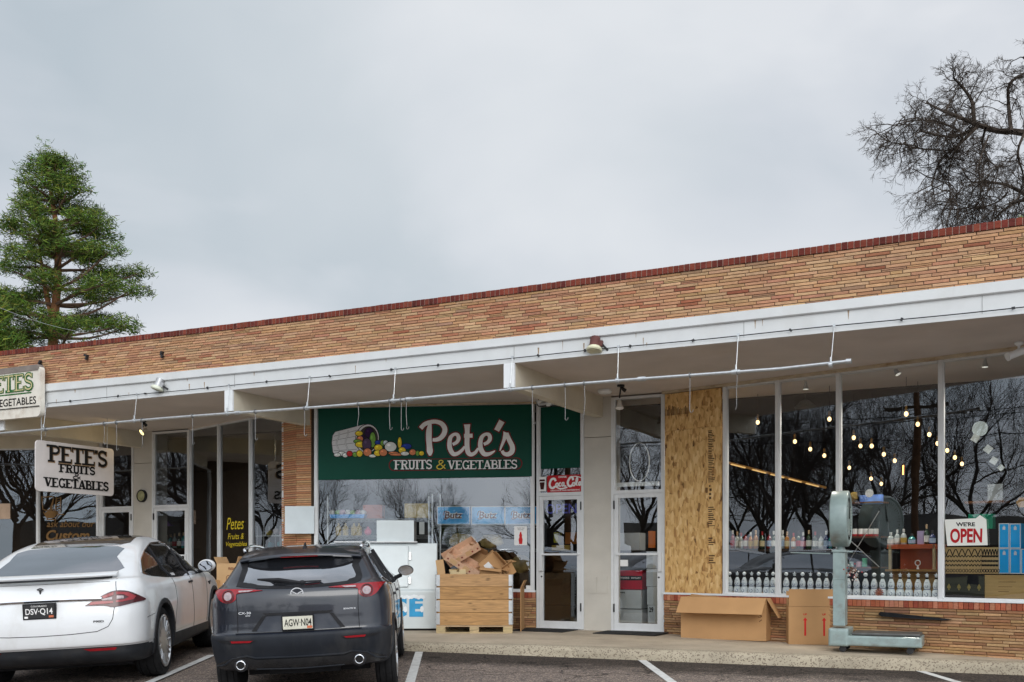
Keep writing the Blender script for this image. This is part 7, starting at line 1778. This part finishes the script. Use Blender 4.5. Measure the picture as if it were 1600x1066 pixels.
m = MB(); m.prism([(u0 + .03, z0), (u1 - .03, z0), (u1, z1), (u0, z1)], 0, .22); m.build('tray', mat('tray_blue', (.05, .32, .75), .4), t)
for i in range(7):
    m = MB(); m.blob((u0 + (u1 - u0) * (i + .5) / 7, .05 + .03 * (i % 2), z1 + .03), (.055, .06, .05), i, 8, 6, .4); m.build('bag', mat('bag_%d' % (i % 3), [(.62, .60, .58), (.25, .45, .12), (.55, .35, .45)][i % 3], .4, var=.3, scale=30), t, smooth=True)
for i, (px, c, nm) in enumerate(((529, (.40, .27, .08), 'first gold'), (540, (.34, .22, .06), 'second gold'), (553, (.40, .28, .08), 'third gold'), (561, (.33, .21, .05), 'fourth gold'))):
    u, z = SF.hit(px, 837, .5); m = MB(); m.lathe([(.05, 0), (.052, .01), (.052, .14), (.025, .17), (.016, .18), (.016, .21), (.02, .215)], 12); single(m, 'cordial_jug', nm + ' jug from the left on the lower shelf of the middle window', 'jug', mat('jug_gold', (.42, .30, .09), .25, var=.3, scale=20, coat=.5), SF, (u, .5, z), smooth=True)
u, z = SF.hit(575, 837, .5); m = MB(); m.blob((0, 0, .065), (.07, .06, .065), 5, 12, 9, .1); m.cyl((0, 0, .12), (0, 0, .15), .02, n=8); single(m, 'pink_bottle', 'round pink bottle on the lower shelf left of the white box', 'bottle', mat('pink_plastic', (.60, .03, .12), .3), SF, (u, .5, z), smooth=True)
u0, u1, z0, z1 = onF(SF, .3, 655, 816, 663, 835); m = MB(); m.box(0, u1 - u0, 0, .01, 0, z1 - z0); single(m, 'price_card', 'small upright white price card beside the white shelf posts', 'card', M_paper, SF, (u0, .3, z0))
for i, (a, b, y0, y1, lab) in enumerate(((699, 741, 834, 857, 'left dull gold snack sack behind the carton pile'), (747, 786, 834, 857, 'right dull gold snack sack behind the carton pile'), (797, 829, 868, 895, 'dull gold snack sack beside the crate, low in the window'))):
    u0, u1, z0, z1 = onF(SF, .55, a, y0, b, y1); m = MB(); m.blob(((u0 + u1) / 2 - u0, .12, (z1 - z0) / 2), ((u1 - u0) / 2, .10, (z1 - z0) / 2), i + 3, 14, 10, .25); single(m, 'snack_sack', lab, 'sack', mat('sack_gold', (.28, .20, .07), .35, var=.5, scale=7), SF, (u0, .55, z0), smooth=True)
# left shop: shelves of bottles seen through the door and the tall panes
t = thing('bottle_shelving', 'dark shelving with bottles seen through the glass door left of the tall panes', 'shelf', FB, (0, LD + .9, 0))
m = MB()
for y in (857, 811): u0, u1, z0, z1 = onF(FB, LD + .9, 243, y, 296, y + 2); m.box(u0, u1, 0, .3, z0, z0 + .025)
m.build('shelf_board', M_shelf, t)
for i, px in enumerate((249, 255, 261, 267, 273, 280, 287)):
    bottle(FB, LD + 1.0, px, 856.5, 832 + (i * 5) % 6, ['amber', 'amber', 'clear', 'teal', 'clear', 'dark green', 'teal'][i], LC[['red', 'gold', 'white', 'white', 'red', 'white', 'pale blue'][i]], ['red', 'gold', 'white', 'white', 'red', 'white', 'pale blue'][i], '%s from the left through the left-hand glass door' % ORD[i], .05, cap='tan')
u0, u1, z0, z1 = onF(FB, LD + 1.0, 251, 809, 268, 822); m = MB(); m.prism([(0, 0), (u1 - u0, 0), (.06, z1 - z0), (.02, z1 - z0)], 0, .08); single(m, 'purple_ornament', 'small purple wedge-shaped packet on the upper shelf through the left-hand door', 'packet', mat('packet_purple', (.25, .13, .42), .5), FB, (u0, LD + 1.0, z0))
t = thing('white_wire_stand', 'white wire stand with coloured packets behind the third tall pane', 'stand', LF, (0, .35, .4))
m = MB()
for px in (402, 412, 438): u, z = LF.hit(px, 822, .35); m.cyl((u, 0, 0), (u, 0, z - .4), .01, n=6); m.cyl((u, .25, 0), (u, .25, z - .4), .01, n=6)
for y in (838, 858, 880): u0, z = LF.hit(400, y, .35); u1 = LF.hit(444, y, .35)[0]; m.tube([(u0, 0, z - .4), (u1, 0, z - .4)], .008, 5); m.tube([(u0, .25, z - .4), (u1, .25, z - .4)], .008, 5)
m.build('frame', M_trim, t)
for i, (px, py, c) in enumerate(((418, 834, (.55, .42, .08)), (428, 830, (.6, .5, .5)), (438, 833, (.60, .32, .34)), (420, 852, (.03, .25, .30)), (434, 850, (.04, .30, .33)))):
    u, z = LF.hit(px, py, .4); m = MB(); m.blob((u, .1, z - .4), (.06, .07, .055), i, 8, 6, .4); m.build('packet', mat('packet_%d' % i, c, .4, var=.3, scale=20), t, smooth=True)
# cartons and produce on the pavement between the cars
c = Vector((-4.72, 17.35)); zc_ = wz(c.x, c.y)
def mk3(t, W_, D_, H_):
    m = MB(); put_text(m, 'FRESH', W_ * .1, W_ * .42, H_ * .80, H_ * .88, -D_ / 2 - .002, .03); ribbon(m, ell(W_ * .1, H_ * .55, .04, .05, 14), .01, -D_ / 2 - .002, closed=True); m.build('print', mat('faded_ink_box2', (.18, .06, .03), .8), t, fix=False)
carton('cardboard_box', 'lower tan carton of the pile between the two parked cars', (-4.80, 17.35, zc_ + .001), (.72, .42, .50), (0, 0, R(-16)), flaps=(None, None, None, None), mt=M_card2, open_=False)
carton('cardboard_box', 'upright open carton on top of the pile between the parked cars', (-4.74, 17.38, zc_ + .502), (.40, .34, .56), (0, 0, R(-22)), flaps=(None, (-70, .12), None, (-60, .12)), mt=M_card2, marks=mk3)
t = thing('produce_crate', 'low tan crate of white and green produce bags beside the white car', 'crate', WF, (-5.35, 17.3, zc_)); t.rotation_euler = (0, 0, R(-14))
m = MB(); m.box(-.42, .42, -.24, -.22, 0, .78); m.box(-.42, .42, .22, .24, 0, .78); m.box(-.42, -.40, -.22, .22, 0, .78); m.box(.40, .42, -.22, .22, 0, .78); m.box(-.40, .40, -.22, .22, .55, .57); m.build('crate_body', M_card2, t)
for i in range(9): m = MB(); m.blob((rnd.uniform(-.32, .32), rnd.uniform(-.15, .12), .83 + rnd.uniform(0, .05)), (.11, .09, .06), i + 9, 9, 7, .5); m.build('produce_bag', [mat('bag_green', (.10, .42, .10), .35, var=.3, scale=20), mat('bag_white', (.62, .64, .60), .35, var=.2, scale=20)][i % 2], t, smooth=True)
# cartons thrown into the timber crate
def tray(name, label, px, py, d, size, rot, holes=True, mt=None):
    x = (px - 800) / 1600 * d; z = CAMZ + (875 - py) / 1600 * d
    t = thing(name, label, 'cardboard tray'); t.location = (x, d, z); t.rotation_euler = rot; W_, D_, H_ = size; mt = mt or M_card
    m = MB(); th = .006; m.box(-W_ / 2, W_ / 2, -D_ / 2, D_ / 2, 0, th)
    for (a, b, c_, e_) in ((-W_ / 2, W_ / 2, -D_ / 2, -D_ / 2 + th), (-W_ / 2, W_ / 2, D_ / 2 - th, D_ / 2), (-W_ / 2, -W_ / 2 + th, -D_ / 2 + th, D_ / 2 - th), (W_ / 2 - th, W_ / 2, -D_ / 2 + th, D_ / 2 - th)): m.box(a, b, c_, e_, th, H_)
    m.box(-W_ / 2, -W_ / 2 + .10, -D_ / 2, -D_ / 2 + .02, H_, H_ + .03); m.box(W_ / 2 - .1, W_ / 2, -D_ / 2, -D_ / 2 + .02, H_, H_ + .03); m.build('tray_body', mt, t)
    if holes:
        m = MB()
        for k in range(6): flat(m, ell(-W_ / 2 + W_ * (k + .5) / 6, H_ * .5, .016, .016, 8), -D_ / 2 - .001); flat(m, ell(-W_ / 2 + W_ * (k + .5) / 6, .5 * 0 + H_ * .55, .008, .006, 6), -D_ / 2 - .0014)
        m.build('printed_spots', mat('tray_print', (.22, .04, .03), .8), t, fix=False)
        m = MB(); m.box(-W_ * .35, -W_ * .15, -D_ / 2 - .002, -D_ / 2 - .0005, H_ * .15, H_ * .9); m.box(W_ * .05, W_ * .22, -D_ / 2 - .002, -D_ / 2 - .0005, H_ * .2, H_ * .95); m.build('pale_print', M_card2 if mt != M_card2 else M_paper, t)
    return t
M_peach = mat('peach_card', (.60, .38, .25), .9, var=.1, scale=20)
tray('fruit_tray', 'spotted fruit tray tipped up at the top of the carton pile', 722, 866, 16.05, (.56, .34, .10), (R(28), R(-30), R(10)), True, M_peach)
tray('fruit_tray', 'spotted fruit tray sloping down across the front of the carton pile', 724, 884, 15.93, (.58, .34, .10), (R(22), R(31), R(-4)), True, M_peach)
tray('pale_carton_lid', 'pale flat lid lying inside the crate at its left corner', 715, 896, 15.85, (.24, .2, .05), (R(15), R(-6), R(8)), False, mat('cream_card', (.66, .52, .30), .9))
def cart_at(label, px, py, d, size, rot, flaps, mt=None):
    x = (px - 800) / 1600 * d; z = CAMZ + (875 - py) / 1600 * d; return carton('cardboard_box', label, (x, d, z), size, rot, flaps, mt)
bx1 = cart_at('brown carton with a white label lying on its side on the carton pile', 758, 893, 16.02, (.34, .26, .30), (R(12), R(48), R(12)), ((-20, .14), None, (30, .1), None))
m = MB(); m.box(-.10, .04, -.1335, -.1315, .05, .15); m.build('white_label', M_paper, bx1)
cart_at('brown carton slumped behind the white-labelled one in the crate', 742, 890, 16.2, (.36, .24, .26), (R(-20), R(20), R(-30)), ((-30, .12), None, None, (20, .1)), M_cardin)
cart_at('low open carton at the front right of the pile', 768, 901, 15.85, (.34, .26, .14), (R(6), R(6), R(-8)), ((20, .08), (10, .1), (10, .1), None))
cart_at('small carton with ragged flaps at the right end of the pile', 795, 898, 15.92, (.20, .18, .18), (R(10), R(-34), R(24)), ((-40, .09), (25, .09), (-10, .09), (-50, .09)))
cart_at('thin torn carton standing at the left end of the pile', 690, 897, 15.9, (.12, .10, .22), (R(6), R(-8), R(0)), (None, (-30, .05), None, None), M_card2)
m = MB(); m.box(0, .012, 0, .55, 0, .68); m.prism([(.0, .68), (.012, .68), (.07, .80), (.055, .80)], 0, .4); single(m, 'cardboard_sheet', 'tall brown cardboard sheet leaning behind the right side of the crate', 'cardboard', M_card, WF, (.13, 16.0, cz), rz=R(-6));
# ------------------------------------------------------------------ trees
class Tree:
    def __init__(s, seed): s.r = random.Random(seed); s.mb = MB(); s.rmin = .0055
    def limb(s, pts, r0, r1, n=5, mi=0): s.mb.tube(pts, [r0 + (r1 - r0) * i / (len(pts) - 1) for i in range(len(pts))], n, mi, cap=False)
    def grow(s, p, d, L, r0, depth, spread=.6, droop=0.0, kids=(3, 5), ratio=.66, wob=.18, up=.0, maxd=5, sink=None):
        r = s.r; k = 5 if depth < 2 else (4 if depth < 4 else 3); pts = [Vector(p)]; d = Vector(d).normalized()
        for i in range(k):
            d = (d + Vector((r.gauss(0, wob), r.gauss(0, wob), r.gauss(0, wob) + up - droop * (i + 1) / k))).normalized(); pts.append(pts[-1] + d * L / k)
        r1 = r0 * (.5 if depth < maxd else .35); s.limb(pts, r0, r1, 6 if depth == 0 else (4 if depth < 3 else 3))
        if sink is not None and depth >= maxd - 1: sink.append((pts[-1], d))
        if depth >= maxd: return
        nk = r.randint(*kids)
        for j in range(nk):
            f = r.uniform(.25, 1.0) if j else 1.0; i = min(k - 1, int(f * k)); q = pts[i].lerp(pts[i + 1], f * k - i)
            ax = Vector((r.gauss(0, 1), r.gauss(0, 1), r.gauss(0, .7))).normalized(); nd = (d + ax * spread * r.uniform(.7, 1.3) + Vector((0, 0, up))).normalized()
            s.grow(q, nd, L * ratio * r.uniform(.75, 1.2), max(r1 * .9 * r.uniform(.7, 1), s.rmin), depth + 1, spread, droop, kids, ratio, wob, up, maxd, sink)
M_bark = mat('dark_bark', (.045, .035, .03), .95, var=.3, scale=4)
M_bark2 = mat('grey_brown_bark', (.055, .042, .033), .95, var=.3, scale=4)
# big bare tree behind the right end of the building
TD = 34.0
def TW_(px, py, d=TD): return Vector(((px - 800) / 1600 * d, d, CAMZ + (875 - py) / 1600 * d))
T = Tree(11); t = thing('bare_tree', 'big leafless tree with hanging twigs rising behind the right end of the roof', 'tree', WF, (TW_(1790, 900).x, TD, 0))
base = t.location
def loc(v): return v - base
T.limb([loc(Vector((base.x, TD, 0))), loc(TW_(1792, 600)), loc(TW_(1780, 420)), loc(TW_(1760, 300))], .42, .24, 10)
limbs = [([(1770, 330), (1690, 235), (1600, 208), (1560, 205), (1522, 193)], .17, .08), ([(1505, 213), (1488, 245), (1482, 285), (1492, 318)], .03, .01), ([(1545, 212), (1530, 255), (1532, 300), (1525, 325)], .035, .012), ([(1575, 300), (1555, 318), (1520, 325), (1495, 322)], .03, .01), ([(1522, 193), (1519, 160), (1505, 138), (1490, 122)], .07, .035), ([(1522, 193), (1495, 182), (1470, 172), (1448, 160)], .07, .03), ([(1530, 196), (1508, 208), (1480, 214), (1440, 205)], .07, .03), ([(1525, 200), (1500, 225), (1470, 250), (1455, 290)], .06, .025),
         ([(1580, 206), (1576, 165), (1578, 130), (1610, 110)], .07, .04), ([(1760, 300), (1700, 180), (1640, 110), (1600, 90)], .15, .05), ([(1690, 300), (1620, 310), (1570, 288), (1520, 285)], .09, .03), ([(1750, 380), (1660, 330), (1600, 312), (1560, 335)], .10, .03), ([(1540, 200), (1535, 225), (1545, 250), (1560, 262)], .04, .02), ([(1600, 210), (1590, 240), (1600, 280), (1590, 310)], .05, .02), ([(1640, 230), (1640, 280), (1620, 330), (1600, 350)], .06, .02), ([(1500, 205), (1465, 190), (1430, 188), (1395, 196)], .035, .012), ([(1470, 235), (1435, 232), (1410, 225), (1388, 222)], .03, .01)]
rr_ = random.Random(5)
for pts_, a, b in limbs:
    P = [loc(TW_(x, y, TD + rr_.uniform(-1.5, 1.5) * (i > 0))) for i, (x, y) in enumerate(pts_)]; P = [Vector(q) for q in smooth_pts([tuple(q) for q in P], 3)]
    T.limb(P, a, b, 6)
    for i in range(2, len(P)):
        for _ in range(5 if a < .15 else 3):
            ax = Vector((rr_.gauss(0, 1), rr_.gauss(0, 1), rr_.gauss(0, .8))); dd = (P[i] - P[i - 1]).normalized()
            if rr_.random() < .38: continue
            T.grow(P[i], (dd * .6 + ax * .6).normalized(), rr_.uniform(.6, 1.25) * (.7 if P[i].z > 14 else 1.1), .02, 2, .75, .06 if P[i].z > 14 else .22, (3, 5), .60, .25, .02, 5)
m = T.mb; print('bare tree faces', len(m.f)); o = m.build('branches', M_bark2, t, fix=False)
# pine on the left
PD = 30.0
t = thing('pine_tree', 'tall green pine with an orange-brown trunk rising behind the left end of the roof', 'tree', WF, ((85 - 800) / 1600 * PD, PD, 0)); base = t.location
def leafcol(r): 
    q = r.random(); return tuple(c * r.uniform(.75, 1.25) for c in ((.10, .155, .026) if q < .45 else (.18, .235, .04) if q < .66 else (.05, .085, .02)))
M_needle = mat_attr('pine_needles', .75, bump=0, var=.15)
M_pbark = mat('orange_pine_bark', (.28, .13, .06), .95, var=.35, scale=5, bump=.5, bscale=12, stretch=(1, 1, .3))
zt_ = CAMZ + (875 - 232) / 1600 * PD
tr = MB(); pts_ = [(0, 0, 0), (.05, 0, 4), (-.05, 0, 7.5), (.10, 0, 9.6), (.0, .05, 11.3), (-.30, 0, zt_ - .2)]; pts_ = smooth_pts(pts_, 5); K = len(pts_)
tr.tube(pts_, [.17 * (1 - i / K) ** .8 + .02 for i in range(K)], 10); 
tr2 = smooth_pts([(.02, 0, 7.9), (-.25, .1, 9.0), (-.45, .1, 10.2), (-.5, .1, 11.0)], 4); tr.tube(tr2, [.08, .08, .08, .07, .08, .07, .06, .05, .04, .035, .03, .025, .02][:len(tr2)], 8); tr.build('trunk', M_pbark, t, smooth=True)
# silhouette: half widths left and right of the trunk at picture heights
def halfw(z):
    py = 875 - (z - CAMZ) * 1600 / PD
    tab = [(228, 4, -2), (250, 34, 6), (262, 36, 30), (270, 38, 48), (290, 62, 60), (310, 78, 62), (340, 84, 98), (400, 90, 104), (420, 92, 130), (450, 95, 162), (480, 110, 152), (510, 140, 155), (560, 160, 150), (620, 160, 150)]
    for (a, l0, r0), (b, l1, r1) in zip(tab, tab[1:]):
        if a <= py <= b: q = (py - a) / (b - a); return (l0 + (l1 - l0) * q) * PD / 1600, (r0 + (r1 - r0) * q) * PD / 1600
    return (.2, .2) if py < 232 else (3, 2.8)
rp = random.Random(21); br = MB(); nd = MB(); tufts = 0
def tuft(p, s, n=9):
    for _ in range(n):
        d = Vector((rp.gauss(0, 1), rp.gauss(0, 1), rp.gauss(.35, .8))).normalized(); a = d.cross(Vector((rp.random(), rp.random(), rp.random() - .5))).normalized() * s * .085
        q = p + Vector((rp.gauss(0, s * .5), rp.gauss(0, s * .5), rp.gauss(0, s * .35))); c = leafcol(rp)
        nd.add([q - a, q + a, q + d * s + a * .3, q + d * s - a * .3], [(0, 1, 2, 3)], 0, c)
def pad(c, a, b, h, dens):
    """a flat bough of needle tufts"""
    n = int(dens * a * b * 215)
    for _ in range(n):
        th = rp.uniform(0, 2 * PI); q = rp.random() ** .5; u, v = q * math.cos(th), q * math.sin(th)
        zz = h * (1 - q * q) ** .5 * rp.uniform(-.35, 1.0); tuft(c + Vector((u * a, v * b, zz)) * 1.0, .15, 8)
z = 3.9; kk = 0
while z < zt_ - .25:
    hl, hr = halfw(z); low = z < 9.5; n = 6 if z < 10.5 else 5; a00 = kk * 2.4; kk += 1
    for i in range(n):
        ang = a00 + 2 * PI * i / n + rp.uniform(-.35, .35); cx_ = math.cos(ang); sy = math.sin(ang); rad = (hr if cx_ > 0 else hl) * abs(cx_) + (hl + hr) / 2 * .8 * (1 - abs(cx_))
        s_ = .33 + .25 * min(1, max(0, (zt_ - z) / 6)); L_ = max(.05, rad - s_ * .8) * rp.uniform(.72, 1.03)
        if z < 9.8 and sy < -.3 and abs(cx_) < .7 and rp.random() < .6: continue
        rise = rp.uniform(-.12, .32) * L_; cpt = Vector((cx_ * L_, sy * L_, z + rise))
        P = [Vector(q) for q in smooth_pts([(0, 0, z - .1), (cx_ * L_ * .5, sy * L_ * .5, z + rise * .2 + rp.uniform(-.08, .08)), tuple(cpt)], 4)]
        br.tube(P, [.045 * (1 - j / len(P)) + .012 for j in range(len(P))], 5)
        pad(cpt, s_ * rp.uniform(.8, 1.25), s_ * rp.uniform(.8, 1.2), .22 + .12 * rp.random(), 1.0)
        for f in ((.72, .48) if L_ > 1.3 else (.55,) if L_ > .5 else ()):
            if rp.random() < .85:
                o_ = Vector((rp.gauss(0, .22), rp.gauss(0, .22), rp.uniform(.0, .22))); q = cpt * f + Vector((0, 0, z * (1 - f))) + o_; br.tube([P[int(f * (len(P) - 1))], q], [.02, .008], 4, cap=False)
                pad(q, s_ * rp.uniform(.6, .95), s_ * rp.uniform(.6, .95), .2, .8)
    z += (.46 if low else .34) * rp.uniform(.8, 1.25)
for q in range(9): tuft(Vector((-.30 + rp.gauss(0, .07), rp.gauss(0, .07), zt_ - .25 + .07 * q)), .12, 8)
print('pine tufts', tufts, 'faces', len(nd.f))
br.build('limbs', mat('pine_limb_bark', (.16, .10, .07), .95, var=.3), t); nd.build('needles', M_needle, t, fix=False)
# low evergreens peeping over the parapet
def bush(name, label, x, y, z0, size, seed, n=1500):
    global nd
    t = thing(name, label, 'tree', WF, (x, y, 0)); nd = MB(); r = random.Random(seed)
    for _ in range(n):
        a = r.uniform(0, 2 * PI); e_ = r.random() ** .5; h = r.random(); w_ = size[0] * (1 - h) ** .6; tuft(Vector((math.cos(a) * w_ * e_, math.sin(a) * w_ * e_, z0 + h * size[1])), .2, 5)
    nd.build('needles', M_needle, t, fix=False); m = MB(); m.cyl((0, 0, 0), (0, 0, z0 + size[1] * .8), .16, .04, n=8); m.build('trunk', M_pbark, t)
bush('conifer', 'dark conifer crown behind the foot of the pine at the left edge', (-20 - 800) / 1600 * 27, 27, 4.2, (1.9, 4.0), 3, 2600)
bush('round_evergreen', 'round dark evergreen far across the street, seen reflected in the middle window', -30, -72, -.2, (3.2, 7.5), 8, 1800)
bush('conifer', 'small dark green conifer tip just above the roof at the right edge', (1610 - 800) / 1600 * 30, 30, 8.2, (1.3, 3.15), 4, 700)
# service wire over the roof at the left
m = MB(); a = TW_(-60, 455, 26); b = TW_(270, 530, 24); m.tube([a.lerp(b, i / 12) - Vector((0, 0, .35 * math.sin(PI * i / 12))) for i in range(13)], .004, 4)
single(m, 'service_wire', 'thin grey wire crossing the pine above the left end of the roof', 'wire', M_galv, WF, (0, 0, 0))

# ------------------------------------------------------------------ across the street: what the glass reflects
protos = []
for sd in (1, 2, 3):
    T = Tree(40 + sd); snk = []
    T.limb([Vector((0, 0, 0)), Vector((.05, .1, 1.6)), Vector((0, 0, 3.0))], .24, .18, 8)
    for k in range(5):
        a = 2 * PI * k / 5 + T.r.uniform(-.4, .4); T.grow(Vector((0, 0, 2.6 + .25 * k)), Vector((math.cos(a) * .75, math.sin(a) * .75, 1.0)), 3.6, .105, 1, .62, .02, (4, 6), .68, .16, .05, 5)
    t = thing('street_tree', 'bare street tree across the car park, seen only as a reflection in the glass', 'tree', WF, (0, -30, 0), group='bare trees across the street')
    print('street tree', len(T.mb.f)); T.mb.build('branches', M_bark, t, fix=False); protos.append(t)
spots = [(-26, 2, 0, 1.05), (-31, -6, 1, 1.15), (-36, 6, 2, 1.1), (-30, 12, 1, 1.1), (-37, -14, 2, 1.2), (-45, 10, 1, 1.25), (-48, -9, 0, 1.3), (-52, 2, 1, 1.35), (-58, 12, 0, 1.4), (-44, 20, 2, 1.2), (-55, -18, 1, 1.3), (-36, 22, 0, 1.1), (-62, -6, 2, 1.5), (-70, 8, 1, 1.5),
 (-66, 16, 0, 1.3), (-78, -20, 0, 1.3), (-84, -8, 1, 1.4), (-80, 4, 2, 1.3), (-86, 14, 0, 1.4), (-82, 26, 1, 1.3), (-76, -34, 2, 1.3), (-70, -44, 1, 1.2), (-90, 34, 2, 1.4), (-74, 36, 0, 1.2), (-72, -13, 2, 1.2), (-76, 9, 1, 1.1), (-70, 28, 2, 1.2), (-95, -2, 0, 1.6), (-96, 20, 2, 1.6), (-92, -24, 1, 1.5), (-41, -3, 0, 1.15), (-38, 15, 2, 1.15), (-33, -18, 0, 1.1), (-64, -18, 2, 1.3), (-50, 28, 1, 1.2), (-40, -95, 0, 1.1), (-28, -98, 1, 1.15), (-55, -92, 2, 1.2), (-14, -96, 1, 1.0), (-47, -104, 2, 1.2), (-20, -104, 0, 1.0), (-66, -98, 0, 1.2), (-4, -90, 2, .9)]
seen = set()
for i, (x, y, k, s) in enumerate(spots):
    o = protos[k]
    if k in seen: o = dup(o)
    seen.add(k); o.location = (x, y, -.3); o.rotation_euler = (0, 0, i * 1.3); o.scale = (s, s, s)
for (x, y, s) in ((-20, -1, 1.0), (-28, 9, 1.05)):
    t = thing('utility_pole', 'brown timber utility pole with crossarms across the car park', 'pole', WF, (x, y, -.3), group='utility poles across the car park'); m = MB(); m.cyl((0, 0, 0), (0, 0, 9.5), .16, .12, n=10); m.build('post', mat('pole_wood', (.10, .05, .025), .9, var=.3), t, smooth=True)
    for z in (8.6, 7.6): m = MB(); m.obox((0, 0, z), (2.4, .1, .12), Matrix.Rotation(R(-45), 3, 'Z')); m.build('crossarm', M_shelf, t)
ww = MB()
for dz, of in ((8.4, -.9), (8.4, .9), (7.4, 0)):
    P = [Vector((-43 + 12 * i, 24 - 18 * i, dz - .3)) + Vector((of * .7, of * .7, 0)) for i in range(-1, 6)]
    for a, b in zip(P, P[1:]): ww.tube([a.lerp(b, k / 8) - Vector((0, 0, .5 * math.sin(PI * k / 8))) for k in range(9)], .02, 4)
single(ww, 'power_lines', 'black overhead power lines between the utility poles', 'cable', M_black, WF, (0, 0, 0))
t = thing('brick_house', 'low red brick house across the street', 'house', WF, (2, -62, -.3)); m = MB(); m.box(-7, 7, 0, 8, 0, 3.2); m.build('wall', mat('red_brick_far', (.22, .07, .05), .9), t); m = MB(); m.prism([(-8, 3.2), (8, 3.2), (5, 5), (-5, 5)], -.6, 8.6); m.build('roof', mat('shingle', (.08, .075, .07), .9), t)
for i, (x, y, w_, a, c, lab) in enumerate(((-62, -30, 9, 60, (.05, .035, .03), 'dark brown'), (-72, -4, 8, 80, (.10, .09, .08), 'grey'), (-66, 22, 9, 100, (.06, .045, .035), 'umber'), (-58, -52, 8, 45, (.08, .06, .05), 'tan'))):
    h = thing('bungalow', 'low %s bungalow beyond the street trees, seen only reflected' % lab, 'house', WF, (x, y, -.3), rz=R(a)); q = MB(); q.box(-w_, w_, 0, 8, 0, 3.0); q.build('wall', mat('bungalow_%d' % i, c, .9), h); q = MB(); q.prism([(-w_ - .8, 3.0), (w_ + .8, 3.0), (w_ - 2, 5.2), (-w_ + 2, 5.2)], -.6, 8.6); q.build('roof', mat('shingle', (.08, .075, .07), .9), h)
for x in (-4, 0, 4): m = MB(); m.box(x - .8, x + .8, 8.0, 8.05, .9, 2.2); m.build('window', M_cglass, t)
g = MB(); g.box(-120, 120, -140, -26, -.32, -.2); struct(g, 'lawn', mat('winter_grass', (.12, .11, .05), .95, var=.3, scale=1.2))
g = MB(); g.box(-140, -26, -26, 60, -.32, -.2); struct(g, 'lawn', mat('winter_grass', (.12, .11, .05), .95))
